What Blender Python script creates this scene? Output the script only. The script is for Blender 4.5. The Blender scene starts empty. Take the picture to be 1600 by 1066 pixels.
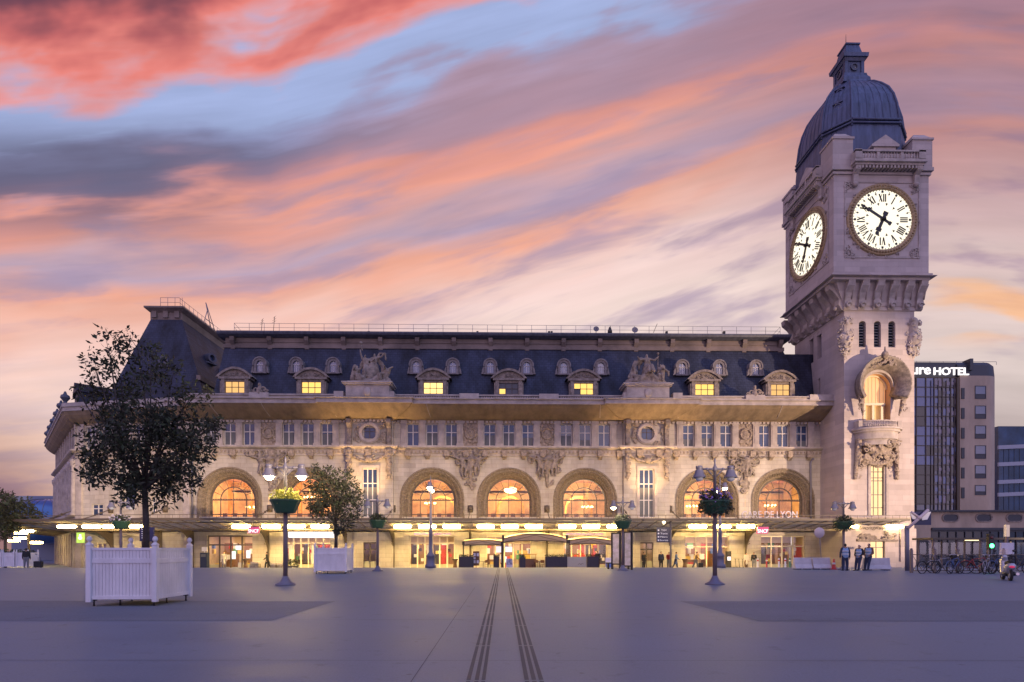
import bpy, math, random
from mathutils import Vector, Matrix
import numpy as np
random.seed(7); NPR = np.random.RandomState(11)
R = math.radians
C = bpy.context.scene.collection
SC = bpy.context.scene

# ---------------------------------------------------------------- camera
FPX, CX, HZ, CAMH, W, H = 860.0, 800.0, 860.0, 1.3, 1600, 1066
YAW = math.atan(15 / FPX)
cam_d = bpy.data.cameras.new('camera'); cam = bpy.data.objects.new('camera', cam_d); C.objects.link(cam)
cam.location = (0, 0, CAMH); cam.rotation_euler = (R(90), 0, -YAW)
cam_d.sensor_width = 36; cam_d.lens = 36 * FPX / W
cam_d.shift_y = (HZ - H / 2) / W; cam_d.clip_end = 3000; cam_d.clip_start = .1
SC.camera = cam
def srgb(r, g, b):
    f = lambda c: c / 12.92 if c <= .04045 else ((c + .055) / 1.055) ** 2.4
    return (f(r / 255), f(g / 255), f(b / 255), 1)

# ---------------------------------------------------------------- sky
SC.view_settings.view_transform = 'Standard'; SC.view_settings.look = 'None'
SC.view_settings.exposure = 0; SC.view_settings.gamma = 1
world = bpy.data.worlds.new('World'); SC.world = world; world.use_nodes = True
def build_sky():
    nt = world.node_tree; N = nt.nodes; L = nt.links; N.clear()
    out = N.new('ShaderNodeOutputWorld'); bg = N.new('ShaderNodeBackground'); L.new(bg.outputs[0], out.inputs[0])
    tc = N.new('ShaderNodeTexCoord'); sep = N.new('ShaderNodeSeparateXYZ'); L.new(tc.outputs['Generated'], sep.inputs[0])
    def M(op, a, b=None, c=None, clamp=False):
        n = N.new('ShaderNodeMath'); n.operation = op; n.use_clamp = clamp
        for i, q in enumerate((a, b, c)):
            if q is None: continue
            if isinstance(q, (int, float)): n.inputs[i].default_value = q
            else: L.new(q, n.inputs[i])
        return n.outputs[0]
    def step(x, a, b):
        n = N.new('ShaderNodeMapRange'); n.interpolation_type = 'SMOOTHSTEP'; L.new(x, n.inputs[0])
        n.inputs[1].default_value = a; n.inputs[2].default_value = b
        return n.outputs[0]
    def mix(f, a, b):
        n = N.new('ShaderNodeMix'); n.data_type = 'RGBA'
        if isinstance(f, (int, float)): n.inputs[0].default_value = f
        else: L.new(f, n.inputs[0])
        for i, q in ((6, a), (7, b)):
            if isinstance(q, tuple): n.inputs[i].default_value = q
            else: L.new(q, n.inputs[i])
        return n.outputs[2]
    def noise(vec, scale, detail=5, rough=.55, dist=0):
        n = N.new('ShaderNodeTexNoise'); L.new(vec, n.inputs['Vector']); n.inputs['Scale'].default_value = scale
        n.inputs['Detail'].default_value = detail; n.inputs['Roughness'].default_value = rough; n.inputs['Distortion'].default_value = dist
        return n.outputs[0]
    def comb(x, y, z=0.0):
        n = N.new('ShaderNodeCombineXYZ')
        for i, q in enumerate((x, y, z)):
            if isinstance(q, (int, float)): n.inputs[i].default_value = q
            else: L.new(q, n.inputs[i])
        return n.outputs[0]
    x, y, z = sep.outputs
    yy = M('MAXIMUM', M('ABSOLUTE', y), .12)
    u = M('DIVIDE', x, yy); v = M('DIVIDE', z, yy)
    # streaks of cloud rising to the right and bending over again at the far right
    over = M('MAXIMUM', M('SUBTRACT', u, .5), 0.0)
    c = M('SUBTRACT', M('MULTIPLY', u, .30), M('MULTIPLY', M('MULTIPLY', over, over), .42))
    lft = M('MAXIMUM', M('SUBTRACT', -.42, u), 0.0)
    c = M('ADD', c, M('MULTIPLY', lft, .22))
    w = M('SUBTRACT', v, c)
    big = noise(comb(M('MULTIPLY', u, 1.0), M('MULTIPLY', w, 2.6), .7), 2.1, 3, .5, .3)
    med = noise(comb(M('MULTIPLY', u, 1.0), M('MULTIPLY', w, 5.5), 3.1), 3.2, 4, .5, .2)
    fine = noise(comb(M('MULTIPLY', u, 1.0), M('MULTIPLY', w, 9.0), 5.0), 3.6, 4, .5, .1)
    tall = step(w, .78, 1.0)
    puff = noise(comb(M('MULTIPLY', u, 1.0), M('MULTIPLY', w, 1.7), 8.0), 3.6, 4, .5, .15)
    ww = M('ADD', w, M('MULTIPLY', M('SUBTRACT', big, .5), .17))
    ww = M('ADD', ww, M('MULTIPLY', M('SUBTRACT', med, .5), .10))
    ww = M('ADD', ww, M('MULTIPLY', M('MULTIPLY', M('SUBTRACT', puff, .5), .33), tall))
    ww = M('ADD', ww, M('MULTIPLY', M('SUBTRACT', fine, .5), .035))
    rmp = N.new('ShaderNodeValToRGB'); L.new(M('DIVIDE', ww, 1.4), rmp.inputs[0])
    stops = [(.10, (222, 205, 200)), (.24, (236, 214, 208)), (.36, (248, 224, 216)), (.46, (246, 214, 208)), (.54, (244, 190, 174)),
             (.585, (240, 172, 150)), (.635, (190, 165, 184)), (.675, (204, 164, 170)), (.72, (236, 162, 144)), (.765, (218, 150, 144)), (.80, (152, 126, 148)),
             (.83, (122, 118, 148)), (.86, (146, 152, 192)), (.89, (162, 176, 218)), (.965, (165, 180, 224)), (1.005, (222, 160, 168)), (1.035, (234, 134, 126)), (1.07, (206, 110, 110)),
             (1.13, (140, 82, 94)), (1.21, (92, 66, 86)), (1.3, (120, 90, 112))]
    el = rmp.color_ramp.elements
    while len(el) < len(stops): el.new(.5)
    for e, (p, col) in zip(el, stops): e.position = p / 1.4; e.color = srgb(*col)
    col = rmp.outputs[0]
    dm = M('MULTIPLY', M('MULTIPLY', step(ww, .745, .79), M('SUBTRACT', 1.0, step(ww, .85, .90))), M('MULTIPLY', step(u, -.50, -.05), .72))
    col = mix(dm, col, srgb(186, 150, 165))
    brk = noise(comb(M('MULTIPLY', u, 1.3), M('MULTIPLY', w, 6.0), 12.0), 2.6, 4, .55, .25)
    bm_ = M('MULTIPLY', M('MULTIPLY', step(brk, .46, .70), step(v, .26, .45)), M('MULTIPLY', M('SUBTRACT', 1.0, step(ww, .72, .82)), .72))
    col = mix(bm_, col, srgb(166, 148, 176))
    # calmer mauve sky towards the right, high up; dull mauve low on the left
    rt = M('MULTIPLY', M('MULTIPLY', step(u, .12, .75), step(v, .30, .75)), .62)
    tint = mix(med, srgb(182, 126, 132), srgb(112, 100, 130))
    col = mix(rt, col, tint)
    low = M('MULTIPLY', M('MULTIPLY', M('SUBTRACT', 1.0, step(u, -.95, -.45)), M('SUBTRACT', 1.0, step(v, .05, .42))), .7)
    lowc = mix(step(brk, .40, .60), srgb(248, 184, 140), srgb(168, 122, 142))
    col = mix(low, col, lowc)
    cor = M('MULTIPLY', M('MULTIPLY', step(v, .86, 1.0), M('SUBTRACT', 1.0, step(u, -.62, -.18))), M('MULTIPLY', step(puff, .34, .56), .85))
    col = mix(cor, col, srgb(98, 66, 84))
    grey = M('MULTIPLY', M('MULTIPLY', step(v, .52, .64), M('SUBTRACT', 1.0, step(v, .70, .80))), M('MULTIPLY', M('SUBTRACT', 1.0, step(u, -.66, -.32)), .8))
    col = mix(M('MULTIPLY', grey, step(med, .32, .52)), col, srgb(104, 102, 130))
    dk = M('MULTIPLY', M('SUBTRACT', 1.0, step(v, .04, .30)), M('SUBTRACT', 1.0, step(u, -.95, -.65)))
    col = mix(M('MULTIPLY', dk, .85), col, srgb(120, 84, 100))
    gl = M('MULTIPLY', M('MULTIPLY', step(u, .68, .82), M('SUBTRACT', 1.0, step(v, .22, .36))), .6)
    col = mix(gl, col, srgb(178, 160, 160))
    yl = M('MULTIPLY', M('MULTIPLY', step(u, .70, .86), M('MULTIPLY', step(v, .36, .43), M('SUBTRACT', 1.0, step(v, .47, .56)))), M('MULTIPLY', step(med, .40, .62), .8))
    col = mix(yl, col, srgb(252, 190, 140))
    # streaky light and dark inside the cloud
    sv = M('ADD', M('MULTIPLY', fine, .34), .83)
    n = N.new('ShaderNodeVectorMath'); n.operation = 'SCALE'; L.new(col, n.inputs[0]); L.new(sv, n.inputs['Scale']); col = n.outputs[0]
    # the sky behind the viewer: plain blue dusk with a rosy side
    zz = step(z, 0, .8)
    back = mix(zz, (BACK_LO[0], BACK_LO[1], BACK_LO[2], 1), (BACK_HI[0], BACK_HI[1], BACK_HI[2], 1))
    rose = M('MULTIPLY', step(M('SUBTRACT', M('MULTIPLY', x, -.75), M('MULTIPLY', y, .66)), .3, 1.0), .7)
    back = mix(rose, back, (1.0, .58, .78, 1))
    fr = step(y, .0, .3)
    col = mix(fr, back, col)
    col = mix(step(z, -.02, .0), (.10, .09, .12, 1), col)
    L.new(col, bg.inputs[0]); bg.inputs[1].default_value = 1.0
BACK_LO = (.50, .54, .95); BACK_HI = (.33, .46, 1.10)
build_sky()

# ---------------------------------------------------------------- last glow of the sun, low and very soft
sd = bpy.data.lights.new('sun', 'SUN'); sun = bpy.data.objects.new('sun', sd); C.objects.link(sun)
sd.energy = .35; sd.angle = R(40); sd.color = (1, .62, .50)
sun.rotation_euler = (R(90 - 5), 0, R(22))
SC.cycles.use_denoising = True; SC.cycles.max_bounces = 6; SC.cycles.transparent_max_bounces = 16
SC.cycles.sample_clamp_indirect = 4; SC.cycles.caustics_reflective = False; SC.cycles.caustics_refractive = False

# ---------------------------------------------------------------- pixel of the photograph -> world
def ray(px, py):
    sx, cx = math.sin(YAW), math.cos(YAW)
    a = px - CX
    return Vector((FPX * sx + a * cx, FPX * cx - a * sx, HZ - py))
def P(px, py, Y):
    d = ray(px, py); return Vector((0, 0, CAMH)) + d * (Y / d.y)
def PX(px, Y): return P(px, HZ, Y).x
def PZ(px, py, Y): return P(px, py, Y).z
def YX(px, X):                         # depth at which a line of constant X crosses column px
    d = ray(px, HZ); return X * d.y / d.x
def G(px, py):                         # on the flat plaza
    d = ray(px, py); return Vector((0, 0, CAMH)) + d * (-CAMH / d.z)
CREST = 41.5
def gz(Y): return 0.0 if Y < CREST else max(-.72, -.72 * (Y - CREST) / (60 - CREST))

# ---------------------------------------------------------------- materials
MATS = {}
def mat(name, col, rough=.6, metal=0., var=.0, vs=3., bump=0., bs=20., emit=None, es=1., spec=.5, stretch=None, alpha=None, col2=None, ior=None):
    if name in MATS: return MATS[name]
    m = bpy.data.materials.new(name); m.use_nodes = True; nt = m.node_tree; N = nt.nodes; L = nt.links
    b = N['Principled BSDF']; c = tuple(col[:3]) + (1,)
    b.inputs['Base Color'].default_value = c; b.inputs['Roughness'].default_value = rough; b.inputs['Metallic'].default_value = metal
    b.inputs['Specular IOR Level'].default_value = spec
    if ior: b.inputs['IOR'].default_value = ior
    g = None
    if var or bump:
        g = N.new('ShaderNodeNewGeometry'); vec = g.outputs['Position']
        if stretch:
            mp = N.new('ShaderNodeMapping'); mp.inputs['Scale'].default_value = stretch; L.new(vec, mp.inputs[0]); vec = mp.outputs[0]
    if var:
        n = N.new('ShaderNodeTexNoise'); n.inputs['Scale'].default_value = vs; n.inputs['Detail'].default_value = 6; n.inputs['Roughness'].default_value = .62
        L.new(vec, n.inputs['Vector'])
        r = N.new('ShaderNodeValToRGB'); L.new(n.outputs[0], r.inputs[0])
        r.color_ramp.elements[0].position = .3; r.color_ramp.elements[1].position = .72
        r.color_ramp.elements[0].color = tuple(q * (1 - var) for q in c[:3]) + (1,)
        r.color_ramp.elements[1].color = tuple(col2[:3]) + (1,) if col2 else tuple(min(1, q * (1 + var)) for q in c[:3]) + (1,)
        L.new(r.outputs[0], b.inputs['Base Color'])
    if bump:
        n = N.new('ShaderNodeTexNoise'); n.inputs['Scale'].default_value = bs; n.inputs['Detail'].default_value = 5; L.new(vec, n.inputs['Vector'])
        bm = N.new('ShaderNodeBump'); bm.inputs['Strength'].default_value = bump; bm.inputs['Distance'].default_value = .05
        L.new(n.outputs[0], bm.inputs['Height']); L.new(bm.outputs[0], b.inputs['Normal'])
    if emit:
        b.inputs['Emission Color'].default_value = tuple(emit[:3]) + (1,); b.inputs['Emission Strength'].default_value = es
    if alpha is not None: b.inputs['Alpha'].default_value = alpha
    MATS[name] = m; return m
def ashlar(name, col, ax=(1, 0), bw=1.3, bh=.48, dark=.70, mortar=.018, var=.19, rough=.8):
    """coursed stone blocks with joints; ax is the direction of the wall in plan"""
    m = bpy.data.materials.new(name); m.use_nodes = True; nt = m.node_tree; N = nt.nodes; L = nt.links
    b = N['Principled BSDF']; b.inputs['Roughness'].default_value = rough; b.inputs['Specular IOR Level'].default_value = .25
    g = N.new('ShaderNodeNewGeometry'); s = N.new('ShaderNodeSeparateXYZ'); L.new(g.outputs['Position'], s.inputs[0])
    d = N.new('ShaderNodeVectorMath'); d.operation = 'DOT_PRODUCT'; L.new(g.outputs['Position'], d.inputs[0]); d.inputs[1].default_value = (ax[0], ax[1], 0)
    cb = N.new('ShaderNodeCombineXYZ'); L.new(d.outputs['Value'], cb.inputs[0]); L.new(s.outputs[2], cb.inputs[1])
    br = N.new('ShaderNodeTexBrick'); L.new(cb.outputs[0], br.inputs['Vector']); br.inputs['Scale'].default_value = 1
    br.inputs['Brick Width'].default_value = bw; br.inputs['Row Height'].default_value = bh; br.inputs['Mortar Size'].default_value = mortar
    br.inputs['Mortar Smooth'].default_value = .4
    c = col[:3]; br.inputs['Color1'].default_value = tuple(q * .87 for q in c) + (1,); br.inputs['Color2'].default_value = tuple(q * 1.08 for q in c) + (1,)
    br.inputs['Mortar'].default_value = tuple(q * dark for q in c) + (1,)
    n = N.new('ShaderNodeTexNoise'); n.inputs['Scale'].default_value = .55; n.inputs['Detail'].default_value = 8; n.inputs['Roughness'].default_value = .65
    mp = N.new('ShaderNodeMapping'); mp.inputs['Scale'].default_value = (1, 1, .35); L.new(g.outputs['Position'], mp.inputs[0]); L.new(mp.outputs[0], n.inputs['Vector'])
    r = N.new('ShaderNodeValToRGB'); L.new(n.outputs[0], r.inputs[0]); r.color_ramp.elements[0].position = .3; r.color_ramp.elements[1].position = .68
    r.color_ramp.elements[0].color = (1 - 1.6 * var, 1 - 1.75 * var, 1 - 1.9 * var, 1); r.color_ramp.elements[1].color = (1 + var * .4,) * 3 + (1,)
    mx = N.new('ShaderNodeMix'); mx.data_type = 'RGBA'; mx.blend_type = 'MULTIPLY'; mx.inputs[0].default_value = 1
    L.new(br.outputs[0], mx.inputs[6]); L.new(r.outputs[0], mx.inputs[7]); L.new(mx.outputs[2], b.inputs['Base Color'])
    bm = N.new('ShaderNodeBump'); bm.inputs['Strength'].default_value = .5; bm.inputs['Distance'].default_value = .02
    n2 = N.new('ShaderNodeTexNoise'); n2.inputs['Scale'].default_value = 9; n2.inputs['Detail'].default_value = 6; L.new(g.outputs['Position'], n2.inputs['Vector'])
    ad = N.new('ShaderNodeMath'); ad.operation = 'MULTIPLY_ADD'; L.new(n2.outputs[0], ad.inputs[0]); ad.inputs[1].default_value = .5
    inv = N.new('ShaderNodeMath'); inv.operation = 'SUBTRACT'; inv.inputs[0].default_value = 1; L.new(br.outputs[1], inv.inputs[1]); L.new(inv.outputs[0], ad.inputs[2])
    L.new(ad.outputs[0], bm.inputs['Height']); L.new(bm.outputs[0], b.inputs['Normal'])
    MATS[name] = m; return m
def glass_thin(name, col, opac=.25, rough=.05):
    m = bpy.data.materials.new(name); m.use_nodes = True; nt = m.node_tree; N = nt.nodes; L = nt.links; N.clear()
    o = N.new('ShaderNodeOutputMaterial'); t = N.new('ShaderNodeBsdfTransparent'); t.inputs[0].default_value = tuple(col[:3]) + (1,)
    gl = N.new('ShaderNodeBsdfGlossy'); gl.inputs['Roughness'].default_value = rough; gl.inputs[0].default_value = (.9, .9, .95, 1)
    mx = N.new('ShaderNodeMixShader'); mx.inputs[0].default_value = opac; L.new(t.outputs[0], mx.inputs[1]); L.new(gl.outputs[0], mx.inputs[2]); L.new(mx.outputs[0], o.inputs[0])
    MATS[name] = m; return m
def canopy_glass(name):
    m = bpy.data.materials.new(name); m.use_nodes = True; nt = m.node_tree; N = nt.nodes; L = nt.links; N.clear()
    o = N.new('ShaderNodeOutputMaterial'); t = N.new('ShaderNodeBsdfTransparent'); t.inputs[0].default_value = (.55, .55, .5, 1)
    tr = N.new('ShaderNodeBsdfTranslucent'); tr.inputs[0].default_value = (.42, .38, .28, 1)
    df = N.new('ShaderNodeBsdfDiffuse'); df.inputs[0].default_value = (.30, .27, .20, 1)
    a = N.new('ShaderNodeMixShader'); a.inputs[0].default_value = .5; L.new(tr.outputs[0], a.inputs[1]); L.new(df.outputs[0], a.inputs[2])
    g = N.new('ShaderNodeNewGeometry'); n = N.new('ShaderNodeTexNoise'); n.inputs['Scale'].default_value = 1.5; n.inputs['Detail'].default_value = 6; L.new(g.outputs['Position'], n.inputs['Vector'])
    r = N.new('ShaderNodeMapRange'); L.new(n.outputs[0], r.inputs[0]); r.inputs[1].default_value = .3; r.inputs[2].default_value = .7; r.inputs[3].default_value = .45; r.inputs[4].default_value = .9
    b = N.new('ShaderNodeMixShader'); L.new(r.outputs[0], b.inputs[0]); L.new(t.outputs[0], b.inputs[1]); L.new(a.outputs[0], b.inputs[2]); L.new(b.outputs[0], o.inputs[0])
    MATS[name] = m; return m
def glow(name, col, s):
    m = bpy.data.materials.new(name); m.use_nodes = True; nt = m.node_tree; N = nt.nodes; L = nt.links; N.clear()
    o = N.new('ShaderNodeOutputMaterial'); e = N.new('ShaderNodeEmission'); e.inputs[0].default_value = tuple(col[:3]) + (1,); e.inputs[1].default_value = s
    L.new(e.outputs[0], o.inputs[0]); MATS[name] = m; return m

# ---------------------------------------------------------------- mesh helpers
class MB:
    def __init__(s, T=None): s.v = []; s.f = []; s.s = []; s.m = []; s.T = T; s.mi = 0
    def add(s, vs, fs, sm=False):
        n = len(s.v); T = s.T
        s.v += [tuple(T(Vector(p))) for p in vs] if T else [tuple(p) for p in vs]
        s.f += [tuple(n + i for i in f) for f in fs]; s.s += [sm] * len(fs); s.m += [s.mi] * len(fs)
        return s
    def quad(s, a, b, c, d): return s.add([a, b, c, d], [(0, 1, 2, 3)])
    def box(s, x0, x1, y0, y1, z0, z1):
        return s.add([(x0, y0, z0), (x1, y0, z0), (x1, y1, z0), (x0, y1, z0), (x0, y0, z1), (x1, y0, z1), (x1, y1, z1), (x0, y1, z1)],
                     [(0, 3, 2, 1), (4, 5, 6, 7), (0, 1, 5, 4), (1, 2, 6, 5), (2, 3, 7, 6), (3, 0, 4, 7)])
    def frustum(s, a, b, z0, z1):      # a, b = (x0,x1,y0,y1)
        return s.add([(a[0], a[2], z0), (a[1], a[2], z0), (a[1], a[3], z0), (a[0], a[3], z0), (b[0], b[2], z1), (b[1], b[2], z1), (b[1], b[3], z1), (b[0], b[3], z1)],
                     [(0, 3, 2, 1), (4, 5, 6, 7), (0, 1, 5, 4), (1, 2, 6, 5), (2, 3, 7, 6), (3, 0, 4, 7)])
    def tube(s, pts, r, n=8, caps=True, sm=True):
        pts = [Vector(p) for p in pts]; k = len(pts); rs = r if isinstance(r, (list, tuple)) else [r] * k
        vs = []; up = None
        for i, p in enumerate(pts):
            d = (pts[min(i + 1, k - 1)] - pts[max(i - 1, 0)])
            d = d.normalized() if d.length > 1e-9 else Vector((0, 0, 1))
            if up is None:
                up = Vector((0, 0, 1)) if abs(d.z) < .9 else Vector((1, 0, 0))
            a = d.cross(up)
            if a.length < 1e-6: a = d.cross(Vector((.3, 1, .2)))
            a.normalize(); b = a.cross(d).normalized(); up = b
            for j in range(n):
                t = 2 * math.pi * j / n; vs.append(p + (a * math.cos(t) + b * math.sin(t)) * rs[i])
        fs = [(i * n + j, i * n + (j + 1) % n, (i + 1) * n + (j + 1) % n, (i + 1) * n + j) for i in range(k - 1) for j in range(n)]
        s.add(vs, fs, sm)
        if caps:
            n0 = len(s.v) - len(vs); s.f += [tuple(n0 + j for j in range(n))[::-1], tuple(n0 + (k - 1) * n + j for j in range(n))]; s.s += [False] * 2; s.m += [s.mi] * 2
        return s
    def cap(s, a, b, r0, r1, n=10):    # capsule with round ends
        a, b = Vector(a), Vector(b); d = (b - a); l = d.length; d = d / l if l > 1e-6 else Vector((0, 0, 1))
        pts = []; rs = []
        for t in (90, 60, 30, 0): pts.append(a - d * r0 * math.sin(R(t))); rs.append(max(r0 * math.cos(R(t)), r0 * .05))
        for t in (0, 30, 60, 90): pts.append(b + d * r1 * math.sin(R(t))); rs.append(max(r1 * math.cos(R(t)), r1 * .05))
        return s.tube(pts, rs, n)
    def lathe(s, c, prof, n=16, sm=True, a0=0):
        c = Vector(c); vs = []; k = len(prof)
        for r, z in prof:
            for j in range(n):
                t = a0 + 2 * math.pi * j / n; vs.append(c + Vector((r * math.cos(t), r * math.sin(t), z)))
        fs = [(i * n + j, i * n + (j + 1) % n, (i + 1) * n + (j + 1) % n, (i + 1) * n + j) for i in range(k - 1) for j in range(n)]
        fs += [tuple(range(n))[::-1], tuple((k - 1) * n + j for j in range(n))]
        return s.add(vs, fs, sm)
    def ball(s, c, r, n=12, k=8):
        r = r if isinstance(r, (tuple, list)) else (r, r, r); c = Vector(c); vs = [c + Vector((0, 0, -r[2]))]
        for i in range(1, k):
            t = math.pi * i / k
            for j in range(n):
                p = 2 * math.pi * j / n; vs.append(c + Vector((r[0] * math.sin(t) * math.cos(p), r[1] * math.sin(t) * math.sin(p), -r[2] * math.cos(t))))
        vs.append(c + Vector((0, 0, r[2]))); e = len(vs) - 1
        fs = [(0, 1 + (j + 1) % n, 1 + j) for j in range(n)]
        fs += [(1 + i * n + j, 1 + i * n + (j + 1) % n, 1 + (i + 1) * n + (j + 1) % n, 1 + (i + 1) * n + j) for i in range(k - 2) for j in range(n)]
        fs += [(1 + (k - 2) * n + j, 1 + (k - 2) * n + (j + 1) % n, e) for j in range(n)]
        return s.add(vs, fs, True)
    def prism(s, poly, y0, y1, ax='y'):   # polygon in x,z pushed along y (or y,z along x, or x,y along z)
        n = len(poly)
        q = {'y': lambda a, b, d: (a, d, b), 'x': lambda a, b, d: (d, a, b), 'z': lambda a, b, d: (a, b, d)}[ax]
        vs = [q(a, b, y0) for a, b in poly] + [q(a, b, y1) for a, b in poly]
        fs = [tuple(range(n)), tuple(range(n, 2 * n))[::-1]] + [(i, (i + 1) % n, n + (i + 1) % n, n + i)[::-1] for i in range(n)]
        return s.add(vs, fs)
    def ring(s, c, r0, r1, y0, y1, a0=0, a1=360, n=40):   # flat ring in the x,z plane, y0 in front
        full = abs(a1 - a0) >= 359.9; k = n if full else n + 1; vs = []
        for i in range(k):
            t = R(a0 + (a1 - a0) * i / n); ct, st = math.cos(t), math.sin(t)
            for r, y in ((r0, y0), (r1, y0), (r1, y1), (r0, y1)): vs.append((c[0] + r * ct, y, c[1] + r * st))
        fs = []
        for i in range(n):
            j = (i + 1) % k
            for q in range(4): fs.append((i * 4 + q, j * 4 + q, j * 4 + (q + 1) % 4, i * 4 + (q + 1) % 4))
        if not full: fs += [(0, 1, 2, 3), tuple((k - 1) * 4 + q for q in (3, 2, 1, 0))]
        return s.add(vs, fs)
    def build(s, name, m, parent=None, remesh=0, bevel=0, disp=0, ds=.3, smooth=None):
        me = bpy.data.meshes.new(name); me.from_pydata(s.v, [], s.f); me.update()
        fl = s.s if smooth is None else [smooth] * len(s.f)
        me.polygons.foreach_set('use_smooth', fl)
        for q in (m if isinstance(m, (list, tuple)) else [m]): me.materials.append(MATS[q] if isinstance(q, str) else q)
        if any(s.m): me.polygons.foreach_set('material_index', s.m)
        o = bpy.data.objects.new(name, me); C.objects.link(o)
        if parent: o.parent = parent; o.matrix_parent_inverse = parent.matrix_basis.inverted()
        if remesh:
            md = o.modifiers.new('fuse', 'REMESH'); md.mode = 'VOXEL'; md.voxel_size = remesh; md.use_smooth_shade = True
            sm = o.modifiers.new('soft', 'SMOOTH'); sm.factor = .5; sm.iterations = 1
        if disp:
            tx = bpy.data.textures.new(name, 'CLOUDS'); tx.noise_scale = ds; tx.noise_depth = 3
            dm = o.modifiers.new('carve', 'DISPLACE'); dm.texture = tx; dm.strength = disp; dm.mid_level = .5; dm.texture_coords = 'GLOBAL'
        if bevel:
            bv = o.modifiers.new('edge', 'BEVEL'); bv.width = bevel; bv.segments = 2; bv.limit_method = 'ANGLE'
        return o
def tag(o, label=None, cat=None, group=None, kind=None):
    if label: o['label'] = label
    if cat: o['category'] = cat
    if group: o['group'] = group
    if kind: o['kind'] = kind
    return o
def thing(name, label, cat, loc=(0, 0, 0), rz=0, group=None):
    o = bpy.data.objects.new(name, None); C.objects.link(o); o.location = loc; o.rotation_euler = (0, 0, rz)
    o.empty_display_size = .2; tag(o, label, cat, group); return o
def part(name, mb, m, parent, **k):     # the mesh is written in the thing's own coordinates
    o = mb.build(name, m, None, **k); o.parent = parent; return o
def copy_tree(o, parent=None):
    c = o.copy(); C.objects.link(c)
    if parent: c.parent = parent
    for ch in list(o.children): copy_tree(ch, c)
    return c
def again(src, loc, rz, label, group=None):
    c = copy_tree(src); c.location = loc; c.rotation_euler = (0, 0, rz); c['label'] = label
    if group: c['group'] = group
    return c
def text_mb(txt, size, depth=.02, bold=0):
    cu = bpy.data.curves.new('lettering', 'FONT'); cu.body = txt; cu.size = size; cu.extrude = depth / 2; cu.align_x = 'CENTER'; cu.offset = bold; cu.resolution_u = 3
    o = bpy.data.objects.new('lettering', cu); C.objects.link(o); dg = bpy.context.evaluated_depsgraph_get()
    me = bpy.data.meshes.new_from_object(o.evaluated_get(dg)); bpy.data.objects.remove(o)
    vs = [tuple(v.co) for v in me.vertices]; fs = [tuple(p.vertices) for p in me.polygons]; bpy.data.meshes.remove(me); bpy.data.curves.remove(cu)
    return vs, fs
def text_on(mb, txt, c, width, height, right=(1, 0, 0), up=(0, 0, 1), depth=.03, bold=0):
    """lettering centred on c, fitted to width x height"""
    vs, fs = text_mb(txt, 1, depth, bold); xs = [v[0] for v in vs]; ys = [v[1] for v in vs]
    r, u = Vector(right).normalized(), Vector(up).normalized(); n = r.cross(u); c = Vector(c)
    kx = width / (max(xs) - min(xs)); ky = height / (max(ys) - min(ys)); mx = (max(xs) + min(xs)) / 2; my = (max(ys) + min(ys)) / 2
    return mb.add([c + r * (v[0] - mx) * kx + u * (v[1] - my) * ky + n * v[2] for v in vs], fs)
def frame(o, ang):
    """local (along the wall, into the wall, up) -> world; ang turns the wall about z"""
    o = Vector(o); s = Vector((math.cos(ang), math.sin(ang), 0)); d = Vector((-math.sin(ang), math.cos(ang), 0)); z = Vector((0, 0, 1))
    return lambda p: o + s * p[0] + d * p[1] + z * p[2]
def sweep(mb, path, prof, close=False):
    """profile (outward, z) carried along a plan path that runs right to left with the street on its left hand side"""
    n = len(path); P2 = [Vector(p) for p in path]; rows = []
    for i, p in enumerate(P2):
        ns = []
        if i > 0: d = (P2[i] - P2[i - 1]).normalized(); ns.append(Vector((-d.y, d.x)))
        if i < n - 1: d = (P2[i + 1] - P2[i]).normalized(); ns.append(Vector((-d.y, d.x)))
        m = ns[0] if len(ns) == 1 else (ns[0] + ns[1]) / (1 + ns[0].dot(ns[1]))
        rows.append([(p.x + m.x * a, p.y + m.y * a, z) for a, z in prof])
    k = len(prof); vs = [q for r in rows for q in r]; fs = []
    for i in range(n - 1):
        for j in range(k if close else k - 1):
            fs.append((i * k + j, (i + 1) * k + j, (i + 1) * k + (j + 1) % k, i * k + (j + 1) % k))
    if close: fs += [tuple(range(k)), tuple((n - 1) * k + j for j in range(k))[::-1]]
    return mb.add(vs, fs)
def wall_rect(mb, x0, x1, z0, z1, holes, y=0., rev=.3):
    """wall sheet in the x,z plane with rectangular openings and their reveals"""
    xs = sorted({x0, x1, *[h[0] for h in holes], *[h[1] for h in holes]}); zs = sorted({z0, z1, *[h[2] for h in holes], *[h[3] for h in holes]})
    for i in range(len(xs) - 1):
        for j in range(len(zs) - 1):
            cx, cz = (xs[i] + xs[i + 1]) / 2, (zs[j] + zs[j + 1]) / 2
            if any(h[0] < cx < h[1] and h[2] < cz < h[3] for h in holes): continue
            mb.quad((xs[i], y, zs[j]), (xs[i + 1], y, zs[j]), (xs[i + 1], y, zs[j + 1]), (xs[i], y, zs[j + 1]))
    for a, b, c, d in holes:
        q = y + rev
        mb.quad((a, y, c), (a, y, d), (a, q, d), (a, q, c)); mb.quad((b, y, c), (b, q, c), (b, q, d), (b, y, d))
        mb.quad((a, y, d), (b, y, d), (b, q, d), (a, q, d)); mb.quad((a, y, c), (a, q, c), (b, q, c), (b, y, c))
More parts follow.
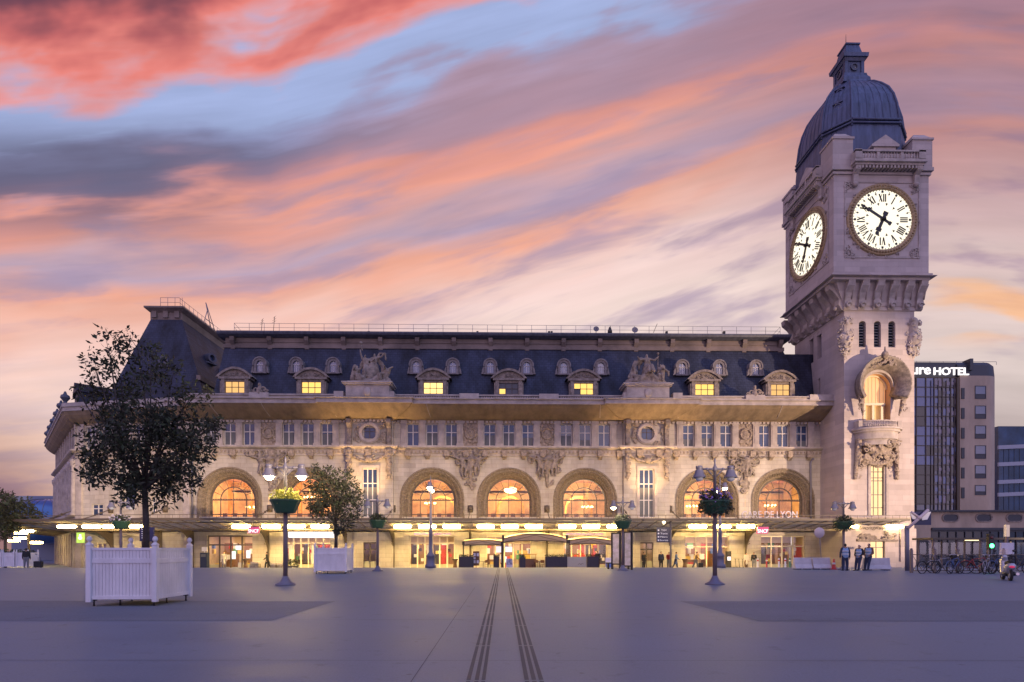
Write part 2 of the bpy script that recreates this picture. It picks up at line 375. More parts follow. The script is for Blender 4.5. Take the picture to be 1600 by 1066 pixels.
def wall_arch(mb, x0, x1, z0, z1, cx, zc, r, y=0., n=24):
    """wall sheet with an arched opening that stands on z0"""
    arc = [(cx + r * math.cos(R(180 - 180 * i / n)), zc + r * math.sin(R(180 - 180 * i / n))) for i in range(n + 1)]
    mb.quad((x0, y, z0), (cx - r, y, z0), (cx - r, y, zc), (x0, y, zc)); mb.quad((cx + r, y, z0), (x1, y, z0), (x1, y, zc), (cx + r, y, zc))
    def edge(a, b):                       # where the ray from the centre meets the rectangle
        dx, dz = a - cx, b - zc; t = 1e9
        if dx > 1e-6: t = min(t, (x1 - cx) / dx)
        if dx < -1e-6: t = min(t, (x0 - cx) / dx)
        if dz > 1e-6: t = min(t, (z1 - zc) / dz)
        return (cx + dx * t, zc + dz * t)
    ou = [edge(*p) for p in arc]; ou[0] = (x0, zc); ou[-1] = (x1, zc)
    for i in range(n):
        p, q, a, b = arc[i], arc[i + 1], ou[i], ou[i + 1]
        cor = None
        if abs(a[0] - x0) < 1e-6 and abs(b[1] - z1) < 1e-6 and abs(a[1] - z1) > 1e-6: cor = (x0, z1)
        if abs(a[1] - z1) < 1e-6 and abs(b[0] - x1) < 1e-6 and abs(b[1] - z1) > 1e-6: cor = (x1, z1)
        pts = [p, q, b] + ([cor] if cor else []) + [a]
        mb.add([(s, y, t) for s, t in pts], [tuple(range(len(pts)))])
# ---------------------------------------------------------------- palette
STONE = (.50, .45, .385)
ashlar('ashlar_front', STONE); ashlar('ashlar_wing', STONE, (.707, .707)); ashlar('ashlar_corner', STONE, (.985, -.17)); ashlar('ashlar_side', (.46, .42, .42), (0, 1))
mat('stone', (.43, .37, .325), .8, var=.28, vs=1.2, bump=.25, bs=14)
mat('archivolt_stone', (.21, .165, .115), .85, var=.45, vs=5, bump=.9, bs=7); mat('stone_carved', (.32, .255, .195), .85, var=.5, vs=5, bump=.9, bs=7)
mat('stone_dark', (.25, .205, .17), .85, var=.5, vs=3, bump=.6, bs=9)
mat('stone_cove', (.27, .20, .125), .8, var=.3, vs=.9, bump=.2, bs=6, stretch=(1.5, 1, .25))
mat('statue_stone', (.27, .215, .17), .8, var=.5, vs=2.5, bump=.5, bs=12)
ashlar('slate', (.046, .054, .088), bw=.5, bh=.3, dark=.45, mortar=.02, var=.42, rough=.55)
mat('lead', (.085, .09, .12), .5, var=.35, vs=1.5, bump=.15, bs=5, stretch=(2, 2, .5))
mat('lead_brown', (.17, .13, .11), .6, var=.5, vs=.35, bump=.15, bs=5)
mat('frame_white', (.62, .58, .55), .5); mat('frame_dark', (.10, .075, .06), .5); mat('frame_cream', (.72, .62, .42), .5)
mat('window_glass', (.022, .045, .11), .06, ior=1.75, var=.5, vs=.7); mat('curtain', (.13, .135, .15), .9, var=.15, vs=2)
mat('iron', (.035, .032, .03), .5, metal=.3); mat('iron_brown', (.10, .075, .05), .55); mat('iron_grey', (.20, .19, .22), .5, metal=.2)
glass_thin('hall_glass', (.95, .86, .80), .07, .02); glass_thin('shop_glass', (.92, .92, .90), .10, .03); canopy_glass('canopy_glass')
glow('tube_light', (1, .67, .21), 190); glow('tube_light_dim', (1, .70, .26), 70); glow('dormer_light', (1, .62, .16), 1.5); glow('bulb', (1, .80, .48), 60); glow('chandelier_light', (1, .70, .30), 9)
glow('sign_white', (1, .93, .92), 1.6); glow('sign_pink', (.85, .42, .80), .9); mat('sign_red', (.5, .03, .08), .4, emit=(.6, .03, .10), es=.6)
mat('hall_wall', (.66, .40, .22), .7, var=.5, vs=.55, col2=(.85, .62, .30)); mat('gilt', (.75, .42, .10), .35, metal=.4, var=.4, vs=3); mat('hall_ceiling', (.74, .44, .32), .7, var=.3, vs=.4)
mat('shop_wall', (.62, .46, .30), .7, var=.3, vs=.8); mat('shop_floor', (.30, .26, .22), .4)

# ---------------------------------------------------------------- plan
Y0 = 62.0
ZG, Z1, Z2, Z3, Z4 = -.75, 5.05, 11.9, 12.98, 15.93
X4 = PX(795, Y0); BAY = 4.31
ARCH = [X4 + k for k in (-31.15, -22.5, -8.62, 0, 8.62, 22.5, 31.15)]
PAV = [X4 - 15.5, X4 + 15.5]; PW = 2.6
TYF = 57.6; TX0 = PX(1319, TYF); TX1 = PX(1428.5, TYF); TYB = YX(1242, TX0)
P0 = Vector((X4 - 35.46, Y0)); P1 = Vector((PX(120, 64.7), 64.7)); P2 = Vector((PX(88, 85.5), 85.5)); P3 = P2 + Vector((2, 26))
PATH = [(TX0 + .0, Y0)]
for p in PAV[::-1]: PATH += [(p + PW, Y0), (p + PW, Y0 - .45), (p - PW, Y0 - .45), (p - PW, Y0)]
PATH += [tuple(P0), tuple(P1), tuple(P2), tuple(P3)]
F0 = frame((0, Y0, 0), 0)
FC = frame((P1.x, P1.y, 0), math.atan2(P0.y - P1.y, P0.x - P1.x)); LC = (P0 - P1).length
FW = frame((P2.x, P2.y, 0), math.atan2(P1.y - P2.y, P1.x - P2.x)); LW = (P1 - P2).length

# ---------------------------------------------------------------- figures (people, statues, carved figures)
V = lambda *a: Vector(a)
def skel(h, pose=None):
    """joints of a figure h tall facing -y with its feet on z = 0"""
    q = dict(spine=(0, 0, 1), head=(0, -.05, 1), uaL=(.18, 0, -1), faL=(.06, -.18, -1), uaR=(-.18, 0, -1), faR=(-.06, -.18, -1),
             thL=(.06, 0, -1), shL=(0, .03, -1), thR=(-.06, 0, -1), shR=(0, .03, -1), turn=0)
    q.update(pose or {}); n = lambda k: Vector(q[k]).normalized()
    J = {}; hip = V(0, 0, 0); sp = n('spine'); J['hip'] = hip; J['waist'] = hip + sp * .10 * h; J['chest'] = hip + sp * .22 * h; J['neck'] = hip + sp * .305 * h
    J['head'] = J['neck'] + n('head') * .085 * h; tw = Matrix.Rotation(q['turn'], 3, 'Z')
    for s, k in ((1, 'L'), (-1, 'R')):
        J['sh' + k] = J['neck'] + tw @ V(s * .108 * h, 0, 0) - sp * .025 * h
        J['el' + k] = J['sh' + k] + n('ua' + k) * .175 * h; J['wr' + k] = J['el' + k] + n('fa' + k) * .150 * h; J['ha' + k] = J['wr' + k] + n('fa' + k) * .055 * h
        J['hj' + k] = hip + V(s * .052 * h, 0, -.01 * h); J['kn' + k] = J['hj' + k] + n('th' + k) * .245 * h; J['an' + k] = J['kn' + k] + n('sh' + k) * .235 * h
    dz = min(J['anL'].z, J['anR'].z) - .042 * h
    for k in J: J[k] = J[k] - V(0, 0, dz)
    return J
def flesh(mb, J, h, T=None, g=0.0, what='all'):
    """tapering limbs over the joints; g thickens (clothing)"""
    old = mb.T; base = T or (lambda p: p); mb.T = (lambda p: old(base(p))) if old else base; k = h
    def c(a, b, r0, r1): mb.cap(J[a] if isinstance(a, str) else a, J[b] if isinstance(b, str) else b, (r0 + g) * k, (r1 + g) * k)
    if what in ('all', 'top'):
        for s in (-1, 1):
            o = V(s * .030 * k, 0, 0); c(J['hip'] + o, J['waist'] + o, .060, .052); c(J['waist'] + o, J['chest'] + o * 1.3, .052, .060); c(J['chest'] + o * 1.3, J['neck'] + o * 1.6 - V(0, 0, .025 * k), .060, .042)
        for s in 'LR': c('sh' + s, 'el' + s, .034, .026); c('el' + s, 'wr' + s, .026, .019)
    if what in ('all', 'legs'):
        c('hjL', 'hjR', .062, .062)
        for s in 'LR': c('hj' + s, 'kn' + s, .060, .040); c('kn' + s, 'an' + s, .040, .025)
    if what == 'all':
        c('neck', J['neck'] + (J['head'] - J['neck']) * .8, .030, .028)
        mb.ball(J['head'] + V(0, 0, .005 * k), (.043 * k, .052 * k, .066 * k)); mb.ball(J['head'] + V(0, -.052 * k, -.008 * k), (.008 * k, .014 * k, .014 * k)); mb.ball(J['head'] + V(0, -.025 * k, -.042 * k), (.024 * k, .022 * k, .022 * k))
        for s in (-1, 1): mb.ball(J['head'] + V(s * .044 * k, .005 * k, -.004 * k), (.006 * k, .012 * k, .018 * k))
        for s in 'LR':
            d = (J['ha' + s] - J['wr' + s]); mb.cap(J['wr' + s], J['wr' + s] + d * .8, .018 * k, .022 * k)
            f = J['an' + s]; mb.cap(f + V(0, .02 * k, -.015 * k), f + V(0, -.095 * k, -.024 * k), .026 * k, .018 * k)
    mb.T = old
def fingers(mb, J, h, T, sides='LR'):
    old = mb.T; mb.T = T
    for s, sg in (('L', 1), ('R', -1)):
        if s not in sides: continue
        d = (J['ha' + s] - J['wr' + s]).normalized(); sd = V(0, 1, 0); sd = (sd - d * sd.dot(d)).normalized(); inn = d.cross(sd) * 1.0
        if inn.x * sg > 0: inn = -inn
        p = J['ha' + s]
        for i, l in enumerate((.036, .043, .041, .032)):
            b = p + sd * (i - 1.5) * .011 * h - d * .006 * h; m = b + d * l * .55 * h + inn * .006 * h; e = m + d * l * .4 * h + inn * .018 * h
            mb.tube([b, m, e], [.0055 * h, .005 * h, .004 * h], 6)
        b = J['wr' + s] + d * .02 * h - sd * .016 * h; m = b - sd * .016 * h + d * .018 * h; mb.tube([b, m, m + d * .02 * h + inn * .008 * h], [.007 * h, .006 * h, .0045 * h], 6)
    mb.T = old
def scroll(mb, cx, cz, y, r, t, a0=0, turns=1.4, sg=1, n=16):
    pts = []; rs = []
    for i in range(n):
        f = i / (n - 1); a = a0 + sg * f * turns * 2 * math.pi; rr = r * (1 - .82 * f)
        pts.append((cx + rr * math.cos(a), y - .12 * r * f, cz + rr * math.sin(a))); rs.append(t * (1 - .45 * f))
    mb.tube(pts, rs, 6)
def leafy(mb, x, z, y, r, n, rnd):
    for i in range(n):
        a = rnd.uniform(0, 6.28); l = r * rnd.uniform(.6, 1.1)
        mb.cap((x, y, z), (x + l * math.cos(a), y - .25 * r * rnd.random(), z + l * math.sin(a)), r * .28, r * .10, 6)

# ---------------------------------------------------------------- the station
station = thing('railway_station', 'long pale stone station building with seven glowing arched windows, slate mansard roof and eaves', 'station')
def stn(name, mb, m, parent=None, **k): return mb.build(name, m, parent or station, **k)
UPW = []           # upper floor window centres on the front
RELX = [(ARCH[0] + ARCH[1]) / 2, (ARCH[2] + ARCH[3]) / 2, (ARCH[3] + ARCH[4]) / 2, (ARCH[5] + ARCH[6]) / 2]
mb = MB(F0)
for c in ARCH:
    a, b = c - BAY, c + BAY
    if c == ARCH[-1]: b = TX0
    wall_rect(mb, a, b, ZG, Z1, [(c - 2.5, c + 2.5, ZG + .03, 2.95)], rev=.35)
    wall_arch(mb, a, b, Z1, Z2, c, 7.0, 3.43)
    ws = [c - 2.155, c, c + 2.155]; UPW += ws
    wall_rect(mb, a, b, Z2, Z4 + .1, [(w - .66, w + .66, 13.05, 15.5) for w in ws], rev=.32)
for p in PAV:
    wall_rect(mb, p - PW, p + PW, ZG, Z2, [(p - .72, p + .72, ZG + .03, 2.2), (p - .82, p + .82, 5.0, 10.4)], y=-.45, rev=.35)
    wall_rect(mb, p - PW, p + PW, Z2, Z4 + .1, [(p - .6, p + .6, 13.75, 14.95)], y=-.45, rev=.2)
    for s in (-1, 1): mb.quad((p + s * PW, -.45, ZG), (p + s * PW, 0, ZG), (p + s * PW, 0, Z4), (p + s * PW, -.45, Z4))
stn('front_wall', mb, 'ashlar_front')
mb = MB(FC)
cw = [LC - 2.2 - 2.155 * i for i in range(6)]
wall_rect(mb, 0, LC, ZG, Z1, [(2.6, 4.0, ZG + .5, 2.2), (8.5, 10.2, ZG + .05, 2.6)], rev=.3)
q1 = [(2.0, 3.5, 5.3, 6.6), (LC - 5.0, LC - 4.3, 5.5, 7.4), (6.3, 7.7, 6.0, 9.4)]
wall_rect(mb, 0, LC, Z1, Z2, q1, rev=.3); wall_rect(mb, 0, LC, Z2, Z4 + .1, [(w - .66, w + .66, 13.05, 15.5) for w in cw], rev=.32)
stn('corner_wall', mb, 'ashlar_corner')
mb = MB(FW)
ww = [LW - 1.9 - 2.9 * i for i in range(int((LW - 1.2) / 2.9))]
wall_rect(mb, 0, LW, ZG, Z1, [(w - .8, w + .8, .2, 3.0) for w in ww], rev=.4)
wall_rect(mb, 0, LW, Z1, Z2, [(w - .75, w + .75, 5.6, 10.6) for w in ww], rev=.5); wall_rect(mb, 0, LW, Z2, Z4 + .1, [(w - .62, w + .62, 13.05, 15.4) for w in ww], rev=.32)
stn('wing_wall', mb, 'ashlar_wing')
mb = MB(FW)
for i in range(len(ww) + 1):
    s = LW - .45 - 2.9 * i; mb = MB(FW)
    mb.lathe((s, -.12, Z1 + .2), [(.5, 0), (.5, .3), (.40, .45), (.42, 2.2), (.36, 5.6), (.36, 5.7), (.5, 6.1), (.52, 6.3), (.52, 6.6)], 14)
    mb.box(s - .42, s + .42, -.32, .1, ZG, 3.4); mb.box(s - .36, s + .36, -.2, .05, Z3, Z4); stn('wing_column', mb, 'stone')
# rear mass of the building, closing it behind the fronts
mb = MB(); mb.prism([(TX0, 63.5), (P0.x, 63.5), (P1.x + 1.5, P1.y + 2), (P2.x + 2.5, P2.y + 2), (P3.x, P3.y), (TX0, P3.y)], 12.1, 17.2, 'z')
stn('attic_core', mb, 'stone')
# string course, cove, parapet
mb = MB(); sweep(mb, PATH, [(-.05, Z2), (.14, Z2), (.14, 12.1), (.22, 12.15), (.22, 12.55), (.5, 12.68), (.62, 12.78), (.62, 12.94), (.35, Z3), (-.05, Z3 + .02)]); stn('string_course', mb, 'stone')
md = MB(F0); x = P0.x + .5
while x < TX0 - .3:
    mb = MB(F0)
    off = -.45 if any(abs(x - p) < PW for p in PAV) else 0
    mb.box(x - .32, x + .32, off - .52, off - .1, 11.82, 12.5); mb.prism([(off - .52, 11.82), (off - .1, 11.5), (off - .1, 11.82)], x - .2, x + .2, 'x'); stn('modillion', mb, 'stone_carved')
    for j in (1, 2, 3, 4): md.box(x + .43 * j - .09 + .0, x + .43 * j + .09, off - .34, off - .1, 12.2, 12.45)
    x += 2.155
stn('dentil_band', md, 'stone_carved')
MAIN = PATH[:9 + 1]; SIDE = [tuple(P0), tuple(P1), tuple(P2), tuple(P3)]
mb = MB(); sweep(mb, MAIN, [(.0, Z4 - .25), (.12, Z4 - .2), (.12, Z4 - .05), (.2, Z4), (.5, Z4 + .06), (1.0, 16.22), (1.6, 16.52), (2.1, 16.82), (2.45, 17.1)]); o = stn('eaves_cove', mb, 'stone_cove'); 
for p in o.data.polygons: p.use_smooth = False
mb = MB(); sweep(mb, SIDE, [(.0, Z4 - .25), (.12, Z4 - .2), (.12, Z4 - .05), (.2, Z4), (.4, Z4 + .1), (.8, 16.35), (1.1, 16.7), (1.3, 17.1)]); stn('corner_cove', mb, 'stone_cove')
mb = MB(); sweep(mb, SIDE, [(1.3, 17.1), (1.38, 17.1), (1.38, 17.2), (1.32, 17.24), (1.32, 17.52), (1.45, 17.6), (1.45, 17.7), (-.5, 17.72)]); stn('corner_fascia', mb, 'stone')
mb = MB(); mb.prism([(-2.45, 17.1), (-2.45, 17.7), (.3, 17.7), (.3, Z4), (-.2, Z4), (-1.6, 16.52)], P0.x - .02, P0.x + .03, 'x'); mb.v = [(x, y + Y0, z) for x, y, z in mb.v]; stn('eaves_end', mb, 'stone_cove')
mb = MB(); sweep(mb, MAIN, [(2.45, 17.1), (2.58, 17.1), (2.58, 17.2), (2.5, 17.24), (2.5, 17.52), (2.7, 17.6), (2.7, 17.7), (2.3, 17.72), (-.5, 17.72)]); stn('eaves_fascia', mb, 'stone')
# ribs dividing the cove
mb = MB()
for xx in (P0.x + 3.6, (ARCH[0] + ARCH[1]) / 2 + .5, PAV[0] - PW - .9, ARCH[2], ARCH[4] + 1.6, PAV[1] + PW + .9, ARCH[6] - 1):
    mb.tube([(xx, Y0 - .22, Z4 + .05), (xx - .1, Y0 - 1.0, 16.20), (xx - .2, Y0 - 1.6, 16.5), (xx - .3, Y0 - 2.45, 17.08)], .045, 5)
stn('cove_ribs', mb, 'stone')
# dentils under the cove
mb = MB(F0); x = P0.x + .3
while x < TX0:
    off = -.45 if any(abs(x - p) < PW for p in PAV) else 0
    mb.box(x - .13, x + .13, off - .24, off - .02, Z4 - .36, Z4 - .12); x += .43
stn('dentils', mb, 'stone')
# parapet: solid with rails over the outer bays, balusters over the three middle bays
mb = MB(); yf = Y0 - 2.3
def rails(x0, x1): mb.box(x0, x1, yf - .12, yf + .12, 17.7, 17.82); mb.box(x0, x1, yf - .16, yf + .16, 18.0, 18.13)
for a, b in ((P0.x + .6, PAV[0] - PW - .3), (PAV[1] + PW + .3, TX0 + .6)):
    rails(a, b); mb.box(a, b, yf - .02, yf + .1, 17.8, 18.02)
for a, b in ((PAV[0] + PW + .3, PAV[1] - PW - .3),): rails(a, b)
PED = [ARCH[2] + 4.31, ARCH[4] - 4.31, RELX[0], RELX[3]]
for x in PED: mb.box(x - 1.05, x + 1.05, yf - .3, yf + .3, 17.66, 18.22)
for p in PAV:
    for s in (-1, 1): mb.box(p + s * 2.7 - .5, p + s * 2.7 + .5, yf - .72, yf + .25, 17.68, 18.28)
mb.box(TX0 - 2.6, TX0 + .2, yf - .25, yf + .3, 17.66, 18.3)
sweep(mb, [tuple(P0), tuple(P1), tuple(P2), tuple(P3)], [(1.35, 17.72), (1.35, 18.05), (1.0, 18.05), (1.0, 17.72)])
stn('parapet', mb, 'stone')
mb = MB(); x = PAV[0] + PW + .6
while x < PAV[1] - PW - .5:
    if all(abs(x - q) > 1.15 for q in PED): mb.lathe((x, yf, 17.8), [(.06, 0), (.10, .06), (.05, .16), (.06, .21)], 6)
    x += .26
stn('balustrade', mb, 'stone')
# upper windows: pilasters, frames, glass
for c in ARCH:
    for dx in (-3.15, -1.08, 1.08, 3.15):
        x = c + dx; mb = MB(F0)
        mb.box(x - .34, x + .34, -.2, .02, Z3, 15.86); mb.box(x - .42, x + .42, -.27, .02, Z3, Z3 + .28); mb.box(x - .42, x + .42, -.27, .02, 15.5, 15.62); mb.box(x - .19, x + .19, -.235, -.2, Z3 + .4, 15.4); stn('pilaster', mb, 'stone')
for s in [w + 1.08 for w in cw] + [cw[-1] - 1.08]: mb = MB(FC); mb.box(s - .3, s + .3, -.18, .02, Z3, 15.86); stn('pilaster', mb, 'stone')
for s in (.4, LC - .4): mb = MB(FC); mb.box(s - .4, s + .4, -.2, .02, ZG, Z2); stn('corner_pier', mb, 'stone')
def make_window(T, x, z0, z1, hw, y, cross=.62, frame_m='frame_white', curt=.55, name='upper_window', cols=2):
    mb = MB(T); t = .07
    for a, b, c, d in ((x - hw, x - hw + t, z0, z1), (x + hw - t, x + hw, z0, z1), (x - hw, x + hw, z1 - t, z1), (x - hw, x + hw, z0, z0 + t)): mb.box(a, b, y - .04, y + .04, c, d)
    for i in range(1, cols): xx = x - hw + 2 * hw * i / cols; mb.box(xx - .05, xx + .05, y - .05, y + .03, z0 + t, z1 - t)
    for cr in (cross if isinstance(cross, tuple) else (cross,)):
        zc = z0 + (z1 - z0) * cr; mb.box(x - hw + t, x + hw - t, y - .055, y + .02, zc - .045, zc + .045)
    w = stn(name, mb, frame_m)
    mb = MB(T); mb.quad((x - hw, y + .02, z0), (x + hw, y + .02, z0), (x + hw, y + .02, z1), (x - hw, y + .02, z1)); stn('pane', mb, 'window_glass', w)
    if curt:
        mb = MB(T); zc = z0 + (z1 - z0) * curt; n = 9
        for i in range(n): mb.quad((x - hw + .07 + (2 * hw - .14) * i / n, y + .012 + .004 * (i % 2), z0 + .07), (x - hw + .07 + (2 * hw - .14) * (i + 1) / n, y + .012 + .004 * ((i + 1) % 2), z0 + .07),
                                   (x - hw + .07 + (2 * hw - .14) * (i + 1) / n, y + .012 + .004 * ((i + 1) % 2), zc), (x - hw + .07 + (2 * hw - .14) * i / n, y + .012 + .004 * (i % 2), zc))
        stn('curtain', mb, 'curtain', w)
    return w
CURT = [.6, .6, 0, .6, .6, .55, 0, .6, .45, .5, .62, .4, .5, .3, 0, .35, .4, 0, 0, 0, .3]
for i, x in enumerate(UPW): make_window(F0, x, 13.05, 15.5, .66, .2, curt=CURT[i % len(CURT)])
for w in cw: make_window(FC, w, 13.05, 15.5, .66, .2, curt=.5)
for w in ww: make_window(FW, w, 13.05, 15.4, .62, .2, curt=.4)
for a, b, c, d in q1: make_window(FC, (a + b) / 2, c, d, (b - a) / 2, .2, curt=0)
for w in ww: make_window(FW, w, 5.6, 10.6, .75, .35, cross=(.35, .7), curt=0, name='wing_window')
for p in PAV: make_window(F0, p, 5.0, 10.4, .82, -.2, cross=(.36, .70), curt=.62, name='tall_window', cols=3)

# arches: carved archivolt, glazing
def make_arch(c):
    prof = [(3.62, -.09), (3.45, -.12), (3.40, .0), (3.28, .03), (3.24, -.02), (3.16, .02), (3.12, .12), (2.86, .36), (2.82, .32), (2.74, .36), (2.70, .52), (2.58, .60), (2.55, .92), (2.42, .95)]
    mb = MB(F0); n = 40; rows = [[(c - r, y, Z1 - .3) for r, y in prof]]
    for i in range(n + 1):
        a = R(180 - 180 * i / n); rows.append([(c + r * math.cos(a), y, 7.0 + r * math.sin(a)) for r, y in prof])
    rows.append([(c + r, y, Z1 - .3) for r, y in prof]); k = len(prof)
    mb.add([p for r in rows for p in r], [(i * k + j, (i + 1) * k + j, (i + 1) * k + j + 1, i * k + j + 1) for i in range(len(rows) - 1) for j in range(k - 1)])
    # carved leaves round the splay
    for i in range(1, 44):
        a = R(180 - 180 * i / 44); r = 2.99
        mb.cap((c + 3.1 * math.cos(a), .1, 7.0 + 3.1 * math.sin(a)), (c + 2.88 * math.cos(a), .30, 7.0 + 2.88 * math.sin(a)), .075, .05, 5)
    for i in range(14):
        for s in (-1, 1): mb.cap((c + s * 3.1, .1, 5.0 + i * .15), (c + s * 2.88, .30, 5.0 + i * .15), .07, .05, 5)
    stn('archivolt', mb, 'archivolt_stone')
    y = .88; r = 2.45; mb = MB(F0)
    mb.ring((c, 7.0), r - .1, r + .02, y - .06, y + .06, 0, 180, 36); mb.ring((c, 7.0), 1.40, 1.50, y - .05, y + .05, 0, 180, 28)
    mb.box(c - r, c + r, y - .07, y + .07, 6.93, 7.06); 
    for i in range(27): mb.box(c - r + .18 * i + .03, c - r + .18 * i + .12, y - .09, y - .06, 7.06, 7.14)
    for x in (-r + .05, -1.45, 0, 1.45, r - .05): mb.box(c + x - .045, c + x + .045, y - .05, y + .05, Z1 - .2, 6.95)
    mb.box(c - .03, c + .03, y - .04, y + .04, 7.05, 7.0 + 1.45)
    for a in (22, 45, 67, 90, 113, 135, 158):
        ca, sa = math.cos(R(a)), math.sin(R(a)); mb.tube([(c + 1.48 * ca, y, 7 + 1.48 * sa), (c + (r - .05) * ca, y, 7 + (r - .05) * sa)], .028, 4)
    mb.box(c - r, c + r, y - .05, y + .05, 5.35, 5.42)
    w = stn('arched_window', mb, 'frame_dark')
    mb = MB(F0); n = 32; pts = [(c - r, y, Z1 - .2), (c + r, y, Z1 - .2)] + [(c + r * math.cos(R(180 * i / n)), y, 7 + r * math.sin(R(180 * i / n))) for i in range(n + 1)]
    mb.add(pts, [tuple(range(len(pts)))]); stn('pane', mb, 'hall_glass', w)
for c in ARCH: make_arch(c)

# the hall behind the arches
mb = MB(F0); mb.quad((P0.x + .4, 8, 4.4), (TX0 - .2, 8, 4.4), (TX0 - .2, 8, 12.0), (P0.x + .4, 8, 12.0))
for x in (P0.x + .4, TX0 - .2): mb.quad((x, .4, 4.4), (x, 8, 4.4), (x, 8, 12), (x, .4, 12))
stn('hall_wall', mb, 'hall_wall')
mb = MB(F0); mb.quad((P0.x + .4, .4, 11.6), (TX0 - .2, .4, 11.6), (TX0 - .2, 8, 9.9), (P0.x + .4, 8, 9.9)); mb.quad((P0.x + .4, .4, 4.4), (TX0 - .2, .4, 4.4), (TX0 - .2, 8, 4.4), (P0.x + .4, 8, 4.4)); stn('hall_ceiling', mb, 'hall_ceiling')
mb = MB(F0); rnd = random.Random(3)
for c in ARCH:
    mb.ring((c + .3, 6.4), 1.5, 1.8, 7.7, 8, 0, 180, 28); mb.box(c - 1.5, c - 1.2, 7.7, 8, 4.4, 6.4); mb.box(c + 1.8, c + 2.1, 7.7, 8, 4.4, 6.4)
    mb.box(c - 4.1, c - 3.5, 7.5, 8, 4.4, 10); mb.box(P0.x + .5, TX0 - .3, 7.7, 8, 8.6, 8.8)
    for i in range(6): scroll(mb, c + rnd.uniform(-3, 3), rnd.uniform(8.9, 9.7), 7.9, .45, .07, rnd.uniform(0, 6), 1.3)
stn('hall_gilding', mb, 'gilt')
for i, c in enumerate(ARCH):
    mb = MB(F0); q = [(.9, 6.4), (-.7, 7.6), (-.5, 6.9), (.2, 8.6), (.6, 6.5), (-.6, 6.6), (.0, 6.7)][i]
    cx, cz = c + q[0] * 1.2, q[1] - .15; mb.mi = 0
    mb.tube([(cx, 3, cz), (cx, 3, 11)], .02, 4)
    for k in range(8): a = k * math.pi / 4; mb.tube([(cx, 3, cz - .15), (cx + .35 * math.cos(a), 3 + .35 * math.sin(a), cz - .3), (cx + .6 * math.cos(a), 3 + .6 * math.sin(a), cz)], .02, 4)
    ch = stn('chandelier', mb, 'gilt'); mb = MB(F0)
    for k in range(8): a = k * math.pi / 4; mb.ball((cx + .6 * math.cos(a), 3 + .6 * math.sin(a), cz + .1), .10, 6, 5)
    if i == 3: mb.ball((cx, 2.6, cz - .1), (.75, .4, .38), 14, 8)
    stn('chandelier_bulbs', mb, 'chandelier_light', ch)
    ld = bpy.data.lights.new('hall_lamp', 'POINT'); ld.energy = (1000, 1250, 900, 850, 900, 700, 520)[i]; ld.color = (1, .74, .38); ld.shadow_soft_size = .6
    lo = bpy.data.objects.new('hall_lamp', ld); C.objects.link(lo); lo.location = F0(V(c + .3, 3.6, 7.9)); lo.parent = station
# tables by the window, seen as warm clutter
mb = MB(F0)
for c in ARCH:
    for k in range(4):
        x = c - 1.8 + k * 1.15; mb.lathe((x, 1.9, 4.4), [(.25, 0), (.05, .05), (.05, .7), (.45, .72), (.45, .76)], 10); mb.box(x - .25, x + .25, 2.5, 2.6, 4.4, 5.6)
stn('hall_tables', mb, mat('dark_wood', (.14, .06, .03), .5))

# carved groups between the arches and pavilion ornament
def carved_group(c, w, h, seed, fig):
    mb = MB(F0); rnd = random.Random(seed); top = 12.3
    for i in range(34):
        f = rnd.random() ** 1.3; z = top - f * h; hw = w / 2 * (1 - .86 * f); x = c + rnd.uniform(-1, 1) * hw
        scroll(mb, x, z, -.12 - .35 * rnd.random() * (1 - f), rnd.uniform(.25, .55) * (1 - .4 * f), rnd.uniform(.09, .16), rnd.uniform(0, 6.3), rnd.uniform(.5, 1.2), rnd.choice((-1, 1)), 10)
    for i in range(16):
        f = rnd.random(); s = rnd.choice((-1, 1)); x0 = c + s * .3; mb.cap((x0, -.3, top - .4 - 1.5 * f), (c + s * (w / 2) * rnd.uniform(.6, 1.0) * (1 - .6 * f), -.12, top - .1 - h * .55 * f), .16, .05, 6)
    mb.cap((c, -.2, top - .8), (c, -.12, top - h), .45, .10, 8)
    for s in fig:
        J = skel(2.5, dict(spine=(s * .35, -.1, 1), uaL=(1, -.2, .5 if s > 0 else -.2), faL=(.8, -.2, .6), uaR=(-1, -.2, .4 if s < 0 else -.1), faR=(-.9, -.2, .2), thL=(.25, -.25, -1), shL=(-.2, .1, -1), thR=(-.2, -.1, -1), shR=(.25, .1, -1), head=(s * .3, -.2, 1)))
        flesh(mb, J, 2.5, lambda p, s=s: V(p.x + c + s * .75, p.y * .7 - .45, p.z + top - 2.75), g=.012)
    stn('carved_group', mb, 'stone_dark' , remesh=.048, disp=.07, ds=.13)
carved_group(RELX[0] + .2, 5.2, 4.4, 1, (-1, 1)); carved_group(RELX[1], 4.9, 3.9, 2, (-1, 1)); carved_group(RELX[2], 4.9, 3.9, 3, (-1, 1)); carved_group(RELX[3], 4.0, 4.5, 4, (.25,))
rnd = random.Random(5)
for x in RELX:
    mb = MB(F0)
    mb.box(x - .95, x + .95, -.06, .02, Z3 + .05, 15.8)
    mb.ring((x, 14.4), .52, .66, -.3, -.05, 0, 360, 20); mb.ball((x, -.12, 14.35), (.42, .2, .55), 10, 8)
    for i in range(22): scroll(mb, x + rnd.uniform(-.7, .7), rnd.uniform(13.3, 15.5), -.14, rnd.uniform(.14, .3), .055, rnd.uniform(0, 6), 1.1, rnd.choice((-1, 1)), 8)
    stn('carved_panel', mb, 'stone_carved', remesh=.05)
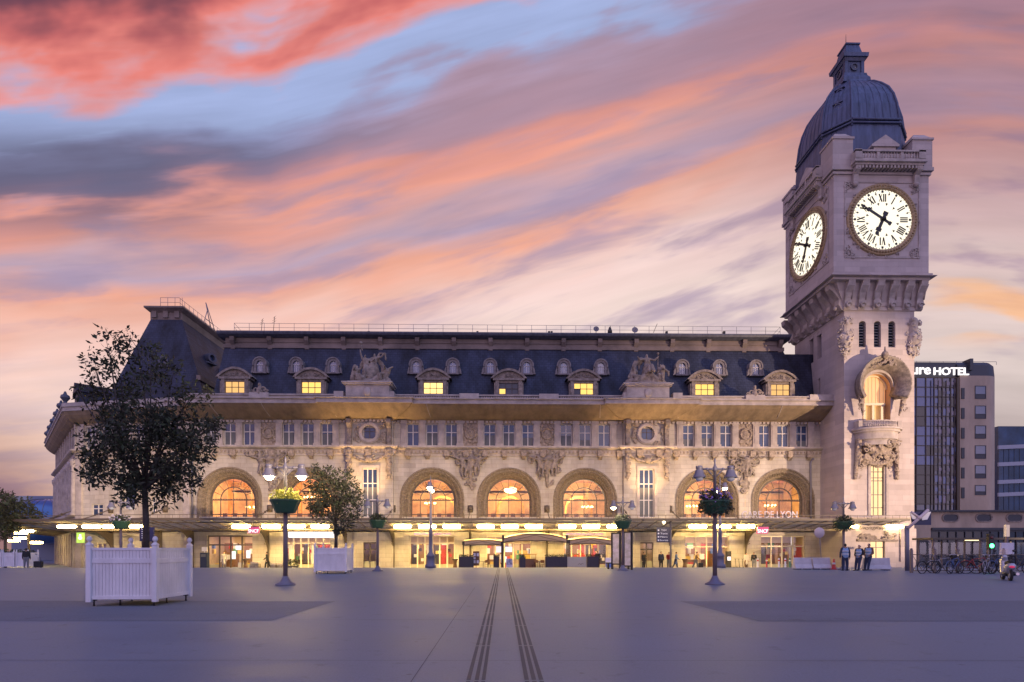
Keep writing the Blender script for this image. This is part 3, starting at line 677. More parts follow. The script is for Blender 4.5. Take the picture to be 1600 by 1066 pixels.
for p in PAV:
    yb = -.45; mb = MB(F0); rnd = random.Random(int(p * 10))
    mb.ring((p, 14.35), .80, 1.08, yb - .3, yb, 0, 360, 32); mb.ring((p, 14.35), 1.08, 1.2, yb - .18, yb, 0, 360, 32)
    stn('round_window_surround', mb, 'stone')
    mb = MB(F0); mb.ring((p, 14.35), .70, .84, yb + .02, yb + .12, 0, 360, 28); mb.box(p - .03, p + .03, yb + .04, yb + .1, 13.6, 15.1); mb.box(p - .8, p + .8, yb + .04, yb + .1, 14.5, 14.56); w = stn('round_window', mb, 'frame_dark')
    mb = MB(F0); mb.add([(p + .8 * math.cos(i * math.pi / 12), yb + .09, 14.35 + .8 * math.sin(i * math.pi / 12)) for i in range(24)], [tuple(range(24))]); stn('pane', mb, 'window_glass', w)
    mb = MB(F0)
    for i in range(46):
        a = rnd.uniform(0, 6.28); rr = rnd.uniform(1.2, 2.1); x, z = p + rr * math.cos(a) * 1.05, 14.35 + rr * math.sin(a)
        if abs(x - p) < 1.95 and 13.1 < z < 15.8: scroll(mb, x, z, yb - .12, rnd.uniform(.16, .36), .07, rnd.uniform(0, 6), 1.1, rnd.choice((-1, 1)), 9)
    stn('round_window_carving', mb, 'stone_carved', remesh=.055)
    mb = MB(F0)
    for s in (-1, 1):
        x = p + s * 2.2
        mb.prism([(yb, 15.9), (yb - .65, 15.85), (yb - .7, 15.4), (yb - .35, 14.9), (yb - .28, 13.9), (yb - .5, 13.3), (yb - .42, 13.0), (yb, 13.0)], x - .26, x + .26, 'x')
        for k in range(9): mb.ball((x + .08 * math.sin(k * 2), yb - .35 + .02 * k, 12.4 - k * .36), (.40 - .022 * k, .3 - .015 * k, .28), 8, 6)
        for k in range(14): scroll(mb, x + rnd.uniform(-.3, .3), 12.3 - k * .24, yb - .5 + .02 * k, .2, .06, rnd.uniform(0, 6), 1.0, 1, 7)
    for k in range(13):
        t = -1 + k / 6; mb.ball((p + t * 1.95, yb - .28, 11.2 + .75 * t * t), (.2, .2, .2), 8, 6)
        scroll(mb, p + t * 1.95, 11.2 + .75 * t * t, yb - .4, .2, .06, rnd.uniform(0, 6), 1, 1, 7)
    mb.ball((p, yb - .3, 11.5), (.45, .3, .4), 10, 8); mb.box(p - .6, p + .6, yb - .35, yb, 11.7, 11.95)
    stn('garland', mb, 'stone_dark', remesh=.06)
    mb = MB(F0)
    for s in (-1, 1): mb.box(p + s * .98 - .14, p + s * .98 + .14, yb - .1, yb + .02, 5.0, 10.6)
    mb.box(p - 1.15, p + 1.15, yb - .14, yb + .02, 10.45, 10.75); stn('tall_window_surround', mb, 'stone')
# drain pipe at the tower
mb = MB(); mb.tube([(TX0 - 1.15, Y0 - .15, 4.9), (TX0 - 1.15, Y0 - .15, 11.3), (TX0 - .9, Y0 - .3, 11.7)], .11, 8); mb.tube([(P0.x + .25, Y0 - .15, 4.9), (P0.x + .25, Y0 - .15, 11.7)], .1, 8); stn('drain_pipes', mb, 'iron_grey')

# ---------------------------------------------------------------- roofs
RYB, RYT, RZB, RZT = 60.9, 63.5, 17.7, 24.55
xl0, xr0, xl1, xr1 = PX(330, RYB), PX(1272, RYB), PX(351, RYT), PX(1223, RYT)
mb = MB(); n = 10                                # slightly bellied slope
for i in range(n):
    a, b = i / n, (i + 1) / n; f = lambda t: t ** .92
    ya, yb_ = RYB + (RYT - RYB) * f(a), RYB + (RYT - RYB) * f(b); za, zb = RZB + (RZT - RZB) * a, RZB + (RZT - RZB) * b
    L = lambda p, q, t: p + (q - p) * f(t)
    mb.quad((L(xl0, xl1, a), ya, za), (L(xr0, xr1, a), ya, za), (L(xr0, xr1, b), yb_, zb), (L(xl0, xl1, b), yb_, zb))
    for s0, s1, sg in ((xr0, xr1, 1), (xl0, xl1, -1)):
        q = [(L(s0, s1, a), ya, za), (L(s0, s1, a), 84 - ya + RYB, za), (L(s0, s1, b), 84 - yb_ + RYB, zb), (L(s0, s1, b), yb_, zb)]
        mb.quad(*(q if sg > 0 else q[::-1]))
mb.quad((xl1, RYT, RZT), (xr1, RYT, RZT), (xr1, 81, RZT), (xl1, 81, RZT))
stn('mansard_roof', mb, 'slate')
mb = MB(); mb.box(xl1 - .1, xr1 + .1, RYT - .15, 81, RZT - .12, 24.85); mb.box(xl1 + .1, xr1 - .1, RYT - .02, 81, 24.85, 25.7)
x = xl1 + 1.0
while x < xr1: mb.prism([(RYT - .5, 25.62), (RYT - .45, 25.2), (RYT - .16, 24.75), (RYT - .16, 24.3), (RYT, 24.2), (RYT, 25.62)], x - .24, x + .24, 'x'); x += 4.2
mb.box(xl1, xr1, RYT - .1, 81, 25.1, 25.18)
stn('roof_frieze', mb, 'lead_brown')
mb = MB(); mb.prism([(RYT - .2, 25.62), (RYT - .7, 25.82), (RYT - .8, 26.0), (RYT - .8, 26.14), (RYT - .4, 26.28), (81.5, 26.4), (81.5, 25.62)], xl1 - .55, xr1 + .65, 'x'); stn('roof_cornice', mb, 'lead')
mb = MB(); yr = RYT - .2; x0, x1 = PX(366, yr), PX(1219, yr); x = x0
while x <= x1 + .01: mb.tube([(x, yr, 26.2), (x, yr, 27.2)], .022, 5); x += (x1 - x0) / 37
for z in (26.72, 27.2): mb.tube([(x0, yr, z), (x1, yr, z)], .02, 5)
for a, b in ((x0, x0 - .5), (x1, x1 + .5)):
    for z in (26.72, 27.2): mb.tube([(a, yr, z), (b, yr + 4, z)], .02, 5)
stn('roof_railing', mb, 'iron_grey')
def dish(px, py, r):
    mb = MB(); c = P(px, py, 64.2); T = Matrix.Rotation(R(78), 4, 'X'); t = lambda p: c + (T @ Vector(p)); mb.T = t
    mb.lathe((0, 0, 0), [(.01, -.12), (r * .6, -.06), (r, .05), (r, .07), (r * .6, -.03), (.01, -.09)], 18); mb.tube([(0, 0, -.1), (0, -.2, .6)], .02, 5); mb.T = None
    mb.tube([(c.x, c.y + .1, 26.2), (c.x, c.y + .1, c.z)], .04, 6); stn('satellite_dish', mb, 'iron_grey')
dish(931.5, 514.5, .33); dish(992, 516, .36)
mb = MB()
for px, y0, y1 in ((427, 520, 495), (408, 521, 499), (952, 520, 509), (1021, 520, 506)):
    a, b = P(px, y0, 64.5), P(px + (2 if px != 1021 else 6), y1, 64.5); mb.tube([a, b], .03, 5)
    if px in (427, 408): 
        for k in range(3): m = a.lerp(b, .65 + .15 * k); mb.tube([m - V(.25 - .05 * k, 0, .1), m + V(.25 - .05 * k, 0, .2)], .015, 4)
for px in (576, 746, 858, 862, 1042, 1132, 436, 380): c = P(px, 519, 64.5); mb.box(c.x - .12, c.x + .12, c.y, c.y + .3, 26.25, c.z + .12)
mb.lathe(P(953, 519, 64.6) - V(0, 0, .3), [(.3, 0), (.25, .5), (.08, .9)], 8)
stn('roof_aerials', mb, 'iron')
# lit dormers low on the slope
def big_dormer(px, lit):
    Y = 61.0; c = PX(px, Y); T = frame((c, Y, 0), 0); mb = MB(T)
    for s in (-1, 1): mb.box(s * 1.27 - .2, s * 1.27 + .2, -.12, 2.0, 17.75, 20.15); mb.box(s * 1.5 - .12, s * 1.5 + .12, -.04, 2.0, 17.75, 19.9)
    mb.box(-1.75, 1.75, -.2, 2.2, 20.1, 20.35); mb.box(-1.1, 1.1, .0, .5, 19.86, 20.1); mb.box(-1.1, 1.1, -.02, 2, 17.7, 18.62)
    n = 16; arc = [(-1.78 + 3.56 * i / n, 20.35 + .92 * math.sin(math.pi * i / n) ** .8) for i in range(n + 1)]
    mb.prism(arc[::-1], .05, 2.6); 
    o = [(-2.02 + 4.04 * i / n, 20.3 + 1.12 * math.sin(math.pi * i / n) ** .8) for i in range(n + 1)]; ii = [(-1.7 + 3.4 * i / n, 20.33 + .84 * math.sin(math.pi * i / n) ** .8) for i in range(n + 1)]
    vs = [(x, -.22, z) for x, z in o] + [(x, -.22, z) for x, z in ii] + [(x, 2.8, z) for x, z in o] + [(x, .05, z) for x, z in ii]; k = n + 1
    mb.add(vs, [(i, i + 1, k + i + 1, k + i) for i in range(n)] + [(i, 2 * k + i, 2 * k + i + 1, i + 1) for i in range(n)] + [(k + i, k + i + 1, 3 * k + i + 1, 3 * k + i) for i in range(n)])
    rnd = random.Random(px)
    for i in range(12): t = rnd.uniform(-1.2, 1.2); scroll(mb, t, 20.5 + .35 * (1 - abs(t) / 1.4) * rnd.random(), .02, .2, .05, rnd.uniform(0, 6), 1, rnd.choice((-1, 1)), 7)
    d = stn('lit_dormer', mb, 'stone_dark')
    mb = MB(T); t = .06; z0, z1 = 18.62, 19.86
    for x in (-1.06, -.36, .36, 1.06): mb.box(x - t / 2, x + t / 2, .06, .14, z0, z1)
    for z in (z0, (z0 + z1) / 2, z1): mb.box(-1.06, 1.06, .06, .14, z - t / 2, z + t / 2)
    stn('dormer_window', mb, 'frame_dark', d)
    mb = MB(T); cells = [(x, z) for x in (-1.06, -.36, .36) for z in (z0, z0 + .62)]
    mb2 = MB(T)
    for i, (x, z) in enumerate(cells):
        w = .70 if x == -.36 else .70
        (mb if i in lit else mb2).quad((x, .12, z), (x + w, .12, z), (x + w, .12, z + .62), (x, .12, z + .62))
    if mb.v: stn('lit_panes', mb, glow('dormer_light_%d' % (int(px) % 3), ((1, .62, .16), (1, .56, .20), (1, .68, .24))[int(px) % 3], (1.5, 1.1, 1.8)[int(px) % 3]), d)
    if mb2.v: stn('dark_panes', mb2, 'curtain', d)
A6 = (0, 1, 2, 3, 4, 5)
for px, lit in ((367, A6), (486.5, A6), (677, A6), (795, (0,)), (912, (1, 2, 3, 4, 5)), (1101, A6), (1219, A6)): big_dormer(px, lit)
def small_dormer(px):
    Y = 62.05; c = PX(px, Y); T = frame((c, Y, 0), 0); mb = MB(T); zc = 22.15
    for s in (-1, 1): mb.box(s * .52 - .14, s * .52 + .14, -.05, 1.4, 21.2, zc); mb.prism([(s * .72, 21.2), (s * 1.0, 21.15), (s * .9, 21.7), (s * .72, 22.1)][::(1 if s < 0 else -1)], -.02, .9)
    mb.ring((0, zc), .38, .68, -.05, 1.6, 0, 180, 14); mb.ring((0, zc), .66, .80, -.14, 1.7, -12, 192, 16); mb.box(-.72, .72, -.1, 1, 21.1, 21.25)
    d = stn('small_dormer', mb, mat('dormer_stone', (.20, .175, .17), .8, var=.35, vs=3, bump=.3, bs=9)); mb = MB(T)
    pts = [(-.38, .12, 21.25), (.38, .12, 21.25)] + [(.38 * math.cos(R(i * 20)), .12, zc + .38 * math.sin(R(i * 20))) for i in range(10)]
    mb.add(pts, [tuple(range(len(pts)))]); w = stn('pane', mb, mat('dormer_pane', (.10, .13, .22), .15, ior=2.2), d)
    mb = MB(T); mb.box(-.03, .03, .05, .115, 21.25, 22.5); mb.box(-.36, .36, .05, .115, 22.05, 22.12); mb.box(-.22, -.19, .05, .115, 21.25, 22.1); mb.box(.19, .22, .05, .115, 21.25, 22.1); stn('glazing_bars', mb, 'frame_white', d)
for px in (406, 463, 520.5, 650, 707.5, 766, 823, 881, 939, 1066, 1124, 1181): small_dormer(px)
# crests on the outer pedestals
for x in (RELX[0], RELX[3]):
    mb = MB(); rnd = random.Random(9); mb.cap((x, yf, 18.2), (x, yf, 19.1), .35, .15)
    for s in (-1, 1):
        scroll(mb, x + s * .35, 18.55, yf - .1, .35, .10, 0, 1.3, s); scroll(mb, x + s * .75, 18.4, yf - .1, .22, .08, 0, 1.3, s)
    mb.ball((x, yf - .1, 19.15), .17); stn('parapet_crest', mb, 'statue_stone', remesh=.05)
# left pavilion roof over the corner
px0, px1 = PX(150, 65.5), PX(341, 70); mb = MB(); ty0, ty1 = 70., 81.; tx0, tx1 = PX(236, ty0), PX(284, ty0)
mb.frustum((px0, px1 + .6, 66.2, 87), (px0 + 1.2, px1 - .9, 67.4, 85.8), 17.2, 22.0); mb.frustum((px0 + 1.2, px1 - .9, 67.4, 85.8), (tx0, tx1, ty0, ty1), 22.0, 30.4); stn('corner_roof', mb, 'slate')
mb = MB(); mb.box(tx0 - .05, tx1 + .05, ty0 - .05, ty1, 30.3, 31.2); mb.frustum((tx0 - .1, tx1 + .1, ty0 - .1, ty1 + .1), (tx0 - .55, tx1 + .5, ty0 - .6, ty1 + .3), 31.2, 31.6); mb.box(tx0 - .55, tx1 + .5, ty0 - .6, ty1 + .3, 31.6, 31.8)
for x in (tx0 + .5, tx1 - .5, (tx0 + tx1) / 2): mb.box(x - .3, x + .3, ty0 - .25, ty0, 30.5, 31.4)
mb.box(px1 - 1.2, px1 - .7, 67.2, 86, 21.9, 22.5); stn('corner_roof_cornice', mb, 'lead_brown')
mb = MB()
for i in range(12): yy = ty0 + i * 1.0; mb.tube([(tx1 - .2, yy, 31.8), (tx1 - .2, yy, 33.0)], .025, 5)
for i in range(4): xx = tx0 + 1.3 + i * .9; mb.tube([(xx, ty0 - .2, 31.8), (xx, ty0 - .2, 33.0)], .025, 5)
for z in (32.4, 33.0): mb.tube([(tx1 - .2, ty0 - .2, z), (tx1 - .2, ty1, z)], .022, 5); mb.tube([(tx0 + 1.3, ty0 - .2, z), (tx1 - .2, ty0 - .2, z)], .022, 5)
a = V(tx1, 77, 31.8); mb.tube([a, a + V(-.1, -1.2, 3.3)], .06, 5); mb.tube([a + V(0, -2, 0), a + V(-.05, -.8, 2.6)], .05, 5); mb.tube([a + V(0, 1.2, 0), a + V(-.1, -1.2, 3.3)], .05, 5); mb.tube([a + V(0, -1.4, 1), a + V(0, .4, 1)], .04, 5)
stn('corner_roof_railing', mb, 'iron_grey')
def oeil(x, y, z, r, ang):
    T0 = frame((x, y, z), ang); mb = MB(T0); mb.ring((0, 0), r * .62, r, -.25, .8, 0, 360, 20); mb.box(-r * 1.3, r * 1.3, -.15, .6, -r * 1.2, -r * .95); d = stn('oval_dormer', mb, 'lead')
    mb = MB(T0); mb.add([(r * .65 * math.cos(i * math.pi / 8), .1, r * .65 * math.sin(i * math.pi / 8)) for i in range(16)], [tuple(range(16))]); stn('pane', mb, 'window_glass', d)
oeil(px1 - .45, 71.5, 20.2, .75, R(75)); oeil(tx1 + 2.3, 72.6, 26.4, .62, R(65)); oeil(tx1 + 2.6, 76.0, 25.8, .6, R(65)); oeil((tx0 + tx1) / 2 + 1.0, 67.9, 24.4, .6, 0)
# small gabled dormer and urns along the wing eaves
mb = MB(FW); mb.box(LW - 4.6, LW - 1.2, .2, 4, 17.5, 20.0); mb.prism([(LW - 5, 20.0), (LW - .8, 20.0), (LW - 2.9, 21.4)], 0, 4); stn('wing_gable', mb, 'slate')
mb = MB(FW); mb.prism([(.5, 17.2), (1.5, 19.6), (5, 19.6), (5, 17.2)], .5, LW - .5, 'x'); stn('wing_roof', mb, 'slate')
for s in (.3, 5.8, 11.3, 16.8, 22.3, 27.5):
    if s > LW: continue
    mb = MB(FW); mb.lathe((s, -1.0, 17.9), [(.4, 0), (.4, .3), (.2, .4), (.2, .6), (.5, 1.0), (.42, 1.3), (.2, 1.4), (.12, 1.7), (.04, 1.8)], 10); leafy(mb, s, 19.0, -1.0, .5, 9, rnd); stn('eaves_urn', mb, 'lead', remesh=.07)

# ---------------------------------------------------------------- shops at street level
def shopfront(c, hw, z1, T, y=.25, cols=5, door=None, m='frame_cream', transom=2.05, name='shopfront', base=.45):
    mb = MB(T); t = .07; z0 = ZG + .02
    for i in range(cols + 1): x = c - hw + 2 * hw * i / cols; mb.box(x - t, x + t, y - .06, y + .06, z0, z1)
    for z in (z1 - t, transom): mb.box(c - hw, c + hw, y - .055, y + .055, z - t, z + t)
    w = stn(name, mb, m); mb = MB(T)
    for i in range(cols):
        if door and i in door: continue
        a, b = c - hw + 2 * hw * i / cols + t, c - hw + 2 * hw * (i + 1) / cols - t; mb.box(a, b, y - .05, y + .05, z0, z0 + base)
    stn('stall_riser', mb, mat('riser', (.42, .40, .26), .6), w)
    mb = MB(T); mb.quad((c - hw, y, z0), (c + hw, y, z0), (c + hw, y, z1), (c - hw, y, z1)); stn('pane', mb, 'shop_glass', w); return w
for i, c in enumerate(ARCH): shopfront(c, 2.5, 2.95, F0, cols=(4, 6, 6, 5, 5, 4, 4)[i], door={0: (1, 2), 3: (2,), 5: (1, 2)}.get(i), transom=(1.9, 2.1, 2.1, 2.1, 2.1, 1.7, 1.75)[i], m='frame_cream' if i not in (0,) else 'frame_dark')
for p in PAV: shopfront(p, .72, 2.2, F0, y=-.2, cols=2, transom=1.4, m='frame_dark', name='pavilion_door', base=.8)
shopfront(3.3, .7, 2.2, FC, y=.2, cols=2, transom=1.5); shopfront(9.35, .85, 2.6, FC, y=.2, cols=2, transom=1.6, base=.4)
for w in ww: shopfront(w, .8, 3.0, FW, y=.3, cols=2, transom=2.0, base=1.0, name='wing_shopfront')
mb = MB(F0); mb.quad((P0.x - 14, 6, ZG), (TX0 - .2, 6, ZG), (TX0 - .2, 6, 4.2), (P0.x - 14, 6, 4.2))
for c in [P0.x] + [c + BAY for c in ARCH] + [P0.x + 18]: mb.box(c - .1, c + .1, .36, 6, ZG, 4.2)
mb.quad((P0.x - 14, .36, 3.3), (TX0 - .2, .36, 3.3), (TX0 - .2, 6, 3.3), (P0.x - 14, 6, 3.3)); stn('shop_interior', mb, 'shop_wall')
mb = MB(F0); mb.quad((P0.x - 14, .0, ZG + .02), (TX0 - .2, .0, ZG + .02), (TX0 - .2, 6, ZG + .02), (P0.x - 14, 6, ZG + .02)); stn('shop_floor', mb, 'shop_floor')
mb = MB(FW); mb.quad((0, 3, ZG), (LW, 3, ZG), (LW, 3, 4.2), (0, 3, 4.2)); stn('wing_interior', mb, 'shop_wall')
SHOPC = [mat('goods_red', (.55, .05, .04), .5), mat('goods_yellow', (.75, .50, .06), .5), mat('goods_blue', (.08, .16, .45), .5), mat('goods_white', (.75, .73, .68), .5), mat('goods_green', (.10, .28, .12), .5), mat('goods_dark', (.05, .04, .045), .5), mat('goods_wood', (.28, .14, .06), .5)]
rnd = random.Random(21)
for i, c in enumerate(ARCH):
    mb = MB(F0)
    if i in (1, 2, 4, 6):                    # tall posters and curtains right behind the glass
        for k in range(6):
            if rnd.random() < .8: mb.mi = rnd.choice((5, 5, 6, 3, 0)); a = c - 2.4 + k * .82; mb.box(a + .08, a + .72, .5, .55, ZG + .5, 1.9)
        for k in range(8): mb.mi = rnd.choice((0, 3, 1, 5)); a = c - 2.2 + rnd.random() * 4.2; z = rnd.uniform(0, 1.4); mb.box(a, a + .3, .44, .48, z, z + .35)
    for k in range(26):
        mb.mi = rnd.choice((0, 0, 1, 1, 2, 3, 3, 4, 6)); a = c - 3.6 + rnd.random() * 7; d = rnd.uniform(1.6, 5.6); z = rnd.choice((ZG, .2, .9, 1.5)); mb.box(a, a + rnd.uniform(.25, .8), d, d + .3, z, z + rnd.uniform(.3, .7))
    for k in range(3): mb.mi = 6; a = c - 3.4 + k * 2.4; mb.box(a, a + 1.6, 5.6, 5.9, ZG, 2.2)
    stn('shop_goods', mb, SHOPC)
    ld = bpy.data.lights.new('shop_lamp', 'AREA'); ld.energy = (520, 330, 330, 620, 420, 520, 160)[i]; ld.size = 5; ld.size_y = 2; ld.shape = 'RECTANGLE'; ld.color = (1, .72, .40)
    lo = bpy.data.objects.new('shop_lamp', ld); C.objects.link(lo); lo.location = F0(V(c, 2.6, 3.2)); lo.parent = station
# bright panels and a hanging screen inside the first shop
mb = MB(F0); c = ARCH[0]
for x, z, w, h in ((.15, 1.35, .75, .5), (-.35, .3, .5, .9), (1.35, .4, .45, .9), (-1.7, .0, .25, .5)): mb.box(c + x, c + x + w, 1.0, 1.05, z, z + h)
stn('shop_screens', mb, 'sign_white')
c3 = ARCH[3]; mb = MB(F0)
for x, z, w, h in ((-1.5, 1.05, .9, .7), (-.4, 1.1, .8, .6), (-.9, -.1, .7, .7)): mb.box(c3 + x, c3 + x + w, .9, .95, z, z + h)
stn('cafe_screens', mb, mat('cafe_screen', (.5, .5, .6), .4, emit=(.75, .75, 1), es=.9))
# ---------------------------------------------------------------- glass canopy along the fronts
canopy = thing('glass_canopy', 'long iron and glass canopy with rows of glowing strip lamps along the station front', 'canopy')
def cnp(name, mb, m, parent=None, **k): return mb.build(name, m, parent or canopy, **k)
CR = PX(1421, 55)
CP = [(CR, Y0), tuple(P0), tuple(P1), tuple(P2)]
mb = MB(); sweep(mb, CP, [(.25, 3.45), (2.4, 3.72), (4.6, 4.02), (7.0, 4.34)]); cnp('glass_roof', mb, 'canopy_glass')
mb = MB(); sweep(mb, CP, [(6.95, 4.28), (7.12, 4.28), (7.12, 4.50), (6.95, 4.50)], True); sweep(mb, CP, [(3.4, 3.42), (3.6, 3.42), (3.6, 3.56), (3.4, 3.56)], True)
sweep(mb, CP, [(7.06, 4.80), (7.1, 4.80), (7.1, 4.85), (7.06, 4.85)], True); sweep(mb, CP, [(5.6, 4.06), (5.7, 4.06), (5.7, 4.16), (5.6, 4.16)], True); sweep(mb, CP, [(.2, 3.36), (.45, 3.36), (.45, 3.6), (.2, 3.6)], True)
beams = mb
mb = MB(F0); x = P0.x
while x < CR:
    mb.prism([(-.25, 3.47), (-.25, 3.38), (-7.0, 4.26), (-7.0, 4.34)], x - .035, x + .035, 'x'); 
    for k in range(2): mb.tube([(x + .72 * k, -7.08, 4.45), (x + .72 * k, -7.08, 4.82)], .018, 4)
    x += 1.44
for T, ln in ((FC, LC), (FW, LW)):
    mb.T = T; x = .3
    while x < ln: mb.prism([(-.25, 3.47), (-.25, 3.38), (-7.0, 4.26), (-7.0, 4.34)], x - .035, x + .035, 'x'); x += 1.44
cnp('glazing_ribs', mb, 'iron_brown')
mb = beams; mb.T = F0; rnd = random.Random(2)            # cast scrolls hanging under the front beam
x = P0.x + .5
while x < CR - .5:
    if rnd.random() < .8: scroll(mb, x, 3.62, -4.6, .22, .035, rnd.uniform(0, 6), 1.2, 1, 8); scroll(mb, x + .35, 3.70, -4.6, .16, .03, 0, 1.2, -1, 8)
    x += .72
cnp('edge_beams', mb, 'iron_brown')
def bracket(x, T=F0):
    mb = MB(T); n = 12; o = [(-.15 - 3.2 * (1 - math.cos(i / n * math.pi / 2)), .6 + 2.85 * math.sin(i / n * math.pi / 2)) for i in range(n + 1)]
    poly = o + [(-3.35, 3.62), (-.05, 3.5), (-.05, .6)]
    mb.prism(poly, x - .07, x + .07, 'x'); mb.tube([(x, -.18, ZG), (x, -.18, 3.4)], .11, 8)
    for i in range(5): scroll(mb, x + .0, 3.0 - .25 * i, -.5 - .1 * i, .15, .04, 0, 1, 1, 6)
    cnp('curved_bracket', mb, 'iron_brown')
for x in (ARCH[0] - BAY + .3, RELX[0], PAV[0] - PW, PAV[0] + PW, RELX[1], RELX[2], PAV[1] - PW, PAV[1] + PW, RELX[3]): bracket(x)
bracket(4.9, FC); bracket(11.2, FC)
def tie(px, T=None, s=None):
    mb = MB(T or F0); x = PX(px, Y0) if T is None else s; z = 5.95
    mb.lathe((x, -.02, z - .35), [(.16, 0), (.28, .1), (.33, .4), (.26, .68), (.08, .78)], 10); mb.box(x - .3, x + .3, -.1, 0, z - .4, z + .4)
    mb.tube([(x, -.2, z), (x + .0, -2.2, 5.1), (x, -5.2, 4.2)], .05, 6); mb.ball((x, -1.3, 5.5), .13, 8, 6); cnp('tie_rod', mb, 'iron_brown')
for px in (422, 614, 735, 854.5, 974, 1046): tie(px)
tie(0, FC, 4.6); tie(0, FC, LC - 3.2)
for s in (LW - 1, LW - 7, LW - 13): tie(0, FW, s)
YT = 57.6
def strip(px, py=823, Y=YT, w=1.75):
    c = P(px, py, Y); mb = MB(); mb.box(c.x - w / 2 - .06, c.x + w / 2 + .06, Y - .16, Y + .16, c.z + .16, c.z + .24); f = cnp('strip_lamp', mb, 'iron_grey')
    mb = MB(); mb.tube([(c.x - w / 2, Y - .07, c.z), (c.x + w / 2, Y - .07, c.z)], .135, 8); mb.tube([(c.x - w / 2, Y + .09, c.z), (c.x + w / 2, Y + .09, c.z)], .115, 8); cnp('lamp_tube', mb, 'tube_light' if 300 < px < 1300 else 'tube_light_dim', f)
for px in (104.5, 143, 175, 217, 377, 424, 463, 500, 629, 667.5, 706, 759, 796.5, 834, 886, 923.5, 957, 1090, 1128, 1165, 1327, 1397): strip(px, 823, YT if px > 300 else YT + .8, 1.75 if px != 957 else 1.1)
for px, py, Y in ((22, 845, 74), (31, 841, 69), (33, 833, 66), (42, 830, 64.5), (57, 848, 71)): strip(px, py, Y, 1.3)

# ---------------------------------------------------------------- clock tower
tower = thing('clock_tower', 'tall pale stone clock tower with two white glowing dials and a dark ribbed dome', 'tower')
def twr(name, mb, m, parent=None, **k): return mb.build(name, m, parent or tower, **k)
ashlar('tower_stone', (.52, .45, .41), (.93, .37), bw=1.5, bh=.55, dark=.86, mortar=.014, var=.10)
mat('dome_lead', (.070, .085, .15), .5, var=.45, vs=1.2, bump=.2, bs=4, stretch=(2.5, 2.5, .3))
glow('dial_light', (1, .90, .72), 1.35); mat('dial_black', (.02, .015, .01), .5); mat('dial_rim', (.38, .27, .13), .5, var=.4, vs=4, bump=.8, bs=8)
glow('warm_pane', (1, .66, .33), 1.5); mat('niche', (.62, .40, .20), .8)
TF = frame((0, TYF, 0), 0); TL = frame((TX0, TYB, 0), -math.pi / 2); tl = TYB - TYF; TC = (TX0 + TX1) / 2
zt = lambda y, Y=TYF: CAMH + (HZ - y) * Y / FPX
nx = PX(1369.5, TYF); nr = 1.5; nz = zt(603.5); nb = zt(655)
mb = MB(TF)
wall_rect(mb, TX0, TX1, ZG, nb, [(PX(1360, TYF), PX(1382, TYF), zt(805), zt(726)), (PX(1360, TYF), PX(1383, TYF), ZG + .1, zt(846))], rev=.45)
wall_arch(mb, TX0, TX1, nb, 22.2, nx, nz, nr); zb = zt(539)
e = [TX0, (PX(1353, TYF) + PX(1365, TYF)) / 2, (PX(1377, TYF) + PX(1387.5, TYF)) / 2, TX1]; SL = [PX(1347.5, TYF), PX(1371, TYF), PX(1393.5, TYF)]
mb.quad((TX0, 0, 22.2), (TX1, 0, 22.2), (TX1, 0, zb), (TX0, 0, zb))
for i in range(3): wall_arch(mb, e[i], e[i + 1], zb, 30, SL[i], zt(503), .38)
for x in SL:
    q = []; 
    for i in range(11): a = R(180 - 18 * i); q.append((x + .38 * math.cos(a), zt(503) + .38 * math.sin(a)))
    q = [(x - .38, zb)] + q + [(x + .38, zb)]
    mb.add([(a, 0, b) for a, b in q] + [(a, .5, b) for a, b in q], [(i, i + 1, 13 + i + 1, 13 + i) for i in range(12)]); mb.quad((x - .38, 0, zb), (x + .38, 0, zb), (x + .38, .5, zb), (x - .38, .5, zb))
twr('shaft_front', mb, 'tower_stone')
mb = MB(TF)
for x in SL:
    mb.quad((x - .4, .5, zb), (x + .4, .5, zb), (x + .4, .5, zt(503) + .4), (x - .4, .5, zt(503) + .4))
p_ = twr('slit_windows', mb, 'window_glass'); mb = MB(TF)
for x in SL:
    for k in range(9): mb.prism([(.2, zb + .1 + .3 * k), (.42, zb + .28 + .3 * k), (.42, zb + .32 + .3 * k), (.2, zb + .14 + .3 * k)], x - .37, x + .37, 'x')
twr('louvres', mb, 'lead', p_)
mb = MB(TL); LS = []
for a, b, y0, y1 in ((1265, 1271, 527, 565), (1277, 1283.5, 520, 557)):
    Ya, Yb = YX(a, TX0), YX(b, TX0); Ym = (Ya + Yb) / 2; LS.append((TYB - Ya, TYB - Yb, zt(y1, Ym), zt(y0, Ym)))
Ya, Yb = YX(1278.5, TX0), YX(1281.5, TX0); LS.append((TYB - Ya, TYB - Yb, zt(615, Ya), zt(590, Ya)))
wall_rect(mb, 0, tl, ZG, 30, [(a, b, c, d) for a, b, c, d in LS], rev=.5)
mb.T = None; mb.quad((TX1, TYF, ZG), (TX1, TYB, ZG), (TX1, TYB, 30), (TX1, TYF, 30)); mb.quad((TX0, TYB, ZG), (TX1, TYB, ZG), (TX1, TYB, 30), (TX0, TYB, 30)); twr('shaft_sides', mb, 'tower_stone')
mb = MB(TL)
for a, b, c, d in LS: mb.quad((a, .45, c), (b, .45, c), (b, .45, d), (a, .45, d))
twr('side_panes', mb, 'window_glass'); mb = MB(TL)
for a, b, c, d in LS[:2]: m = (a + b) / 2; mb.ring((m, d), (b - a) / 2, (b - a) / 2 + .12, -.05, .1, 0, 180, 14)
twr('side_window_heads', mb, 'stone')
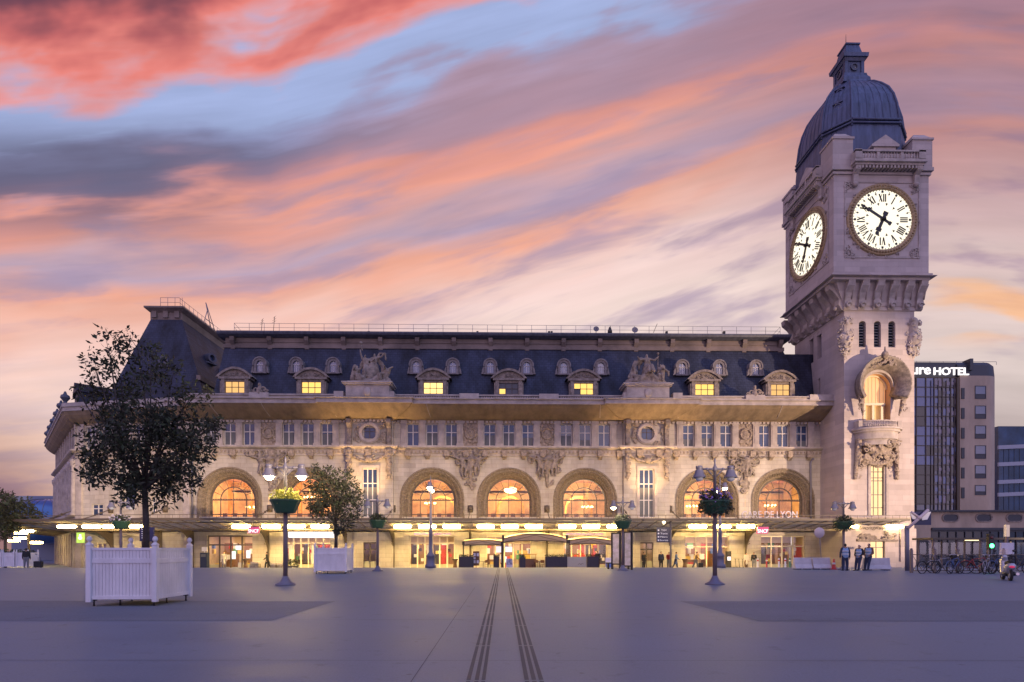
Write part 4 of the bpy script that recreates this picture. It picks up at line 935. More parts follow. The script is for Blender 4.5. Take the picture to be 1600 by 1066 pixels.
# plinth bands and corner moulding
mb = MB(); mb.box(TX0 - .25, TX1 + .15, TYF - .18, TYF + .3, 4.75, 5.0); mb.box(TX0 - .14, TX1 + .1, TYF - .1, TYF + .3, ZG, 0.1)
for x0, x1 in ((TX0 - .1, PX(1336, TYF)), (PX(1406, TYF), TX1 + .1)): mb.box(x0, x1, TYF - .16, TYF + .2, .1, 3.6)
twr('shaft_base', mb, 'tower_stone')
# lower windows
def tw_win(x0, x1, z0, z1, y, cols, rows, m, name):
    mb = MB(TF)
    for i in range(cols + 1): x = x0 + (x1 - x0) * i / cols; mb.box(x - .035, x + .035, y - .05, y + .03, z0, z1)
    for z in rows: mb.box(x0, x1, y - .045, y + .025, z0 + (z1 - z0) * z - .04, z0 + (z1 - z0) * z + .04)
    w = twr(name, mb, 'frame_dark'); mb = MB(TF); mb.quad((x0, y + .01, z0), (x1, y + .01, z0), (x1, y + .01, z1), (x0, y + .01, z1)); twr('pane', mb, m, w)
tw_win(PX(1360, TYF) + .02, PX(1382, TYF) - .02, zt(805), zt(726), .3, 3, (0, .16, .42, .70, .76, .88, 1), 'warm_pane', 'tall_lit_window')
tw_win(PX(1360, TYF) + .02, PX(1383, TYF) - .02, ZG + .1, zt(846), .3, 2, (0, .78, 1), 'warm_pane', 'tower_door')
mb = MB(); a, b = PX(1358, TYF), PX(1386, TYF)
for x in (a, b): mb.box(x - .14, x + .14, TYF - .1, TYF + .1, zt(812), zt(722))
mb.box(a - .3, b + .3, TYF - .18, TYF + .1, zt(722), zt(718)); twr('window_surround', mb, 'stone')
mb = MB(TF); rnd = random.Random(4)
for i in range(26): scroll(mb, nx + rnd.uniform(-1.9, 1.9), zt(838) + rnd.uniform(-.25, .35), -.1, .25, .07, rnd.uniform(0, 6), 1.1, rnd.choice((-1, 1)), 8)
mb.box(nx - 2.2, nx + 2.2, -.25, .05, zt(846), zt(842)); twr('door_carving', mb, 'stone_dark', remesh=.06)
# niche with glazed arch and inner doorway
mb = MB(TF); q = [(nx - nr, nb)] + [(nx + nr * math.cos(R(180 - 9 * i)), nz + nr * math.sin(R(180 - 9 * i))) for i in range(21)] + [(nx + nr, nb)]
mb.add([(a, 0, b) for a, b in q] + [(a, .8, b) for a, b in q], [(i, i + 1, 23 + i + 1, 23 + i) for i in range(22)]); mb.add([(a, .8, b) for a, b in q], [tuple(range(23))]); twr('niche', mb, 'niche')
mb = MB(TF)
for k in range(7): x = nx - 1.2 + .4 * k; h = math.sqrt(max(nr ** 2 - (x - nx) ** 2, 0)); mb.box(x - .02, x + .02, .66, .74, nb + 1.9, nz + h)
mb.ring((nx, nz), nr - .14, nr, .5, .78, 0, 180, 24)
mb.box(nx - 1.15, nx + 1.15, .3, .75, nb + 1.7, nb + 1.95)
for x in (-1.05, -.1, .85): mb.box(nx + x - .12, nx + x + .12, .35, .75, nb, nb + 1.7)
n_ = twr('niche_doorway', mb, 'frame_cream'); mb = MB(TF); mb.quad((nx - 1.0, .72, nb), (nx + .9, .72, nb), (nx + .9, .72, nb + 1.7), (nx - 1.0, .72, nb + 1.7)); twr('door_panes', mb, mat('niche_door', (.5, .3, .12), .4, emit=(1, .55, .2), es=.35), n_)
mb = MB(TF); mb.add([(nx + 1.38 * math.cos(R(180 - 9 * i)), .71, nz + 1.38 * math.sin(R(180 - 9 * i))) for i in range(21)] + [(nx + 1.38, .71, nb + 1.95), (nx - 1.38, .71, nb + 1.95)], [tuple(range(23))]); twr('niche_pane', mb, mat('niche_glow', (.55, .34, .18), .4, emit=(.95, .46, .18), es=.62), n_)
# hood: flaring shell over the niche
mb = MB(TF); n = 30; rows = []
for i in range(n + 1):
    a = R(215 - 250 * i / n); f = 1.0 - .25 * abs(i / n - .5)
    rows.append([(nx + r * math.cos(a), y, nz + .1 + r * math.sin(a) * (1.06 if math.sin(a) > 0 else 1)) for r, y in ((1.55, -.02), (1.72, -.5), (2.1, -1.05), (2.62, -1.45), (2.72, -1.5), (2.74, -1.35), (2.45, -.5), (2.35, .02))])
k = 8; mb.add([p for r in rows for p in r], [(i * k + j, (i + 1) * k + j, (i + 1) * k + (j + 1) % k, i * k + (j + 1) % k) for i in range(n) for j in range(k)] + [tuple(range(k)), tuple(n * k + j for j in range(k))[::-1]], True)
hood = twr('niche_hood', mb, mat('hood_bronze', (.24, .20, .16), .5, var=.5, vs=3, bump=.3, bs=6))
mb = MB(TF); mb.ring((nx, nz + .05), 1.55, 1.95, -.32, -.05, 0, 180, 26); twr('niche_moulding', mb, 'stone')
mb = MB(TF); rnd = random.Random(8)
for i in range(20): a = rnd.uniform(R(55), R(125)); r = rnd.uniform(2.1, 3.0); scroll(mb, nx + r * math.cos(a), nz + r * math.sin(a), -1.35, rnd.uniform(.15, .32), .07, rnd.uniform(0, 6), 1.1, rnd.choice((-1, 1)), 8)
mb.cap((nx, -1.4, nz + 2.8), (nx, -1.3, nz + 3.9), .22, .06); mb.ball((nx - .15, -1.5, nz + 3.0), (.35, .3, .4))
twr('hood_crest', mb, 'statue_stone', remesh=.05)
for s in (-1, 1):
    x = nx + s * 2.25; mb = MB(TF)
    for i in range(9): mb.ball((x - s * .04 * i, -.95 + .03 * i, nz - 1.35 - .2 * i), (.34 - .03 * i, .3 - .025 * i, .2), 7, 5); scroll(mb, x + rnd.uniform(-.3, .3), nz - 1.0 - .2 * i, -1.1, .18, .06, rnd.uniform(0, 6), 1, s, 7)
    twr('hood_pendant', mb, 'statue_stone', remesh=.05)
# balcony
bz0, bz1, bz2 = zt(676, 56), zt(664, 56), zt(652.5, 56); bx = PX(1380, 56.4); mb = MB(TF); n = 24
ell = lambda a, b: [(bx + a * math.cos(R(180 + 180 * i / n)), b * math.sin(R(180 + 180 * i / n))) for i in range(n + 1)]
for a, b, z0, z1 in ((2.62, 1.75, bz1 - .18, bz1), (2.42, 1.6, bz1 - .42, bz1 - .18), (2.2, 1.45, bz0 - .4, bz1 - .42), (1.95, 1.3, bz0 - 1.0, bz0 - .4)): mb.prism(ell(a, b), z0, z1, 'z')
twr('balcony_slab', mb, 'stone')
mb = MB(TF); e2 = ell(2.15, 1.4); e3 = ell(2.02, 1.26)
mb.prism(e2 + e3[::-1], bz2 - .12, bz2, 'z'); mb.prism(e2 + e3[::-1], bz1, bz1 + .07, 'z')
for i in range(37): a = R(184 + 172 * i / 36); mb.lathe((bx + 2.08 * math.cos(a), 1.33 * math.sin(a), bz1 + .07), [(.045, 0), (.08, .15), (.04, .34), (.055, bz2 - bz1 - .2)], 6)
for s in (-1, 1): mb.box(bx + s * 2.08 - .2, bx + s * 2.08 + .2, -.75, 0, bz1, bz2 + .05)
twr('balcony_balustrade', mb, 'stone')
mb = MB(TF); rnd = random.Random(12)
for i in range(60):
    f = rnd.random(); x = bx + rnd.uniform(-1.8, 1.8) * (1 - .2 * f); scroll(mb, x, bz0 - .7 - 2.4 * f, -1.15 * (1 - f) - .12, rnd.uniform(.2, .4), .1, rnd.uniform(0, 6), 1.1, rnd.choice((-1, 1)), 8)
mb.ball((bx, -.3, bz0 - 1.3), (1.6, .7, .8)); 
for s in (-1, 1):
    for i in range(16): mb.ball((bx + s * (1.95 + .02 * i), -.32 + .01 * i, bz0 - .3 - .27 * i), (.34 - .008 * i, .32 - .012 * i, .2), 7, 5); scroll(mb, bx + s * 1.95 + rnd.uniform(-.2, .2), bz0 - .3 - .27 * i, -.5, .18, .06, rnd.uniform(0, 6), 1, s, 7)
for i in range(13): t = -1 + i / 6; mb.ball((bx + t * 1.7, -.3, bz0 - 2.9 + .5 * t * t), .22, 7, 5)
twr('balcony_carving', mb, 'stone_carved', remesh=.06)
# cartouches on the corners of the shaft
for x, s in ((TX0 + .1, -1), (TX1 - .1, 1)):
    mb = MB(TF); rnd = random.Random(31); zc = zt(525)
    mb.ball((x, .1, zc - .1), (.6, .62, .95)); mb.cap((x, .1, zc - .8), (x, .15, zc - 2.5), .42, .10); mb.cap((x, .1, zc + .6), (x, .1, zc + 1.8), .45, .5)
    for i in range(95):
        a = rnd.uniform(0, 6.28); f = rnd.uniform(-2.2, 2.1); r = (.66 - .2 * max(-f - .4, 0) if f < .8 else .60); mb.T = TF
        px_, py_ = x + r * math.cos(a), r * math.sin(a) * .9
        if py_ < .3 or (s < 0 and px_ < x) or (s > 0 and px_ > x): scroll(mb, px_, zc + f, py_, rnd.uniform(.12, .24), .06, rnd.uniform(0, 6), 1.1, rnd.choice((-1, 1)), 8)
    twr('corner_cartouche', mb, 'stone', remesh=.05)
# corbel table
CY = 56.6; CX0, CX1 = PX(1302.5, CY), PX(1451, CY); CYB = YX(1227.5, CX0); zc0 = zt(480); zc1 = zt(434, 56.8)
mb = MB(); ov = TX0 - CX0; ovf = TYF - CY
mb.frustum((TX0 - .06, TX1 + .06, TYF - .06, TYB + .06), (CX0 + .55, CX1 - .2, CY + .45, CYB - .5), zc0 + .4, zc1); mb.box(TX0 - .12, TX1 + .12, TYF - .12, TYB + .1, zc0 - .1, zc0 + .15)
mb.box(CX0 - .1, CX1 + .1, CY - .1, CYB + .1, zc1, zc1 + .28); mb.box(CX0 - .5, CX1 + .55, CY - .5, CYB + .4, zc1 + .28, zt(424.5, 56.2)); mb.box(CX0 - .25, CX1 + .25, CY - .25, CYB + .2, zt(424.5, 56.2), zt(424.5, 56.2) + .3)
twr('corbel_cornice', mb, 'tower_stone')
mb = MB(TF); zz = lambda t: zc0 + (zc1 - zc0) * t
for px in (1322, 1344, 1367.5, 1390.5, 1413.5, 1434):
    x = PX(px, TYF); pr = [(.0, zz(-.05)), (-.22, zz(0)), (-.38, zz(.2)), (-.34, zz(.4)), (-.52, zz(.6)), (-.98, zz(.8)), (-1.08, zz(1)), (.6, zz(1)), (.6, zz(.3))]
    mb.prism(pr, x - .36, x + .36, 'x'); scroll(mb, x, zz(.12), -.48, .32, .1, 0, 1.3, 1, 10); mb.ball((x, -.45, zz(.08)), (.2, .15, .2), 8, 6)
    for s in (-1, 1): mb.tube([(x + s * .38, -1.0, zz(.85)), (x + s * .38, -.55, zz(.62)), (x + s * .38, -.36, zz(.35))], .07, 6)
twr('front_corbels', mb, 'stone')
mb = MB(TL); k_ = ov / 1.08
for i in range(7):
    s = .3 + (tl - .6) * i / 6; pr = [(.0, zz(-.05)), (-.22 * k_, zz(0)), (-.40 * k_, zz(.2)), (-.36 * k_, zz(.4)), (-.6 * k_, zz(.6)), (-1.0 * k_, zz(.8)), (-1.05 * k_, zz(1)), (.5, zz(1)), (.5, zz(.3))]
    mb.prism(pr, s - .38, s + .38, 'x'); mb.ball((s, -.5 * k_, zz(.08)), (.2, .2, .2), 8, 6)
twr('side_corbels', mb, 'stone')
# clock stage
zs0 = zt(424.5, 56.2) + .25; zs1 = zt(267, CY); zs2 = zt(213, CY)
mb = MB(); mb.box(CX0, CX1, CY, CYB, zs0, zs1 + .1)
mb.box(CX0 - .16, CX1 + .16, CY - .16, CYB + .16, zs1, zs1 + .25); mb.box(CX0, CX1, CY, CYB, zs1 + .25, zs2 - 1.3)
cw_ = 1.9
for x0, x1 in ((CX0 - .22, CX0 + cw_), (CX1 - cw_, CX1 + .22)):
    for y0, y1 in ((CY - .22, CY + cw_), (CYB - cw_, CYB + .22)): mb.box(x0, x1, y0, y1, zs1 + .6, zs2); mb.box(x0 - .1, x1 + .1, y0 - .1, y1 + .1, zs1 + .35, zs1 + .7); mb.box(x0 - .1, x1 + .1, y0 - .1, y1 + .1, zs2, zs2 + .22); mb.frustum((x0, x1, y0, y1), (x0 + .5, x1 - .5, y0 + .5, y1 - .5), zs2 + .22, zs2 + .9)
twr('clock_stage', mb, 'tower_stone')
def clock(T, c_s, c_z, name_lab, hourdeg, mindeg):
    """T: frame with the wall at depth 0; c_s, c_z centre of the dial on the wall"""
    Rd = 3.1; mb = MB(T)
    n = 56; prof = [(Rd - .02, -.05), (Rd + .08, -.22), (Rd + .22, -.26), (Rd + .42, -.16), (Rd + .5, -.22), (Rd + .62, -.12), (Rd + .66, .05)]
    vs = [(c_s + r * math.cos(2 * math.pi * i / n), y, c_z + r * math.sin(2 * math.pi * i / n)) for i in range(n) for r, y in prof]; k = len(prof)
    mb.add(vs, [(i * k + j, ((i + 1) % n) * k + j, ((i + 1) % n) * k + j + 1, i * k + j + 1) for i in range(n) for j in range(k - 1)], True)
    for i in range(72): a = 2 * math.pi * i / 72; mb.ball((c_s + (Rd + .32) * math.cos(a), -.25, c_z + (Rd + .32) * math.sin(a)), (.12, .10, .12), 6, 4)
    d = twr('clock', mb, 'dial_rim')
    mb = MB(T); mb.add([(c_s + Rd * math.cos(2 * math.pi * i / 64), -.06, c_z + Rd * math.sin(2 * math.pi * i / 64)) for i in range(64)], [tuple(range(64))]); twr('dial', mb, 'dial_light', d)
    mb = MB(T)
    def seg(p, q, w, y0=-.10, y1=-.065):   # bar between two points on the dial
        p, q = Vector(p), Vector(q); t = (q - p).normalized(); m = Vector((-t.y, t.x)) * w / 2
        mb.prism([tuple(Vector((c_s, c_z)) + v) for v in (p - m, q - m, q + m, p + m)], y0, y1)
    def at(ang, r, dx=0): a = R(90 - ang); u = Vector((math.cos(a), math.sin(a))); v = Vector((math.sin(a), -math.cos(a))); return u * r + v * dx
    nums = ['XII', 'I', 'II', 'III', 'IIII', 'V', 'VI', 'VII', 'VIII', 'IX', 'X', 'XI']
    for i, s in enumerate(nums):
        ang = i * 30; r0, r1 = 1.86, 2.66; ws = {'I': .20, 'V': .46, 'X': .46}; tot = sum(ws[c] for c in s); x = -tot / 2
        for c in s:
            w = ws[c]; m = x + w / 2
            if c == 'I': seg(at(ang, r0, m), at(ang, r1, m), .12)
            if c == 'V': seg(at(ang, r1, m - .15), at(ang, r0, m), .13); seg(at(ang, r1, m + .15), at(ang, r0, m), .05)
            if c == 'X': seg(at(ang, r1, m - .15), at(ang, r0, m + .15), .13); seg(at(ang, r1, m + .15), at(ang, r0, m - .15), .05)
            x += w
        seg(at(ang, 2.78), at(ang, 3.0), .22); seg(at(ang + 15, 1.75), at(ang + 15, 1.5), .06); seg(at(ang + 15, 1.68, -.10), at(ang + 15, 1.68, .10), .12)
        seg(at(ang + 15, 2.55), at(ang + 15, 2.95), .05); seg(at(ang + 15, 2.72, -.09), at(ang + 15, 2.72, .09), .09)
    for i in range(60): seg(at(i * 6, 2.98), at(i * 6, 3.08), .05)
    twr('numerals', mb, 'dial_black', d)
    mb = MB(T)
    def hand(ang, l, w, tail):
        seg(at(ang, -tail), at(ang, l * .72), w, -.24, -.16); seg(at(ang, l * .6), at(ang, l), w * .55, -.235, -.165); seg(at(ang, l * .66, -w * .9), at(ang, l * .66, w * .9), w * 1.1, -.23, -.17); seg(at(ang, -tail, -w * .8), at(ang, -tail, w * .8), w * 1.2, -.23, -.17); seg(at(ang, l * .88, -w * .55), at(ang, l * .88, w * .55), w * .9, -.23, -.17)
    hand(mindeg, 2.75, .24, .85); hand(hourdeg, 1.8, .32, .62)
    mb.lathe((c_s, -.2, c_z), [(.0, -.1), (.28, -.1), (.28, .1), (.0, .1)], 14); twr('clock_hands', mb, 'dial_black', d)
    # carved surround
    mb = MB(T); rnd = random.Random(77); q = Rd + .75
    for sx in (-1, 1):
        for sz in (-1, 1):
            for i in range(9): scroll(mb, c_s + sx * (q - rnd.uniform(.0, .9)), c_z + sz * (q - rnd.uniform(.0, .9)), -.05, rnd.uniform(.18, .34), .06, rnd.uniform(0, 6), 1.1, rnd.choice((-1, 1)), 8)
    for i in range(14): a = rnd.uniform(0, 6.28); scroll(mb, c_s + (Rd + .75) * math.cos(a), c_z + (Rd + .75) * math.sin(a), -.06, .2, .06, rnd.uniform(0, 6), 1.1, 1, 8)
    ms, mb = mb, MB(T)
    for i in (0, 1): mb.box(c_s - q - .1, c_s + q + .1, -.07, .02, c_z + (-1, 1)[i] * (q + .05) - .07, c_z + (-1, 1)[i] * (q + .05) + .07); mb.box(c_s + (-1, 1)[i] * (q + .05) - .07, c_s + (-1, 1)[i] * (q + .05) + .07, -.07, .02, c_z - q, c_z + q)
    ms.v, ms.f, ms.s, ms.m, n0 = mb.v + ms.v, mb.f + [tuple(i + len(mb.v) for i in f) for f in ms.f], mb.s + ms.s, mb.m + ms.m, 0
    twr('clock_surround', ms, 'stone', d)
cc = P(1378, 344, CY); clock(frame((0, CY, 0), 0), cc.x, cc.z, '', 204, 303)
Yl = YX(1263.5, CX0); CLS = frame((CX0, CYB, 0), -math.pi / 2); clock(CLS, CYB - Yl - .15, cc.z, '', 204, 303)
# upper balconies with pediments
def top_balcony(T, c, hw):
    mb = MB(T); z0, z1 = zs1 + .75, zs1 + 1.0
    mb.box(c - hw, c + hw, -1.05, .2, z0, z1); mb.box(c - hw + .15, c + hw - .15, -.85, .2, z0 - .22, z0)
    for s in (-1, 1):
        x = c + s * (hw - .55); mb.prism([(0, z0 - .2), (-.8, z0 - .2), (-.75, z0 - .6), (-.35, z0 - .9), (-.3, z0 - 1.8), (0, z0 - 2.0)], x - .26, x + .26, 'x'); mb.ball((x, -.25, z0 - 1.9), .26, 8, 6)
        mb.box(c + s * (hw - .45) - .35, c + s * (hw - .45) + .35, -.95, .1, z1, z1 + 1.05)
    for s in (-.33, .33): mb.box(c + s * hw - .14, c + s * hw + .14, -.9, -.65, z1, z1 + .9)
    mb.box(c - hw + .1, c + hw - .1, -.95, -.6, z1 + .82, z1 + .98); mb.box(c - hw + .1, c + hw - .1, -.95, -.6, z1, z1 + .12)
    x = c - hw + .9
    while x < c + hw - .85: mb.lathe((x, -.78, z1 + .12), [(.06, 0), (.11, .2), (.05, .5), (.07, .7)], 6); x += .3
    for i in range(18): x = c - hw + .6 + i * (2 * hw - 1.2) / 17; mb.box(x - .1, x + .1, -.8, 0, z0 - .5, z0 - .22)
    o = twr('top_balcony', mb, 'stone')
    mb = MB(T); y = .25; z = z1
    mb.box(c - 1.15, c - .5, y - .3, y + 1.5, z, z + 1.9); mb.box(c + .5, c + 1.15, y - .3, y + 1.5, z, z + 1.9); mb.box(c - .5, c + .5, y - .3, y + 1.5, z + 1.35, z + 1.9); mb.box(c - .5, c + .5, y + .3, y + 1.5, z, z + 1.35)
    mb.prism([(c - 1.45, z + 1.9), (c + 1.45, z + 1.9), (c + 1.45, z + 2.1), (c, z + 3.1), (c - 1.45, z + 2.1)], y - .45, y + 1.8); mb.box(c - hw + .6, c + hw - .6, y + .2, y + .6, z, z + 1.0); twr('attic_pediment', mb, 'tower_stone')
top_balcony(frame((0, CY, 0), 0), PX(1382, CY), 3.75); top_balcony(CLS, (CYB - CY) / 2, 3.4)
# dome
DX, DY = 39.25, 61.75; prof = [(4.66, zs1 + .3), (4.66, 44.8), (4.58, 45.9), (4.48, 47.0), (4.32, 48.5), (4.02, 49.8), (3.58, 50.9), (2.98, 51.8), (2.3, 52.6), (1.8, 53.0), (1.6, 53.4)]
def octa(w): a = w * .56; return [(-a, -w), (a, -w), (w, -a), (w, a), (a, w), (-a, w), (-w, a), (-w, -a)]
mb = MB(); m = 6; vs = []; nn = 8 * m
for w, z in prof:
    o = octa(w)
    for i in range(8):
        for j in range(m):
            p, q = Vector(o[i]), Vector(o[(i + 1) % 8]); t = j / m; v = p.lerp(q, t); vs.append((DX + v.x, DY + v.y, z))
fs = [(i * nn + j, i * nn + (j + 1) % nn, (i + 1) * nn + (j + 1) % nn, (i + 1) * nn + j) for i in range(len(prof) - 1) for j in range(nn)]
mb.add(vs, fs); twr('dome', mb, 'dome_lead')
mb = MB()
for i in range(8):
    for j in range(m):
        pts = []
        for w, z in prof[2:-1]:
            o = octa(w); p, q = Vector(o[i]), Vector(o[(i + 1) % 8]); v = p.lerp(q, j / m); pts.append((DX + v.x * 1.004, DY + v.y * 1.004, z))
        mb.tube(pts, .12 if j == 0 else .022, 5)
lo = octa(4.62)
mb.tube([(DX + a, DY + b, 46.6) for a, b in lo + lo[:1]], .13, 6); mb.tube([(DX + a, DY + b, 46.2) for a, b in octa(4.68) + octa(4.68)[:1]], .10, 6); twr('dome_ribs', mb, 'dome_lead')
for z, w in ((48.9, 4.1), (50.9, 3.4)):
    mb = MB(frame((DX - .78 * w, DY - .78 * w, z), -math.pi / 4)); mb.ring((0, 0), .24, .36, -.16, .5, 0, 360, 18); mb.box(-.5, .5, -.12, .3, -.6, -.45); mb.prism([(-.5, .36), (.5, .36), (0, .6)], -.2, .4); e_ = twr('dome_oculus', mb, 'dome_lead')
    mb = MB(frame((DX - .78 * w, DY - .78 * w, z), -math.pi / 4)); mb.add([(.25 * math.cos(i * math.pi / 8), .05, .25 * math.sin(i * math.pi / 8)) for i in range(16)], [tuple(range(16))]); twr('oculus_pane', mb, 'dial_black', e_)
mb = MB()
def sq(w, w2, z0, z1): mb.frustum((DX - w, DX + w, DY - w, DY + w), (DX - w2, DX + w2, DY - w2, DY + w2), z0, z1)
sq(1.55, 1.5, 53.2, 53.75); sq(1.5, 1.3, 53.75, 54.1); sq(1.3, 1.25, 54.1, 54.4); sq(1.0, .98, 54.4, 56.0); sq(1.1, 1.25, 55.85, 56.15); sq(1.38, 1.42, 56.15, 56.55); sq(1.42, 1.0, 56.55, 56.9); sq(.95, .72, 56.9, 58.0); sq(.82, .82, 58.0, 58.15)
for s in (-1, 1):
    for t in (-1, 1): mb.box(DX + s * .92 - .17, DX + s * .92 + .17, DY + t * .92 - .17, DY + t * .92 + .17, 54.4, 55.9)
twr('lantern', mb, 'dome_lead')
for T in (frame((DX, DY - 1.0, 0), 0), frame((DX - 1.0, DY, 0), -math.pi / 2)): mb = MB(T); mb.ring((0, 55.2), .30, .42, -.12, .02, 0, 360, 16); mb.add([(.3 * math.cos(i * math.pi / 8), -.02, 55.2 + .42 * math.sin(i * math.pi / 8)) for i in range(16)], [tuple(range(16))]); twr('lantern_window', mb, 'lead')
mb = MB(); mb.tube([(DX - .3, DY, 58.1), (DX - .3, DY, 59.8)], [.05, .015], 6); twr('lightning_rod', mb, 'iron')
# railing and dark block behind the tower at roof level
mb = MB(); mb.frustum((TX0 - 4, TX0 + .5, 63, 76), (TX0 - 3.2, TX0 + .5, 64, 75), 17.6, 24.3); stn('roof_link', mb, 'slate')

# ---------------------------------------------------------------- hotel beyond the tower
hotel = thing('hotel_block', 'modern hotel block with a glass curtain wall, rounded concrete stair tower and white lit sign', 'hotel')
def htl(name, mb, m, parent=None, **k): return mb.build(name, m, parent or hotel, **k)
mat('hotel_concrete', (.46, .36, .265), .85, var=.22, vs=.45, bump=.1, bs=3, stretch=(1, 1, .3)); mat('hotel_dark', (.045, .045, .055), .5)
mat('curtain_glass', (.035, .05, .12), .04, ior=1.75, bump=.35, bs=.35, var=.8, vs=.45); mat('podium_glass', (.02, .025, .04), .08, ior=1.45)
YH = 75.0; hz = lambda y, Y=YH: CAMH + (HZ - y) * Y / FPX; hx = lambda x: PX(x, YH)
mb = MB(); r = 2.4; xa, xb = hx(1500), hx(1569); zt0, zt1 = hz(799), hz(583)
pl = [(xa, YH), (xb - r, YH)] + [(xb - r + r * math.sin(R(9 * i)), YH + r - r * math.cos(R(9 * i))) for i in range(1, 11)] + [(xb, YH + 14), (xa, YH + 14)]
mb.prism(pl, zt0, zt1, 'z'); htl('concrete_tower', mb, 'hotel_concrete', bevel=0)
mb = MB(); xl_ = PX(1400, YH)
ins = lambda d: [(xa - .3, YH + d), (xb - r, YH + d)] + [(xb - r + (r - d) * math.sin(R(9 * i)), YH + r - (r - d) * math.cos(R(9 * i))) for i in range(1, 11)] + [(xb - d, YH + 14), (xa - .3, YH + 14)]
a = ins(.0); b = ins(.55); zt2 = hz(560); n = len(a); mb.add([(x, y, zt1) for x, y in a] + [(x, y, zt2 - .5) for x, y in ins(.12)] + [(x, y, zt2) for x, y in b], [(i, (i + 1) % n, n + (i + 1) % n, n + i) for i in range(n)] + [(n + i, n + (i + 1) % n, 2 * n + (i + 1) % n, 2 * n + i) for i in range(n)] + [tuple(range(2 * n, 3 * n))])
mb.box(xl_, xa - .3, YH + .3, YH + 14, hz(586), hz(561)); mb.box(hx(1513), hx(1518), YH - .3, YH + 1, hz(575), hz(557)); htl('roof_band', mb, 'hotel_dark')
mb = MB(); mb.box(xl_, xa, YH + .35, YH + 14, zt0, hz(586)); g_ = htl('curtain_wall', mb, 'curtain_glass'); mat('pane_blue', (.10, .14, .30), .08, ior=1.6); mat('pane_grey', (.20, .17, .22), .15, ior=1.5, var=.6, vs=1.2); mat('pane_dark', (.02, .02, .03), .06, ior=1.6)
mb = MB(); cols = [1400, 1412, 1424, 1434, 1449, 1462, 1475, 1488, 1499.5]; rows = [585 + 15.5 * i for i in range(14)]
for c in cols: x = hx(c); mb.box(x - .06, x + .06, YH + .22, YH + .36, zt0, hz(586))
rp = random.Random(6)  # random pane colours stand in for uneven reflections in the glass
for i in range(len(cols) - 1):
    for j in range(len(rows) - 1):
        x0, x1, z0, z1 = hx(cols[i]) + .07, hx(cols[i + 1]) - .07, hz(rows[j + 1]) + .06, hz(rows[j]) - .06
        mp_ = MB()
        if cols[i] < 1450: mp_.mi = 0 if rp.random() < .75 and j < 9 else 2; mp_.box(x0, x1, YH + .32, YH + .34, z0, z1)
        else:
            for n in range(2):
                f = x0 + (x1 - x0) * n / 2; mp_.mi = rp.choice((0, 1, 1, 2)); zz_ = z0 + (z1 - z0) * rp.uniform(0, .4); mp_.box(f, f + (x1 - x0) / 2, YH + .30, YH + .32, zz_, zz_ + (z1 - zz_) * rp.uniform(.4, 1)); 
        htl('pane', mp_, ['pane_blue', 'pane_grey', 'pane_dark'], g_)
for x in (1457, 1468.5, 1481, 1493.5): mb.box(hx(x) - .03, hx(x) + .03, YH + .22, YH + .3, zt0, hz(590))
for y in rows: mb.box(xl_, xa, YH + .25, YH + .35, hz(y) - .05, hz(y) + .05)
mb.box(hx(1499.5) - .3, hx(1499.5) + .3, YH + .05, YH + .4, zt0, hz(586)); htl('mullions', mb, 'iron_brown', g_)
for y0, y1 in ((600, 619), (631.5, 650.5), (663, 682), (694.5, 714), (726, 745), (757.5, 771.5)):
    mb = MB(); x0, x1 = hx(1524), hx(1539.5); z0, z1 = hz(y1), hz(y0)
    for a, b, c, d in ((x0 - .08, x0, z0, z1), (x1, x1 + .08, z0, z1), (x0 - .08, x1 + .08, z1, z1 + .08), (x0 - .08, x1 + .08, z0 - .08, z0)): mb.box(a, b, YH - .06, YH + .1, c, d)
    mb.box(x0, x1, YH - .05, YH + .02, z0 + (z1 - z0) * .30, z0 + (z1 - z0) * .36); w = htl('hotel_window', mb, 'hotel_dark')
    mb = MB(); mb.quad((x0, YH - .02, z0 + (z1 - z0) * .33), (x1, YH - .02, z0 + (z1 - z0) * .33), (x1, YH - .02, z1), (x0, YH - .02, z1)); htl('pane', mb, mat('blind_glass', (.15, .17, .24), .12, ior=1.7), w)
    mb = MB(); mb.quad((x0, YH - .02, z0), (x1, YH - .02, z0), (x1, YH - .02, z0 + (z1 - z0) * .33), (x0, YH - .02, z0 + (z1 - z0) * .33)); htl('lower_pane', mb, 'hotel_dark', w)
mb = MB(); x = hx(1502.5)
for i in range(6): mb.box(x - .08, x + .35, YH - .1, YH + .1, hz(620 + 31.5 * i), hz(603 + 31.5 * i))
htl('stair_slots', mb, 'hotel_dark')
mb = MB(); 
for i in range(9): xx = xl_ + (xb - xl_) * i / 8; mb.tube([(xx, YH + 1.2, hz(561)), (xx, YH + 1.2, hz(556))], .03, 4)
mb.tube([(xl_, YH + 1.2, hz(556)), (xb, YH + 1.2, hz(556))], .03, 4); htl('roof_rail', mb, 'iron_grey')
mb = MB(); zc = hz(575.5); text_on(mb, 'HOTEL', (hx(1485.5), YH - .1, zc - .1), hx(1512.5) - hx(1458), hz(569.5) - hz(581.5), depth=.15, bold=.012); text_on(mb, 'Mercure', (hx(1416), YH - .1, zc + .15), hx(1453) - hx(1379), hz(566) - hz(582), depth=.15, bold=.012)
htl('sign_letters', mb, 'sign_white')
